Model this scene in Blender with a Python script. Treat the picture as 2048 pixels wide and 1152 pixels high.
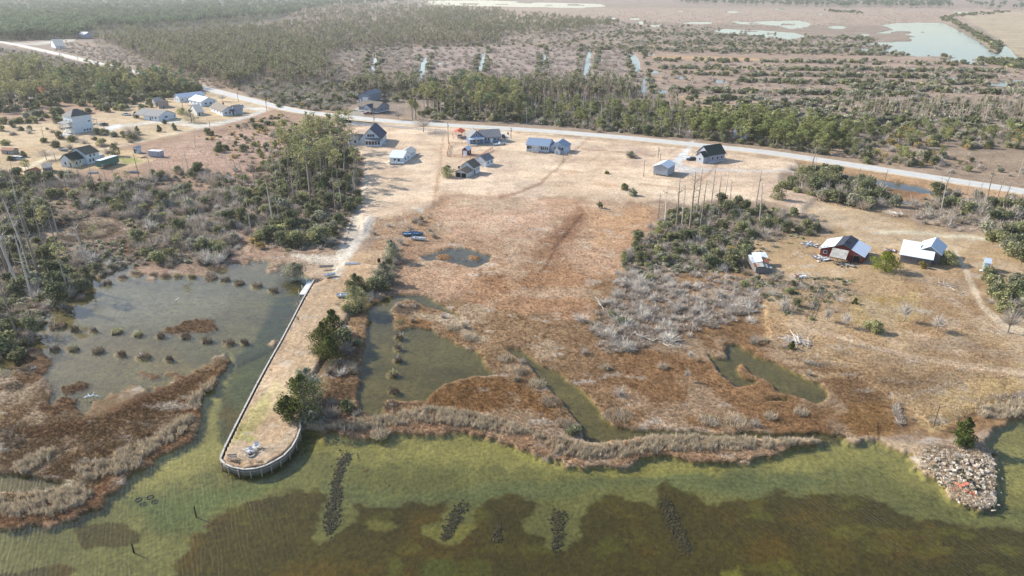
import bpy, math, random
import numpy as np
from mathutils import Vector, Matrix, Euler
R = math.radians
random.seed(7)
rng = np.random.default_rng(11)
scene = bpy.context.scene
for o in list(bpy.data.objects):
    bpy.data.objects.remove(o)

# ------------------------------------------------------------------ camera
CAM_H = 70.0            # drone height above the water, metres
FPX = 1365.0            # focal length in photo pixels (photo 2048 wide)
PITCH = math.atan((576 + 35) / FPX)
CP, SP = math.cos(PITCH), math.sin(PITCH)
cam = bpy.data.cameras.new('camera')
cam.sensor_width = 36.0
cam.lens = 36.0 * FPX / 2048.0
cam.clip_start = 1.0
cam.clip_end = 60000.0
cam_ob = bpy.data.objects.new('camera', cam)
scene.collection.objects.link(cam_ob)
cam_ob.location = (0, 0, CAM_H)
cam_ob.rotation_euler = (math.pi / 2 - PITCH, 0, 0)
scene.camera = cam_ob

# ------------------------------------------------------------------ light
SUN_EL = 31.0
SUN_DIR = Vector((-math.cos(R(25)), math.sin(R(25)), 0))          # where the sun stands, on the ground
SUN_DIR = Vector((SUN_DIR.x * math.cos(R(SUN_EL)), SUN_DIR.y * math.cos(R(SUN_EL)), math.sin(R(SUN_EL))))
world = bpy.data.worlds.new('World')
scene.world = world
world.use_nodes = True
wn = world.node_tree
wn.nodes.clear()
sky = wn.nodes.new('ShaderNodeTexSky')
sky.sky_type = 'NISHITA'
sky.sun_disc = False
sky.sun_elevation = R(SUN_EL)
sky.sun_rotation = math.atan2(SUN_DIR.x, SUN_DIR.y)
sky.altitude = 0
sky.air_density = 1.0
sky.dust_density = 1.0
sky.ozone_density = 1.0
bg = wn.nodes.new('ShaderNodeBackground')
bg.inputs['Strength'].default_value = 0.14
wo = wn.nodes.new('ShaderNodeOutputWorld')
wn.links.new(sky.outputs[0], bg.inputs[0])
wn.links.new(bg.outputs[0], wo.inputs[0])
sun = bpy.data.lights.new('sun', 'SUN')
sun.energy = 5.0
sun.angle = R(0.6)
sun.color = (1.0, 0.915, 0.79)
sun_ob = bpy.data.objects.new('sun', sun)
scene.collection.objects.link(sun_ob)
sun_ob.rotation_euler = SUN_DIR.to_track_quat('Z', 'Y').to_euler()
scene.view_settings.view_transform = 'Standard'
scene.view_settings.look = 'None'
scene.view_settings.exposure = 0.64
scene.view_settings.gamma = 1.0
scene.view_settings.use_curve_mapping = False
scene.cycles.use_denoising = True
scene.cycles.max_bounces = 6
scene.cycles.diffuse_bounces = 2
scene.cycles.glossy_bounces = 2
scene.cycles.transmission_bounces = 2
scene.cycles.transparent_max_bounces = 8
scene.cycles.volume_bounces = 0
scene.cycles.sample_clamp_indirect = 4.0

# ------------------------------------------------------------------ picture point <-> place on the ground
def G(x, y, z=0.0):
    dx = (x - 1024) / FPX
    up = (576 - y) / FPX
    dy = CP + SP * up
    dz = -SP + CP * up
    t = (CAM_H - z) / -dz
    return dx * t, dy * t
def PX(X, Y, Z=0.0):
    z = Z - CAM_H
    fw = Y * CP - z * SP
    u = Y * SP + z * CP
    return 1024 + FPX * X / fw, 576 - FPX * u / fw
def height_at(x, y, ytop):
    X, Y = G(x, y)
    lo, hi = 0.0, 68.0
    for _ in range(30):
        m = (lo + hi) / 2
        if PX(X, Y, m)[1] > ytop: lo = m
        else: hi = m
    return lo
def ppm(y):                      # photo pixels per metre across, at ground row y
    X, Y = G(1024, y)
    return FPX / (Y * CP + CAM_H * SP)

# ------------------------------------------------------------------ helpers
COL = scene.collection
def lin(c):
    c = np.asarray(c, float) / 255.0
    return np.where(c <= 0.04045, c / 12.92, ((c + 0.055) / 1.055) ** 2.4)
KL = np.array([1.30, 1.18, 1.08])       # light that a flat sunlit sheet sends back per unit of base colour
def alb(c, k=1.0):
    c = np.asarray(c, float)
    return tuple(np.clip(lin(c) / KL * k, 0.0, 0.85))
def rgba(c, k=1.0):
    return (*alb(c, k), 1.0)

class MB:
    def __init__(s):
        s.v, s.f, s.m = [], [], []
    def face(s, pts, m=0):
        b = len(s.v); s.v.extend([tuple(p) for p in pts]); s.f.append(tuple(range(b, b + len(pts)))); s.m.append(m)
    def hexa(s, p, m=0):          # 8 corners, bottom ring then top ring
        b = len(s.v); s.v.extend([tuple(q) for q in p])
        for f in ((3, 2, 1, 0), (4, 5, 6, 7), (0, 1, 5, 4), (1, 2, 6, 5), (2, 3, 7, 6), (3, 0, 4, 7)):
            s.f.append(tuple(b + i for i in f)); s.m.append(m)
    def box(s, c, d, rz=0.0, m=0):
        cx, cy, cz = c; hx, hy, hz = d[0] / 2, d[1] / 2, d[2] / 2
        ca, sa = math.cos(rz), math.sin(rz)
        P = []
        for z in (-hz, hz):
            for x, y in ((-hx, -hy), (hx, -hy), (hx, hy), (-hx, hy)):
                P.append((cx + x * ca - y * sa, cy + x * sa + y * ca, cz + z))
        s.hexa(P, m)
    def tube(s, pts, rad, n=6, m=0, cap=True):
        b0 = len(s.v); rings = []
        for i, p in enumerate(pts):
            p = Vector(p)
            q = Vector(pts[min(i + 1, len(pts) - 1)]) - Vector(pts[max(i - 1, 0)])
            q.normalize()
            a = q.orthogonal().normalized(); bb = q.cross(a)
            r = rad[i] if hasattr(rad, '__len__') else rad
            ring = []
            for k in range(n):
                t = 2 * math.pi * k / n
                ring.append(len(s.v)); s.v.append(tuple(p + (a * math.cos(t) + bb * math.sin(t)) * r))
            rings.append(ring)
        for i in range(len(rings) - 1):
            for k in range(n):
                s.f.append((rings[i][k], rings[i][(k + 1) % n], rings[i + 1][(k + 1) % n], rings[i + 1][k])); s.m.append(m)
        if cap:
            s.f.append(tuple(rings[-1])); s.m.append(m)
            s.f.append(tuple(reversed(rings[0]))); s.m.append(m)
    def arrays(s, V, F, m=0):
        b = len(s.v); s.v.extend(map(tuple, V.tolist())); 
        for f in F.tolist(): s.f.append(tuple(b + i for i in f)); s.m.append(m)
    def mesh(s, name, mats, smooth=False):
        me = bpy.data.meshes.new(name)
        me.from_pydata(s.v, [], s.f)
        for mt in (mats if isinstance(mats, (list, tuple)) else [mats]): me.materials.append(mt)
        if any(s.m): me.polygons.foreach_set('material_index', s.m)
        if smooth: me.polygons.foreach_set('use_smooth', [True] * len(s.f))
        me.update()
        return me

def thing(name, label, cat, loc=(0, 0, 0), rz=0.0, group=None, scale=1.0):
    o = bpy.data.objects.new(name, None); COL.objects.link(o)
    o.location = loc; o.rotation_euler = (0, 0, rz); o.empty_display_size = 0.5
    if scale != 1.0: o.scale = (scale,) * 3
    o['label'] = label; o['category'] = cat
    if group: o['group'] = group
    return o
def part(name, mesh, parent, label=None):
    o = bpy.data.objects.new(name, mesh); COL.objects.link(o); o.parent = parent
    if label: o['label'] = label
    return o
def solo(name, mesh, label, cat, loc=(0, 0, 0), rz=0.0, group=None, kind=None):
    o = bpy.data.objects.new(name, mesh); COL.objects.link(o); o.location = loc; o.rotation_euler = (0, 0, rz)
    o['label'] = label
    if cat: o['category'] = cat
    if group: o['group'] = group
    if kind: o['kind'] = kind
    return o
def put(mb, name, mat, parent, label=None, smooth=False):
    return part(name, mb.mesh(name, mat, smooth), parent, label)

# ------------------------------------------------------------------ materials
def nodes(name):
    m = bpy.data.materials.new(name); m.use_nodes = True
    nt = m.node_tree; bs = nt.nodes['Principled BSDF']
    return m, nt, bs
def L(nt, a, b): nt.links.new(a, b)
def mat(name, c, rough=0.8, var=0.18, scale=1.5, bump=0.0, metal=0.0, k=1.0, spec=0.3, stretch=None):
    """plain surface with uneven colour; c in display values"""
    m, nt, bs = nodes(name)
    N = nt.nodes
    tc = N.new('ShaderNodeTexCoord'); mp = N.new('ShaderNodeMapping')
    L(nt, tc.outputs['Object'], mp.inputs[0])
    if stretch: mp.inputs['Scale'].default_value = stretch
    nz = N.new('ShaderNodeTexNoise'); nz.inputs['Scale'].default_value = scale; nz.inputs['Detail'].default_value = 5
    L(nt, mp.outputs[0], nz.inputs['Vector'])
    mr = N.new('ShaderNodeMapRange'); mr.inputs[1].default_value = 0.25; mr.inputs[2].default_value = 0.75
    mr.inputs[3].default_value = 1 - var; mr.inputs[4].default_value = 1 + var
    L(nt, nz.outputs[0], mr.inputs[0])
    mx = N.new('ShaderNodeVectorMath'); mx.operation = 'SCALE'
    mx.inputs[0].default_value = alb(c, k)
    L(nt, mr.outputs[0], mx.inputs['Scale'])
    L(nt, mx.outputs[0], bs.inputs['Base Color'])
    bs.inputs['Roughness'].default_value = rough; bs.inputs['Metallic'].default_value = metal
    bs.inputs['Specular IOR Level'].default_value = spec
    if bump:
        bp = N.new('ShaderNodeBump'); bp.inputs['Strength'].default_value = bump; bp.inputs['Distance'].default_value = 0.1
        L(nt, nz.outputs[0], bp.inputs['Height']); L(nt, bp.outputs[0], bs.inputs['Normal'])
    return m
def foliage(name, c1, c2, objvar=0.35, islvar=0.45, k=1.0, trans=0.25):
    """leaves or twigs: colour differs from plant to plant and from leaf to leaf"""
    m, nt, bs = nodes(name)
    N = nt.nodes
    oi = N.new('ShaderNodeObjectInfo'); ge = N.new('ShaderNodeNewGeometry')
    mix = N.new('ShaderNodeMix'); mix.data_type = 'RGBA'
    mix.inputs['A'].default_value = rgba(c1, k); mix.inputs['B'].default_value = rgba(c2, k)
    L(nt, oi.outputs['Random'], mix.inputs['Factor'])
    mr = N.new('ShaderNodeMapRange'); mr.inputs[3].default_value = 1 - islvar; mr.inputs[4].default_value = 1 + islvar
    L(nt, ge.outputs['Random Per Island'], mr.inputs[0])
    m2 = N.new('ShaderNodeMath'); m2.operation = 'MULTIPLY'; m2.inputs[1].default_value = 7.31
    L(nt, oi.outputs['Random'], m2.inputs[0])
    fr = N.new('ShaderNodeMath'); fr.operation = 'FRACT'; L(nt, m2.outputs[0], fr.inputs[0])
    mr2 = N.new('ShaderNodeMapRange'); mr2.inputs[3].default_value = 1 - objvar; mr2.inputs[4].default_value = 1 + objvar
    L(nt, fr.outputs[0], mr2.inputs[0])
    mm = N.new('ShaderNodeMath'); mm.operation = 'MULTIPLY'; L(nt, mr.outputs[0], mm.inputs[0]); L(nt, mr2.outputs[0], mm.inputs[1])
    sc = N.new('ShaderNodeVectorMath'); sc.operation = 'SCALE'
    L(nt, mix.outputs['Result'], sc.inputs[0]); L(nt, mm.outputs[0], sc.inputs['Scale'])
    L(nt, sc.outputs[0], bs.inputs['Base Color'])
    bs.inputs['Roughness'].default_value = 0.75; bs.inputs['Specular IOR Level'].default_value = 0.2
    if trans:
        tr = N.new('ShaderNodeBsdfTranslucent'); L(nt, sc.outputs[0], tr.inputs['Color'])
        ms = N.new('ShaderNodeMixShader'); ms.inputs[0].default_value = trans
        L(nt, bs.outputs[0], ms.inputs[1]); L(nt, tr.outputs[0], ms.inputs[2])
        L(nt, ms.outputs[0], N['Material Output'].inputs['Surface'])
    return m
def tinted(name, objvar=0.2, islvar=0.35, trans=0.2):
    """grass whose colour is that of the patch it grows in (stored with each tuft)"""
    m, nt, bs = nodes(name)
    N = nt.nodes
    at = N.new('ShaderNodeAttribute'); at.attribute_type = 'INSTANCER'; at.attribute_name = 'tint'
    oi = N.new('ShaderNodeObjectInfo'); ge = N.new('ShaderNodeNewGeometry')
    a = N.new('ShaderNodeMapRange'); a.inputs[3].default_value = 1 - islvar; a.inputs[4].default_value = 1 + islvar
    L(nt, ge.outputs['Random Per Island'], a.inputs[0])
    b = N.new('ShaderNodeMapRange'); b.inputs[3].default_value = 1 - objvar; b.inputs[4].default_value = 1 + objvar
    L(nt, oi.outputs['Random'], b.inputs[0])
    mm = N.new('ShaderNodeMath'); mm.operation = 'MULTIPLY'; L(nt, a.outputs[0], mm.inputs[0]); L(nt, b.outputs[0], mm.inputs[1])
    sc = N.new('ShaderNodeVectorMath'); sc.operation = 'SCALE'
    L(nt, at.outputs['Color'], sc.inputs[0]); L(nt, mm.outputs[0], sc.inputs['Scale'])
    L(nt, sc.outputs[0], bs.inputs['Base Color']); bs.inputs['Roughness'].default_value = 0.85
    bs.inputs['Specular IOR Level'].default_value = 0.15
    tr = N.new('ShaderNodeBsdfTranslucent'); L(nt, sc.outputs[0], tr.inputs['Color'])
    ms = N.new('ShaderNodeMixShader'); ms.inputs[0].default_value = trans
    L(nt, bs.outputs[0], ms.inputs[1]); L(nt, tr.outputs[0], ms.inputs[2])
    L(nt, ms.outputs[0], N['Material Output'].inputs['Surface'])
    return m

# ------------------------------------------------------------------ noise on arrays
def _hash(ix, iy, seed):
    h = (ix.astype(np.int64) * 374761393 + iy.astype(np.int64) * 668265263 + seed * 1274126177) & 0xFFFFFFFF
    h = ((h ^ (h >> 13)) * 1274126177) & 0xFFFFFFFF
    return ((h ^ (h >> 16)) & 0xFFFF) / 65535.0
def vnoise(x, y, seed=0):
    ix, iy = np.floor(x), np.floor(y); fx, fy = x - ix, y - iy
    fx = fx * fx * (3 - 2 * fx); fy = fy * fy * (3 - 2 * fy)
    ix = ix.astype(np.int64); iy = iy.astype(np.int64)
    a, b = _hash(ix, iy, seed), _hash(ix + 1, iy, seed)
    c, d = _hash(ix, iy + 1, seed), _hash(ix + 1, iy + 1, seed)
    return (a + (b - a) * fx) * (1 - fy) + (c + (d - c) * fx) * fy
def fbm(x, y, seed=0, oct=4):
    s = np.zeros_like(x); a, t = 0.5, 0.0
    for i in range(oct):
        s += a * vnoise(x * 2 ** i, y * 2 ** i, seed + i * 17); t += a; a *= 0.5
    return s / t
def smooth(a, b, x):
    t = np.clip((x - a) / (b - a), 0, 1)
    return t * t * (3 - 2 * t)
def sd_poly(x, y, pts):
    """signed distance to a closed outline, positive inside"""
    P = np.asarray(pts, float); d = np.full(x.shape, 1e9); ins = np.zeros(x.shape, bool)
    for i in range(len(P)):
        ax, ay = P[i]; bx, by = P[(i + 1) % len(P)]
        ex, ey = bx - ax, by - ay
        t = np.clip(((x - ax) * ex + (y - ay) * ey) / max(ex * ex + ey * ey, 1e-9), 0, 1)
        d = np.minimum(d, np.hypot(x - ax - t * ex, y - ay - t * ey))
        if ay != by:
            c = ((ay > y) != (by > y)) & (x < (bx - ax) * (y - ay) / (by - ay) + ax)
            ins ^= c
    return np.where(ins, d, -d)
def sd_line(x, y, pts):
    d = np.full(x.shape, 1e9); W = np.zeros(x.shape)
    for i in range(len(pts) - 1):
        ax, ay = pts[i][:2]; bx, by = pts[i + 1][:2]
        wa = pts[i][2]; wb = pts[i + 1][2]
        ex, ey = bx - ax, by - ay
        t = np.clip(((x - ax) * ex + (y - ay) * ey) / max(ex * ex + ey * ey, 1e-9), 0, 1)
        q = np.hypot(x - ax - t * ex, y - ay - t * ey) - (wa + (wb - wa) * t)
        d = np.minimum(d, q)
    return -d
# ------------------------------------------------------------------ the lie of the land
BAY = [(604,600),(628,562),(600,548),(560,538),(520,532),(480,528),(430,540),(390,545),(340,552),(300,548),(270,530),(255,545),(225,552),(190,560),(170,575),(150,590),
 (110,620),(80,650),(60,685),(20,690),(0,720),(0,745),(40,745),(60,730),(95,735),(88,758),(105,785),(125,812),(165,815),(205,798),(252,778),(305,766),(350,750),(400,731),(425,722),(455,716),(466,728),
 (455,742),(440,757),(425,780),(410,803),(403,832),(406,855),(385,882),(345,907),(300,932),(268,948),(228,988),(205,1012),(160,1034),(110,1052),(60,1058),(0,1056),(-900,1050),(-1500,1100),(-1500,4000),(3500,4000),(3500,760),
 (2300,800),(2100,830),(2048,838),(2010,845),(1985,860),(1978,880),(1985,905),(1995,930),(1988,960),(1995,985),(1988,1012),(1965,1022),(1930,1012),(1900,988),(1878,962),(1845,945),(1830,930),(1800,905),(1770,893),(1720,885),(1700,880),(1672,871),
 (1655,886),(1610,893),(1560,900),(1530,915),(1490,925),(1430,928),(1370,922),(1320,915),(1290,920),(1240,932),(1180,938),(1130,932),(1105,918),(1080,905),(1030,892),(990,885),(950,875),(900,868),(850,868),(800,870),(760,872),(715,880),(690,872),(660,868),(640,872),(620,865),(602,860),
 (598,868),(585,890),(562,912),(530,930),(490,937),(460,932),(443,918),(450,900),(490,815),(540,720),(580,645)]
def lift(pts, z): return [PX(*G(x, y, z), 0.0) for x, y in pts]
_edge = {(604,600),(628,562),(598,868),(585,890),(562,912),(530,930),(490,937),(460,932),(443,918),(450,900),(490,815),(540,720),(580,645)}
BAY = [lift([p], 1.0)[0] if p in _edge else p for p in BAY]
LAGOON = [(604,600),(628,562),(520,520),(270,515),(0,600),(0,900),(190,850),(460,705),(470,730),(560,690)]
PONDS = [
 ([(740,620),(752,605),(775,597),(800,592),(830,590),(860,597),(885,608),(905,625),(925,636),(905,631),(880,619),(850,608),(830,601),(810,600),(795,606),(788,620),(787,640),(792,660),(803,662),(830,657),(860,662),(890,680),(920,690),(945,700),(962,715),(970,735),(990,748),(960,752),(920,757),(890,765),(865,785),(855,800),(810,802),(775,800),(765,815),(775,828),(745,832),(720,825),(715,800),(718,770),(722,740),(728,700),(735,670),(735,645)], 3),
 ([(1010,698),(1040,700),(1080,728),(1130,758),(1165,782),(1190,810),(1208,835),(1225,850),(1270,858),(1340,862),(1400,866),(1470,866),(1540,864),(1600,864),(1640,866),(1680,868),(1680,884),(1640,879),(1590,873),(1540,877),(1480,876),(1400,875),(1340,871),(1290,873),(1240,883),(1190,889),(1172,886),(1165,860),(1140,830),(1125,805),(1100,780),(1080,755),(1050,725)], 3),
 ([(1448,690),(1470,688),(1500,705),(1540,720),(1565,735),(1600,752),(1640,770),(1655,790),(1650,806),(1625,806),(1580,790),(1560,785),(1535,768),(1505,745),(1480,728),(1470,738),(1480,750),(1512,765),(1500,772),(1470,776),(1455,760),(1440,745),(1425,725),(1415,708),(1430,716),(1452,714)], 2),
 ([(-80,950),(30,948),(90,955),(135,966),(120,980),(40,985),(-80,992)], 2),
 ([(1530,797),(1560,796),(1586,801),(1570,804),(1535,802)], 1),
 ([(835,512),(870,510),(895,498),(920,496),(960,503),(985,512),(980,525),(950,533),(915,530),(880,522),(850,520)], 2),
 ([(1660,344),(1700,350),(1760,360),(1830,372),(1878,383),(1850,388),(1800,380),(1740,370),(1690,358)], 1.5),
 ([(1776,388),(1795,392),(1810,402),(1838,406),(1842,411),(1805,409),(1785,400)], 1.5),
 ([(1761,51),(1793,46),(1836,45),(1886,46),(1906,55),(1936,72),(1961,86),(1986,102),(2002,115),(1981,122),(1961,127),(1936,128),(1911,122),(1861,116),(1811,110),(1761,105),(1711,101),(1713,96),(1760,98),(1786,91),(1731,89),(1708,86),(1748,82),(1811,76),(1836,74),(1806,69),(1751,66),(1786,60),(1775,54)], 0.8),
 ([(828,5),(860,1.5),(960,0),(1090,5),(1200,8),(1215,13),(1150,16),(1050,14),(930,12),(870,10)], 0.8),
 ([(1420,63),(1450,58),(1500,60),(1536,62),(1590,66),(1610,73),(1580,79),(1540,76),(1500,69),(1460,67)], 0.8),
 ([(1460,42),(1500,44),(1540,42),(1600,41),(1622,47),(1615,54),(1580,58),(1560,52),(1520,49),(1480,48)], 0.8),
 ([(1905,23),(1940,24),(1948,28),(1920,28)], 0.8),
 ([(1890,152),(1930,160),(1985,166),(2048,160),(2048,172),(1990,172),(1940,166),(1900,162)], 0.8),
 ([(1990,108),(2010,92),(2018,96),(2030,108),(2040,124),(2030,126),(2020,118)], 0.8),
]
for cx, cy, rx, ry in [(1220,37,18,2.2),(1268,38,14,1.8),(1282,46,10,3.2),(1400,46,38,2.6),(1310,52,13,2.2),(1465,24,18,2.2),(1675,55,20,3.2),(1640,29,9,1.2),(1560,19,12,1.4),(1310,144,13,3.5),(1365,155,13,4),(1440,164,18,3.4),
   (1325,184,17,3.6),(1208,122,11,3.5),(712,119,17,2),(880,127,7,2.5),(775,154,7,2),(1830,138,24,2.4),(1975,139,28,3),(1930,137,18,2.4),(1715,180,9,2),(1450,175,12,1.6),(1175,43,8,1.6),(1730,70,12,2),(1360,22,10,1.2),(1300,109,14,2)]:
    PONDS.append(([(cx + rx * math.cos(t) * (0.8 + 0.2 * math.sin(3 * t + cx)), cy + ry * math.sin(t)) for t in np.linspace(0, 2 * math.pi, 12, endpoint=False)], 0.8))
SLITS = [[(752,112,1.5),(749,130,2.5),(746,148,2),(742,160,3)],[(849,119,2),(847,135,3.2),(842,158,3)],[(970,108,1.5),(966,122,2.5),(962,137,2.2)],[(1180,102,2),(1176,128,4),(1171,157,3)],
 [(1262,107,2.5),(1270,122,5),(1275,140,3)],[(1289,158,2.5),(1291,172,3.5),(1289,186,4)],[(1092,106,1.5),(1088,122,2)],
 [(120,112,1.2),(175,125,1.8),(240,140,2.0),(300,150,2),(350,160.5,2.4),(425,181,2.4),(470,191,2)],
 [(690,244,1.2),(745,251,1.5)]]
ISLES = [(1765,57,14,3),(1800,66,26,3),(1770,80,60,4),(1768,93,18,3),(1720,95,20,2),(1860,115,50,2.2),(1955,120,16,3),(1846,65,5,1),(1790,104,6,1),(950,515,13,5),(890,515,16,6),(928,519,3,1.4),(1120,742,6,2),
 (1055,5,24,1.4),(1150,10,18,1.3),(940,8,20,1.2),(1005,9,14,1),(1095,11,10,.8),(1500,63,18,1.2),(1545,68,12,1.3),(1510,46,12,1),(1575,49,14,1.6)]
MUD = [[(325,664),(370,645),(430,637),(435,658),(400,668),(360,672)],[(122,775),(165,763),(185,772),(175,787),(135,792)],[(85,818),(120,798),(158,800),(150,822),(115,834),(82,832)],[(272,750),(300,744),(328,748),(300,755)],[(200,842),(260,800),(340,765),(400,738),(400,760),(300,810)],[(60,700),(105,715),(95,745),(60,770),(20,770)],[(40,860),(120,850),(190,830),(170,870),(60,880)]]
# tussock islets: x, y, half width
TUSS = [(188,662,9),(235,664,10),(277,669,11),(322,673,10),(371,674,11),(414,682,9),(458,686,11),(489,686,8),(115,653,16),(150,660,8),(110,699,11),(148,699,12),(197,703,11),(244,710,11),(289,715,13),(339,720,10),
 (216,567,10),(245,556,10),(273,549,12),(308,551,8),(330,554,11),(355,554,10),(384,555,9),(422,557,10),(450,560,9),(478,567,9),(515,572,12),(547,582,9),(55,740,18),(70,705,16),(30,775,20),(120,600,14),(165,572,14),(130,617,12),
 (798,675,9),(796,697,9),(796,720,10),(786,749,11),(788,783,10),(783,815,13),(800,647,10),(808,622,18),(830,617,14)]
ROAD = [(-420,20),(-150,60),(5,86),(60,97),(130,113),(200,130),(300,152),(350,163),(420,182),(480,198),(540,213),(600,226),(700,238),(780,246),(860,252),(1000,260),(1060,264),(1200,275),(1330,287.5),(1430,298),(1536,309.5),(1620,322),(1730,339),(1850,358),(2000,381),(2060,391),(2300,430),(2700,500)]
PEN = [(612,590),(625,566),(645,560),(690,520),(760,530),(745,590),(700,620),(680,660),(640,720),(600,790),(575,820),(600,845),(598,866),(585,889),(562,911),(530,929),(490,936),(460,931),(444,917),(451,900),(491,815),(541,720),(581,645)]
PEN = lift(PEN, 1.0)
FIELD = [(690,262),(760,250),(880,258),(1030,268),(1190,282),(1330,296),(1450,306),(1590,326),(1600,340),(1560,352),(1560,380),(1640,395),(1600,425),(1530,408),(1480,402),(1400,410),(1330,405),(1290,412),(1200,405),(1100,400),(1000,398),(920,392),(885,400),(860,420),(790,440),(745,440),(725,470),(718,450),(722,400),(738,345),(720,310),(690,290)]

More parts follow.
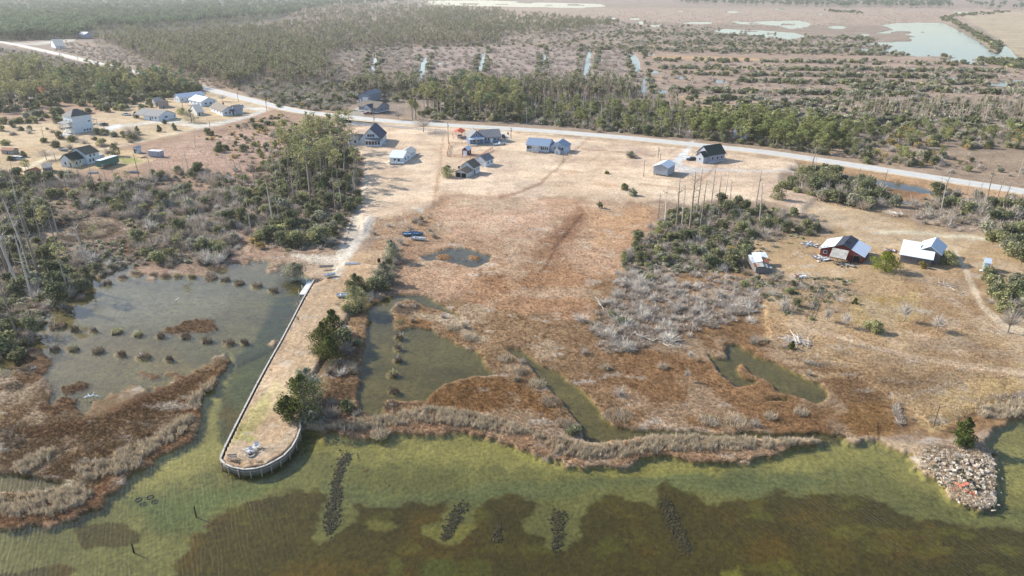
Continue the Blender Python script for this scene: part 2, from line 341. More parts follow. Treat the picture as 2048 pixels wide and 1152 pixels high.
# colour layers, later ones on top: outline, colour, feather px, warp px, strength
LAND = [
 # far side of the road
 ([(-1500,-40),(3500,-40),(3500,420),(1800,300),(900,245),(300,140),(-1500,80)], (158,138,120), 6, 4, 1),
 ([(830,15),(2048,18),(3000,30),(3000,60),(1400,48),(830,28)], (176,152,132), 3, 4, 1),
 ([(1920,30),(2048,22),(3000,10),(3000,200),(2048,118),(1990,75)], (186,165,136), 1.5, 2, 1),
 ([(1230,85),(1600,95),(2048,130),(2048,200),(1400,190),(1240,150)], (168,142,122), 3, 4, .9),
 ([(1300,112),(1536,116),(1540,122),(1310,120)], (196,158,118), 2, 2, .8),
 ([(1340,192),(1500,196),(1510,203),(1340,205)], (198,164,128), 2, 3, .8),
 ([(1330,200),(1520,203),(1560,240),(1400,236)], (178,150,126), 3, 3, .9),
 ([(560,95),(1250,95),(1290,150),(1200,170),(600,165)], (166,145,132), 3, 4, .9),
 ([(0,92),(90,108),(230,140),(300,162),(330,175),(240,180),(120,165),(0,160)], (124,112,106), 4, 5, 1),
 ([(520,20),(820,60),(800,170),(560,200),(440,150),(200,110),(180,60)], (132,116,100), 5, 6, .85),
 ([(-1500,-40),(700,-40),(560,40),(300,75),(60,80),(-1500,60)], (70,72,56), 5, 5, .9),
 ([(1840,270),(2048,300),(2300,330),(2300,370),(2048,352),(1900,320)], (160,136,112), 3, 4, .9),
 # near side of the road: left settlement
 ([(-1500,90),(0,160),(120,165),(330,180),(560,225),(690,250),(730,330),(720,450),(690,500),(560,520),(400,560),(0,640),(-1500,700)], (172,140,116), 4, 4, 1),
 ([(-200,255),(60,248),(130,248),(215,225),(330,190),(470,190),(545,222),(470,245),(400,262),(300,285),(160,300),(60,320),(-200,330)], (204,176,140), 3, 3, 1),
 ([(0,300),(130,300),(260,300),(310,325),(260,340),(130,345),(60,352),(0,372)], (198,168,130), 3, 3, 1),
 ([(235,318),(270,318),(290,328),(250,331)], (150,150,84), 3, 2, .9),
 ([(320,300),(480,262),(560,255),(600,290),(480,350),(380,345),(300,345)], (186,152,130), 4, 4, 1),
 ([(0,390),(140,400),(240,400),(460,400),(480,470),(420,535),(300,530),(150,590),(0,640)], (146,122,100), 5, 6, .9),
 ([(115,440),(170,428),(205,440),(245,460),(215,478),(150,490),(110,475)], (88,72,56), 3, 3, 1),
 ([(215,470),(330,478),(400,500),(330,520),(240,510)], (120,86,60), 5, 5, .7),
 # centre
 (FIELD, (228,198,166), 3, 4, 1),
 ([(880,395),(1000,398),(1120,402),(1290,410),(1330,410),(1320,440),(1260,520),(1200,600),(1180,680),(1000,700),(900,600),(780,590),(760,540),(800,470),(850,430)], (188,151,120), 8, 8, 1),
 ([(900,400),(1090,405),(1120,470),(1040,490),(900,470),(870,440)], (206,167,137), 8, 8, .8),
 ([(1180,420),(1310,420),(1260,500),(1180,500)], (202,159,120), 10, 8, .8),
 ([(1060,505),(1160,415),(1180,425),(1110,540),(1010,590),(960,560),(1030,530)], (140,98,70), 8, 8, .65),
 ([(1030,565),(1060,560),(1095,570),(1080,582),(1045,578)], (96,66,46), 3, 3, .9),
 ([(960,540),(1100,510),(1200,560),(1170,640),(1000,660),(920,600)], (168,126,90), 10, 8, .7),
 ([(740,440),(860,420),(880,470),(830,490),(770,560),(740,560),(750,480)], (190,152,118), 4, 5, .9),
 # central marsh between the ponds
 ([(720,600),(900,600),(1180,650),(1220,720),(1220,830),(1100,870),(900,840),(700,850),(640,830),(690,680)], (152,120,88), 6, 8, 1),
 ([(850,790),(900,765),(1000,750),(1060,780),(1110,820),(1090,860),(1000,840),(860,815)], (138,100,62), 6, 6, .9),
 ([(640,720),(700,680),(720,720),(712,800),(660,830),(620,820)], (126,98,70), 5, 5, .9),
 ([(790,640),(850,636),(920,662),(900,672),(830,656)], (148,108,70), 4, 4, .8),
 ([(820,618),(930,640),(975,680),(970,692),(900,660),(830,635)], (192,170,142), 4, 5, .6),
 ([(905,398),(1080,402),(1060,420),(930,418)], (204,176,146), 6, 7, .6),
 # right
 ([(1180,560),(1500,540),(1720,620),(2048,680),(3000,760),(3000,820),(2048,840),(1900,880),(1700,872),(1220,850),(1200,700)], (150,116,82), 8, 8, 1),
 ([(1240,700),(1420,690),(1500,770),(1700,830),(1680,865),(1480,860),(1260,850)], (154,116,80), 8, 8, .8),
 ([(1650,830),(1750,800),(1800,840),(1780,880),(1700,872)], (156,118,74), 6, 6, .8),
 ([(1500,440),(1650,470),(1700,420),(1780,430),(1900,470),(2000,480),(2048,470),(3000,600),(3000,800),(2048,820),(1950,830),(1860,860),(1800,830),(1720,760),(1640,760),(1540,690),(1520,640),(1540,540),(1500,520)], (182,150,112), 8, 8, 1),
 ([(1640,400),(1720,420),(1800,455),(1960,480),(1900,520),(1700,490),(1680,460),(1600,430)], (200,170,134), 5, 5, .9),
 ([(1800,560),(1940,520),(1990,560),(1960,640),(1900,700),(1820,690)], (176,142,106), 8, 8, .7),
 ([(1700,600),(1830,585),(1850,640),(1720,660)], (196,166,116), 8, 8, .8),
 ([(1820,680),(1980,690),(2048,720),(1960,735),(1850,715)], (150,118,88), 8, 8, .5),
 ([(1700,735),(1800,740),(1880,760),(1840,790),(1740,800),(1660,780)], (150,118,86), 8, 8, .55),
 ([(1750,602),(1790,598),(1812,618),(1795,628),(1760,618)], (178,140,70), 5, 4, .7),
 ([(1880,790),(2048,740),(2048,800),(1930,830),(1870,870),(1840,860)], (198,166,118), 8, 8, .9),
 ([(1690,340),(1760,365),(1860,390),(1840,408),(1770,395),(1720,370)], (150,112,80), 2, 2, 1),
 ([(1590,318),(1720,340),(2048,395),(2048,410),(1880,392),(1700,350),(1600,335)], (188,150,112), 2, 2, .9),
 # peninsula lawn
 (PEN, (196,164,130), 2, 1, 1),
 ([(520,800),(545,790),(540,830),(500,880),(470,900),(470,880)], (190,176,112), 8, 5, .7),
 ([(455,870),(480,850),(500,868),(470,900),(455,905)], (172,166,92), 8, 5, .5),
 ([(488,885),(505,880),(515,888),(492,893)], (160,166,84), 4, 4, .6),
 ([(540,790),(560,770),(575,790),(550,820)], (186,172,116), 8, 5, .5),
 ([(470,905),(560,895),(590,860),(595,880),(560,908),(500,930),(465,925)], (196,172,146), 5, 4, .8),
 ([(690,520),(770,500),(790,540),(750,560),(700,600),(660,610)], (200,166,130), 4, 4, .9),
 # marsh of the left shore
 ([(-1500,770),(0,772),(80,770),(120,815),(165,815),(252,776),(400,729),(455,716),(466,728),(440,757),(403,832),(406,855),(345,907),(268,948),(205,1012),(0,1056),(-1500,1056),(-1500,860)], (130,104,76), 3, 3, 1),
 ([(200,830),(330,780),(430,735),(400,800),(330,880),(200,930),(60,940),(100,880)], (124,96,66), 8, 8, .8),
 ([(370,800),(430,740),(455,742),(410,800),(400,850),(360,860)], (146,108,72), 5, 4, .9),
 ([(0,1056),(110,1052),(205,1012),(228,988),(345,907),(385,882),(380,865),(300,905),(220,955),(150,1005),(0,1022)], (172,132,96), 4, 4, .9),
 ([(105,968),(140,962),(172,968),(150,976),(120,982)], (206,192,164), 4, 3, .9),
 ([(70,985),(130,982),(120,990),(60,993)], (214,196,166), 3, 3, .8),
 ([(0,855),(80,858),(40,900),(0,910)], (112,96,78), 5, 5, .8),
 # spit between the bay and the marsh
 ([(600,850),(640,840),(720,838),(800,828),(860,820),(940,830),(1040,855),(1100,875),(1180,892),(1260,880),(1330,868),(1430,870),(1540,878),(1650,884),(1600,896),(1530,917),(1430,930),(1320,917),(1180,940),(1080,907),(950,877),(800,872),(715,882),(620,868)], (186,150,116), 3, 3, 1),
 ([(1672,871),(1760,880),(1820,890),(1900,900),(1980,890),(1990,960),(1960,1020),(1900,988),(1830,930),(1770,893)], (188,160,128), 4, 4, .9),
]
# thin things: path, track, ditch -- points with half width in px; colour, feather, strength
LN = [
 ([(-40,362,3),(30,347,3),(60,338,3.5),(95,322,4),(130,315,2),(220,300,1.5),(245,295,1.2),(300,281,1.2),(360,268,1.2),(400,257,1.2)], (226,206,172), 1.5, .95),
 ([(395,260,3),(430,252,3.5),(470,243,3),(500,235,2.6),(535,222,2.6)], (214,202,186), 1.2, 1),
 ([(400,256,4),(360,248,4),(320,247,3),(265,253,3),(220,258,4)], (212,200,182), 1.5, .9),
 ([(215,262,4),(240,256,4)], (232,228,220), 1, 1),
 ([(480,217,3),(510,220,2.5),(530,222,3)], (222,214,200), 1, .9),
 ([(660,248,4),(645,262,3)], (210,188,158), 1.5, .9),
 ([(-20,208,2.5),(40,202,3),(100,194,3),(140,190,2)], (205,195,182), 1.5, .9),
 ([(20,90,2),(80,88,3),(110,84,3),(150,80,2)], (208,196,180), 1.5, .9),
 ([(250,172,1),(310,168,1)], (190,176,150), 1, .7),
 ([(560,262,1.5),(640,300,2.2),(600,360,3),(560,410,3),(520,450,4),(490,490,4)], (176,136,108), 2, .7),
 # sandy lane down to the peninsula
 ([(735,330,3),(733,355,5),(726,385,6),(717,420,8),(706,455,11),(698,480,13),(690,505,15),(680,530,14),(672,555,10)], (216,196,172), 2.5, .92),
 ([(738,445,9),(728,465,10),(712,490,8),(700,510,8)], (226,212,194), 5, .7),
 ([(585,510,5),(620,520,9),(660,524,9),(690,515,6)], (220,204,182), 6, .65),
 ([(830,420,3),(845,425,4)], (226,212,190), 3, .7),
 ([(700,600,3),(660,680,4),(600,790,5),(560,850,6)], (214,182,148), 5, .5),
 ([(668,570,3),(625,660,4),(580,750,4),(540,830,5)], (214,182,148), 5, .4),
 # drives
 ([(1385,290,4),(1368,312,5),(1350,330,7)], (226,222,214), 2, .95),
 ([(1362,318,4),(1395,322,3),(1422,329,2)], (228,226,220), 1, .95),
 ([(1350,335,8),(1375,346,9),(1400,346,5),(1440,344,2.2),(1500,347,1.6),(1590,345,2)], (204,194,184), 2, .85),
 ([(1176,272,2.5),(1160,283,3),(1148,297,3)], (214,196,176), 2, .7),
 ([(925,262,2),(935,272,3),(955,275,2)], (214,204,190), 1.5, .8),
 ([(1010,262,4),(1005,272,6),(1015,280,5)], (216,204,188), 2, .8),
 ([(700,228,3),(722,215,4),(740,205,3)], (200,188,172), 2, .8),
 ([(690,236,4),(720,230,6),(735,228,3)], (178,166,152), 2, .8),
 ([(1760,470,3),(1830,470,4),(1880,478,3),(1930,478,3.5),(1975,485,3)], (222,204,172), 2, .85),
 ([(1905,505,5),(1930,545,6),(1945,585,6),(1965,620,6),(2000,650,7),(2048,672,8)], (218,192,160), 2.5, .85),
 ([(1600,660,4),(1680,680,5),(1760,705,5),(1880,730,5),(2048,752,7)], (212,182,150), 3, .85),
 ([(1480,560,4),(1540,600,4),(1600,655,4)], (206,174,140), 3, .75),
 ([(1900,735,1),(1860,752,2.5),(1830,770,3),(1810,778,3),(1760,770,3),(1700,745,3),(1640,740,3),(1560,735,2)], (138,104,72), 2.5, .8),
 ([(700,430,2),(790,365,6),(760,400,10)], (176,150,116), 8, .3),
 ([(1640,672,1.2),(1760,712,1.4),(1900,742,1.4),(2048,762,1.6)], (150,122,96), 1.2, .6),
 ([(1900,500,1.2),(1920,540,1.4),(1936,590,1.4),(1955,625,1.5),(1995,662,1.6),(2048,690,1.6)], (166,134,104), 1.2, .5),
 ([(1820,700,8),(1900,690,10),(1960,700,8)], (150,124,98), 8, .5),
 ([(1640,700,6),(1740,720,8),(1840,745,8)], (166,138,108), 8, .5),
 ([(1560,560,5),(1600,590,6),(1640,610,5)], (196,158,116), 6, .5),
 # dark wet lines and old furrows
 ([(1180,281,.8),(1150,302,1.2),(1120,335,1.6),(1080,372,2),(1030,392,2.5),(1000,398,2.5)], (150,112,86), 1.5, .8),
 ([(1160,301,1.0),(1250,309,1.0),(1310,316,1.0)], (166,128,100), 1.2, .8),
 ([(1340,310,3),(1362,296,2)], (170,140,114), 2, .6),
 ([(1456,308,1),(1440,328,1.8),(1415,355,2),(1395,372,2)], (170,132,104), 1.5, .8),
 ([(888,275,1),(884,300,1.5),(880,340,3),(872,380,4),(868,410,3)], (178,132,98), 3, .6),
 ([(720,298,.8),(800,302,.8),(885,306,.8)], (186,146,116), 1, .7),
 ([(1000,300,1),(975,312,1.5)], (160,122,94), 2, .7),
 ([(690,247,1),(760,256,1),(880,263,1)], (168,140,110), 1.5, .5),
 ([(1030,270,1),(1300,294,1.5),(1460,309,1.5),(1590,328,1.5)], (166,132,96), 1.5, .6),
 ([(1172,330,1),(1200,315,1.5)], (178,142,112), 2, .7),
 ([(1186,350,1.2),(1230,322,1.2)], (176,140,112), 1.5, .7),
 ([(1176,350,1),(1222,320,1)], (186,150,120), 1.5, .6),
 ([(1120,352,2),(1150,348,3)], (196,150,116), 3, .6),
 ([(1190,372,4),(1230,378,5)], (196,150,116), 5, .5),
 ([(1280,372,2),(1340,380,2.5),(1390,384,2)], (182,146,116), 2, .7),
 ([(1280,358,1),(1420,368,1.2)], (190,156,126), 1.5, .6),
 ([(1165,430,2),(1130,470,4),(1110,500,3),(1095,530,2),(1075,550,2)], (112,78,58), 2, .8),
 ([(1120,520,1),(1095,548,1)], (104,72,52), 1.5, .7),
 ([(1150,440,1.5),(1125,480,1.5)], (126,90,66), 1.5, .6),
 ([(560,415,1.5),(530,455,2),(500,485,2.5),(465,510,3),(440,530,3)], (62,52,44), 1.5, .8),
 ([(490,492,1.5),(580,506,1.5),(640,508,1.5),(680,500,1.2)], (110,84,64), 1.5, .7),
 ([(1640,575,1.5),(1625,610,2.2),(1614,640,2.2)], (100,78,58), 2, .7),
 ([(1755,850,1.5),(1757,880,1.5)], (90,64,42), 1, .9),
 ([(1940,808,3),(1975,800,3),(2048,795,3)], (130,110,92), 3, .6),
]
# beds under the water, display colour as seen through it
SAND, GREEN, GRASSBED = (142,134,82), (112,118,70), (72,62,22)
BED = [
 ([(-1500,1085),(0,1040),(230,985),(420,930),(600,900),(760,915),(1000,925),(1200,955),(1500,940),(1750,925),(1900,1000),(2100,1000),(3000,900),(3500,4000),(-1500,4000)], (110,108,66), 16, 10, .92),
 ([(650,960),(800,985),(1000,960),(1250,950),(1500,935),(1680,950),(1500,985),(1300,965),(1150,980),(950,1000),(800,1010),(640,990)], (100,104,70), 14, 8, .85),
 ([(480,960),(300,985),(240,1000),(330,1060),(390,1050),(460,1000),(560,960)], (94,104,62), 12, 8, .8),
 ([(900,880),(1000,895),(1100,925),(1230,948),(1430,940),(1600,905),(1500,925),(1300,930)], (142,134,72), 8, 5, .5),
 ([(340,1160),(365,1100),(385,1060),(420,1040),(450,1025),(490,1003),(530,985),(575,982),(600,972),(640,965),(655,975),(648,1000),(630,1040),(622,1070),(640,1085),(665,1070),(690,1045),(705,1030),(715,1002),(800,1006),(830,1002),(860,1008),(895,998),(900,1012),(880,1030),(850,1045),(845,1060),(880,1080),(920,1075),(950,1045),(955,1010),(975,990),(1000,985),(1060,985),(1070,1000),(1045,1040),(1060,1062),(1095,1090),(1130,1092),(1165,1060),(1162,1022),(1200,995),(1230,983),(1270,988),(1300,1003),(1318,1010),(1322,985),(1316,968),(1335,960),(1358,968),(1380,985),(1420,1003),(1500,990),(1550,974),(1620,985),(1700,983),(1740,990),(1790,1010),(1850,1032),(1900,1042),(1990,1045),(2048,1050),(3500,1100),(3500,4000),(340,4000)], GRASSBED, 5, 8, .93),
 ([(148,1055),(175,1045),(245,1036),(255,1050),(280,1060),(270,1080),(220,1092),(165,1090),(150,1070)], (76,66,28), 3, 4, .9),
 ([(-300,1160),(0,1140),(60,1128),(120,1120),(152,1130),(100,1160),(0,1300),(-300,1300)], (72,62,26), 4, 4, .9),
 ([(722,932),(735,930),(738,938),(725,940)], (100,84,34), 2, 2, .9),
 ([(735,1040),(780,1030),(800,1045),(770,1060),(735,1058)], (124,118,62), 5, 5, .8),
 ([(845,1050),(900,1040),(960,1045),(930,1070),(890,1078),(860,1070)], (128,120,62), 5, 5, .8),
 ([(840,1110),(900,1100),(980,1120),(1000,1160),(840,1160)], (92,96,40), 8, 9, .7),
 ([(775,1115),(800,1110),(806,1145),(780,1155)], (96,100,42), 5, 5, .6),
 ([(1440,1140),(1480,1130),(1495,1160),(1440,1165)], (130,128,56), 6, 6, .8),
 ([(1200,1070),(1230,1062),(1240,1090),(1195,1110)], (84,84,34), 8, 8, .5),
 ([(606,596),(566,690),(525,775),(486,850),(462,895),(440,880),(436,820),(455,760),(480,715),(530,650)], (70,76,48), 9, 6, .9),
 ([(600,870),(640,865),(610,900),(560,940),(470,955),(430,935),(440,915),(500,945),(560,925)], (84,80,40), 5, 4, .7),
]
LAGBED = [
 ([(150,600),(300,560),(560,545),(600,600),(560,690),(470,740),(440,780),(400,740),(300,660),(130,650)], (108,100,76), 10, 8, .9),
 ([(560,545),(620,560),(600,610),(540,720),(480,830),(455,880),(420,850),(440,770),(470,720),(520,660)], (66,70,52), 8, 6, .95),
 ([(400,840),(425,780),(460,735),(470,745),(440,820),(420,880),(380,890)], (132,128,74), 6, 5, .8),
 ([(220,600),(400,570),(470,585),(440,630),(330,650),(210,640)], (120,112,94), 12, 10, .7),
 ([(100,720),(250,735),(330,740),(300,770),(200,820),(110,800)], (112,102,76), 10, 8, .8),
 ([(325,664),(370,645),(430,637),(435,658),(400,668),(360,672)], (108,76,56), 3, 4, .95),
 ([(125,775),(165,765),(182,772),(175,785),(135,790)], (112,76,50), 3, 3, .95),
 ([(90,815),(120,798),(155,800),(150,820),(115,832),(85,830)], (110,80,42), 3, 3, .95),
 ([(272,750),(300,744),(328,748),(300,755)], (108,82,62), 2, 2, .9),
 ([(0,745),(70,690),(100,715),(95,740),(75,790),(80,820),(30,860),(0,860)], (96,82,64), 8, 8, .7),
]
def layer(C, px, py, wx, wy, items, poly=True):
    for it in items:
        if poly: pts, c, fe, wp, st = it
        else: (pts, c, fe, st), wp = it, 1.5
        P = np.asarray([p[:2] for p in pts], float); pad = fe + wp + 12
        b = (px > P[:, 0].min() - pad) & (px < P[:, 0].max() + pad) & (py > P[:, 1].min() - pad) & (py < P[:, 1].max() + pad)
        if not b.any(): continue
        ys = np.clip((py[b] + 35) / 500.0, .12, 1.0)
        x, y = px[b] + wx[b] * wp, py[b] + wy[b] * wp * ys
        s = sd_poly(x, y, pts) if poly else sd_line(x, y, pts)
        a = (smooth(-fe, fe, s) * st)[:, None]
        C[b] = C[b] * (1 - a) + np.asarray(alb(c)) * a

def ground(px, py):
    """colour, height, water mask of the land below each picture point"""
    px = np.asarray(px, float); py = np.asarray(py, float)
    X, Y = G(px, py)
    k = 34.0
    e = py + 60
    wx = (fbm(px / k, py / (k * .5), 3, 5) * 2 - 1) * 2 + (fbm(px / 7., py / 5., 13, 2) - .5) * .9; wy = (fbm(px / k, py / (k * .5), 9, 5) * 2 - 1) * 2 + (fbm(px / 7., py / 5., 19, 2) - .5) * .9
    C = np.tile(np.asarray(alb((168,142,118))), (len(px), 1))
    layer(C, px, py, wx, wy, LAND)
    # unevenness of the dry grass: broad and fine
    n1 = fbm(X / 14.0, Y / 14.0, 21, 4); n2 = fbm(X / 3.2, Y / 3.2, 31, 3); n3 = fbm(X / 45.0, Y / 45.0, 41, 3)
    C *= (0.74 + 0.30 * n1 + 0.16 * n2 + 0.08 * n3)[:, None]
    red = smooth(.48, .72, fbm(X / 22.0, Y / 22.0, 51, 4))[:, None]
    C = C * (1 - .4 * red) + C * np.array([1.0, .93, .85]) * .4 * red
    pale = smooth(.56, .74, fbm(X / 7.0, Y / 9.0, 61, 4))[:, None] * smooth(330, 420, py)[:, None] * .45
    C = C * (1 - pale) + np.asarray(alb((204,178,148))) * pale
    fm = smooth(-4, 8, sd_poly(px, py, FIELD))
    sp = smooth(.66, .74, fbm(X / 1.7, Y / 1.7, 171, 3)) * (1 - fm) * smooth(300, 420, py) * .45
    C = C * (1 - sp[:, None]) + C * .45 * sp[:, None]
    wr = smooth(.68, .76, fbm(X / 5.0, Y / 2.6, 181, 4)) * (1 - fm) * smooth(380, 460, py) * .5
    C = C * (1 - wr[:, None]) + np.asarray(alb((206,190,172))) * wr[:, None]
    blot = smooth(.45, .7, fbm(X / 16.0 + .3 * Y / 16.0, Y / 30.0, 141, 4)) * fm * .5
    C = C * (1 - blot[:, None]) + np.asarray(alb((206,172,142))) * blot[:, None]
    mauve = smooth(.5, .7, fbm(X / 9.0, Y / 24.0, 151, 4)) * fm * .35
    C = C * (1 - mauve[:, None]) + np.asarray(alb((190,160,142))) * mauve[:, None]
    strk = smooth(.55, .75, fbm((X * .8 + Y * .6) / 26.0, (X * .6 - Y * .8) / 2.2, 161, 3)) * smooth(230, 300, py) * .22
    C = C * (1 - strk[:, None]) + C * np.array([.72, .68, .64]) * strk[:, None]
    layer(C, px, py, wx, wy, LN, False)
    # heights
    h = np.full(px.shape, .32)
    dry = np.zeros(px.shape)
    for pts, hh in ((FIELD, .95), (PEN, 1.0), ([(1500,440),(1700,420),(2000,480),(3000,600),(3000,800),(2048,790),(1860,850),(1720,760),(1540,690)], .8), ([(-1500,150),(330,180),(560,225),(690,250),(690,290),(470,340),(0,372),(-1500,450)], .9)):
        s = smooth(-6 if hh != 1.0 else -1.5, 6 if hh != 1.0 else 1.0, sd_poly(px, py, pts)); h = h * (1 - s) + hh * s; dry = np.maximum(dry, s)
    r = sd_line(px, py, [(a, b, 3 + max(b, 20) * .025) for a, b in ROAD]); s = smooth(-4, 0, r); h = h * (1 - s) + .95 * s
    h += (fbm(X / 2.5, Y / 2.5, 71, 3) - .5) * .16 * (1 - .6 * dry) * smooth(150, 330, py)
    # water
    ys = np.clip((py + 35) / 500.0, .12, 1.0)
    sharp = sd_line(px, py, [(*lift([(a, b)], 1.0)[0], c) for a, b, c in [(627,562,8),(604,600,9),(541,720,10),(491,815,10),(444,917,9),(475,936,7),(530,932,7),(585,892,7),(599,850,6)]]) > 0
    kb = np.where(sharp, 0.0, 1.0)
    lag = smooth(-6, 6, sd_poly(px, py, LAGOON))
    kb = kb * (1 + .9 * lag)
    sb = sd_poly(px + wx * 9 * kb, py + wy * 8 * ys * kb, BAY)
    W = np.where(sharp, smooth(-.5, 1.8, sb), smooth(-7.5, 5.5, sb))
    depth = np.where(lag > .5, .28, .6)
    bed = np.tile(np.asarray(alb(SAND)), (len(px), 1))
    layer(bed, px, py, wx, wy, BED)
    lb = np.tile(np.asarray(alb((114,100,70))), (len(px), 1))
    layer(lb, px, py, wx, wy, LAGBED)
    bed = bed * (1 - lag[:, None]) + lb * lag[:, None]
    m1 = fbm(X / 1.6, Y / 1.6, 81, 4); m2 = fbm(X / 6.0, Y / 6.0, 85, 4)
    dk = bed.mean(1) < .075
    bed = bed * (0.80 + .22 * m1 + .18 * m2)[:, None]
    brn = (smooth(.5, .68, fbm(X / 9.0, Y / 7.0, 191, 4)) * np.where(dk, .55, 0.))[:, None]
    bed = bed * (1 - brn) + np.asarray(alb((96,74,24))) * brn
    mot = smooth(.60, .75, fbm(X / 4.5, Y / 3.2, 91, 5))[:, None] * np.where(dk, .34, .10)[:, None]
    bed = bed * (1 - mot) + np.asarray(alb((110,108,44))) * mot
    spk = smooth(.66, .75, fbm(X / 1.1, Y / .8, 95, 3))[:, None] * lag[:, None] * .5
    bed = bed * (1 - spk * .6)
    w = W
    for pts, fe in PONDS:
        P = np.asarray(pts); b = (px > P[:, 0].min() - 20) & (px < P[:, 0].max() + 20) & (py > P[:, 1].min() - 12) & (py < P[:, 1].max() + 12)
        if not b.any(): continue
        q = 4 if fe > 1 else 2.2
        s = sd_poly(px[b] + wx[b] * q, py[b] + wy[b] * q * ys[b] * .8, pts)
        a = smooth(-fe * .9, fe * .9, s); w = w.copy(); w[b] = np.maximum(w[b], a)
        pc = np.asarray(alb((100,90,56) if P[:, 1].mean() > 560 else (86,78,62)))
        g = (fbm(X[b] / 9, Y[b] / 9, 99, 3) * .5 + .75)[:, None]
        bed[b] = bed[b] * (1 - a[:, None]) + pc * g * a[:, None]
        depth = depth.copy(); depth[b] = np.where(a > .2, .35, depth[b])
    for ln in SLITS:
        P = np.asarray([p[:2] for p in ln]); b = (px > P[:, 0].min() - 20) & (px < P[:, 0].max() + 20) & (py > P[:, 1].min() - 12) & (py < P[:, 1].max() + 12)
        s = sd_line(px[b] + wx[b] * 2, py[b], ln) + np.where(P[:, 0].mean() > 600, 1.6, .3); a = smooth(-.8, .8, s); w = w.copy(); w[b] = np.maximum(w[b], a)
        bed[b] = bed[b] * (1 - a[:, None]) + np.asarray(alb((80,76,66))) * a[:, None]
    for cx, cy, rx, ry in ISLES:
        b = (abs(px - cx) < rx * 1.6) & (abs(py - cy) < ry * 1.8)
        q = np.hypot((px[b] - cx) / rx + wx[b] * .3, (py[b] - cy) / ry + wy[b] * .3); a = 1 - smooth(.85, 1.1, q)
        w = w.copy(); w[b] = w[b] * (1 - a)
        if cy > 480: C[b] = C[b] * (1 - a[:, None]) + np.asarray(alb((148,110,74))) * a[:, None]
    for pts in MUD:
        P = np.asarray(pts, float); b = (px > P[:, 0].min() - 20) & (px < P[:, 0].max() + 20) & (py > P[:, 1].min() - 12) & (py < P[:, 1].max() + 12)
        a = smooth(-4, 4, sd_poly(px[b] + wx[b] * 8, py[b] + wy[b] * 5, pts) + (m1[b] - .5) * 14); w = w.copy(); w[b] = np.minimum(w[b], 1 - .72 * a)
        C[b] = C[b] * (1 - a[:, None]) + np.asarray(alb((118,88,62))) * a[:, None]
    for cx, cy, rx in TUSS:
        ry = rx * .46
        b = (abs(px - cx) < rx * 2.2) & (abs(py - cy) < ry * 2.6)
        q = np.hypot((px[b] - cx) / rx + wx[b] * .3, (py[b] - cy) / ry + wy[b] * .3); a = 1 - smooth(.8, 1.15, q)
        w = w.copy(); w[b] = w[b] * (1 - a)
        halo = ((1 - smooth(1.0, 1.7, q)) * .7)[:, None]; bed[b] = bed[b] * (1 - halo) + np.asarray(alb((146,136,96))) * halo
        C[b] = C[b] * (1 - a[:, None]) + np.asarray(alb((124,104,84))) * a[:, None]
    # darker wet rim on the land side of every shore
    rim = (smooth(.02, .35, w) * (1 - smooth(.35, .6, w)))[:, None] * np.where((dry > .5) & sharp, 0, .45)[:, None]
    C = C * (1 - rim) + np.asarray(alb((92,74,52))) * rim
    h = h * (1 - w) - depth * w
    cc = smooth(.42, .62, w)[:, None]
    C = C * (1 - cc) + bed * cc
    return np.clip(C, .004, .8), h, w, dry

def terrain():
    ys = np.concatenate([np.linspace(-28, -8, 15), np.arange(-6, 0, 1.2), np.arange(0, 135, 1.5), np.arange(135, 1170, 2.7), np.arange(1172, 1400, 12), np.arange(1400, 3000, 80)])
    xs = np.concatenate([np.arange(-1300, -60, 26), np.arange(-60, 2108, 3.8), np.arange(2110, 3350, 26)])
    nx, ny = len(xs), len(ys)
    px, py = np.meshgrid(xs, ys); px = px.ravel(); py = py.ravel()
    C, h, w, dry = ground(px, py)
    X, Y = G(px, py)
    V = np.stack([X, Y, h], 1)
    i = np.arange(nx * ny).reshape(ny, nx)
    F = np.stack([i[:-1, :-1], i[1:, :-1], i[1:, 1:], i[:-1, 1:]], -1).reshape(-1, 4)
    me = bpy.data.meshes.new('ground')
    me.vertices.add(len(V)); me.vertices.foreach_set('co', V.astype(np.float32).ravel())
    me.loops.add(F.size); me.loops.foreach_set('vertex_index', F.astype(np.int32).ravel())
    me.polygons.add(len(F)); me.polygons.foreach_set('loop_start', np.arange(0, F.size, 4, dtype=np.int32))
    me.polygons.foreach_set('use_smooth', np.ones(len(F), bool))
    me.update(); me.validate()
    a = me.attributes.new('soil', 'FLOAT_COLOR', 'POINT'); a.data.foreach_set('color', np.c_[C, np.ones(len(C))].astype(np.float32).ravel())
    b = me.attributes.new('wet', 'FLOAT', 'POINT'); b.data.foreach_set('value', w.astype(np.float32))
    return me
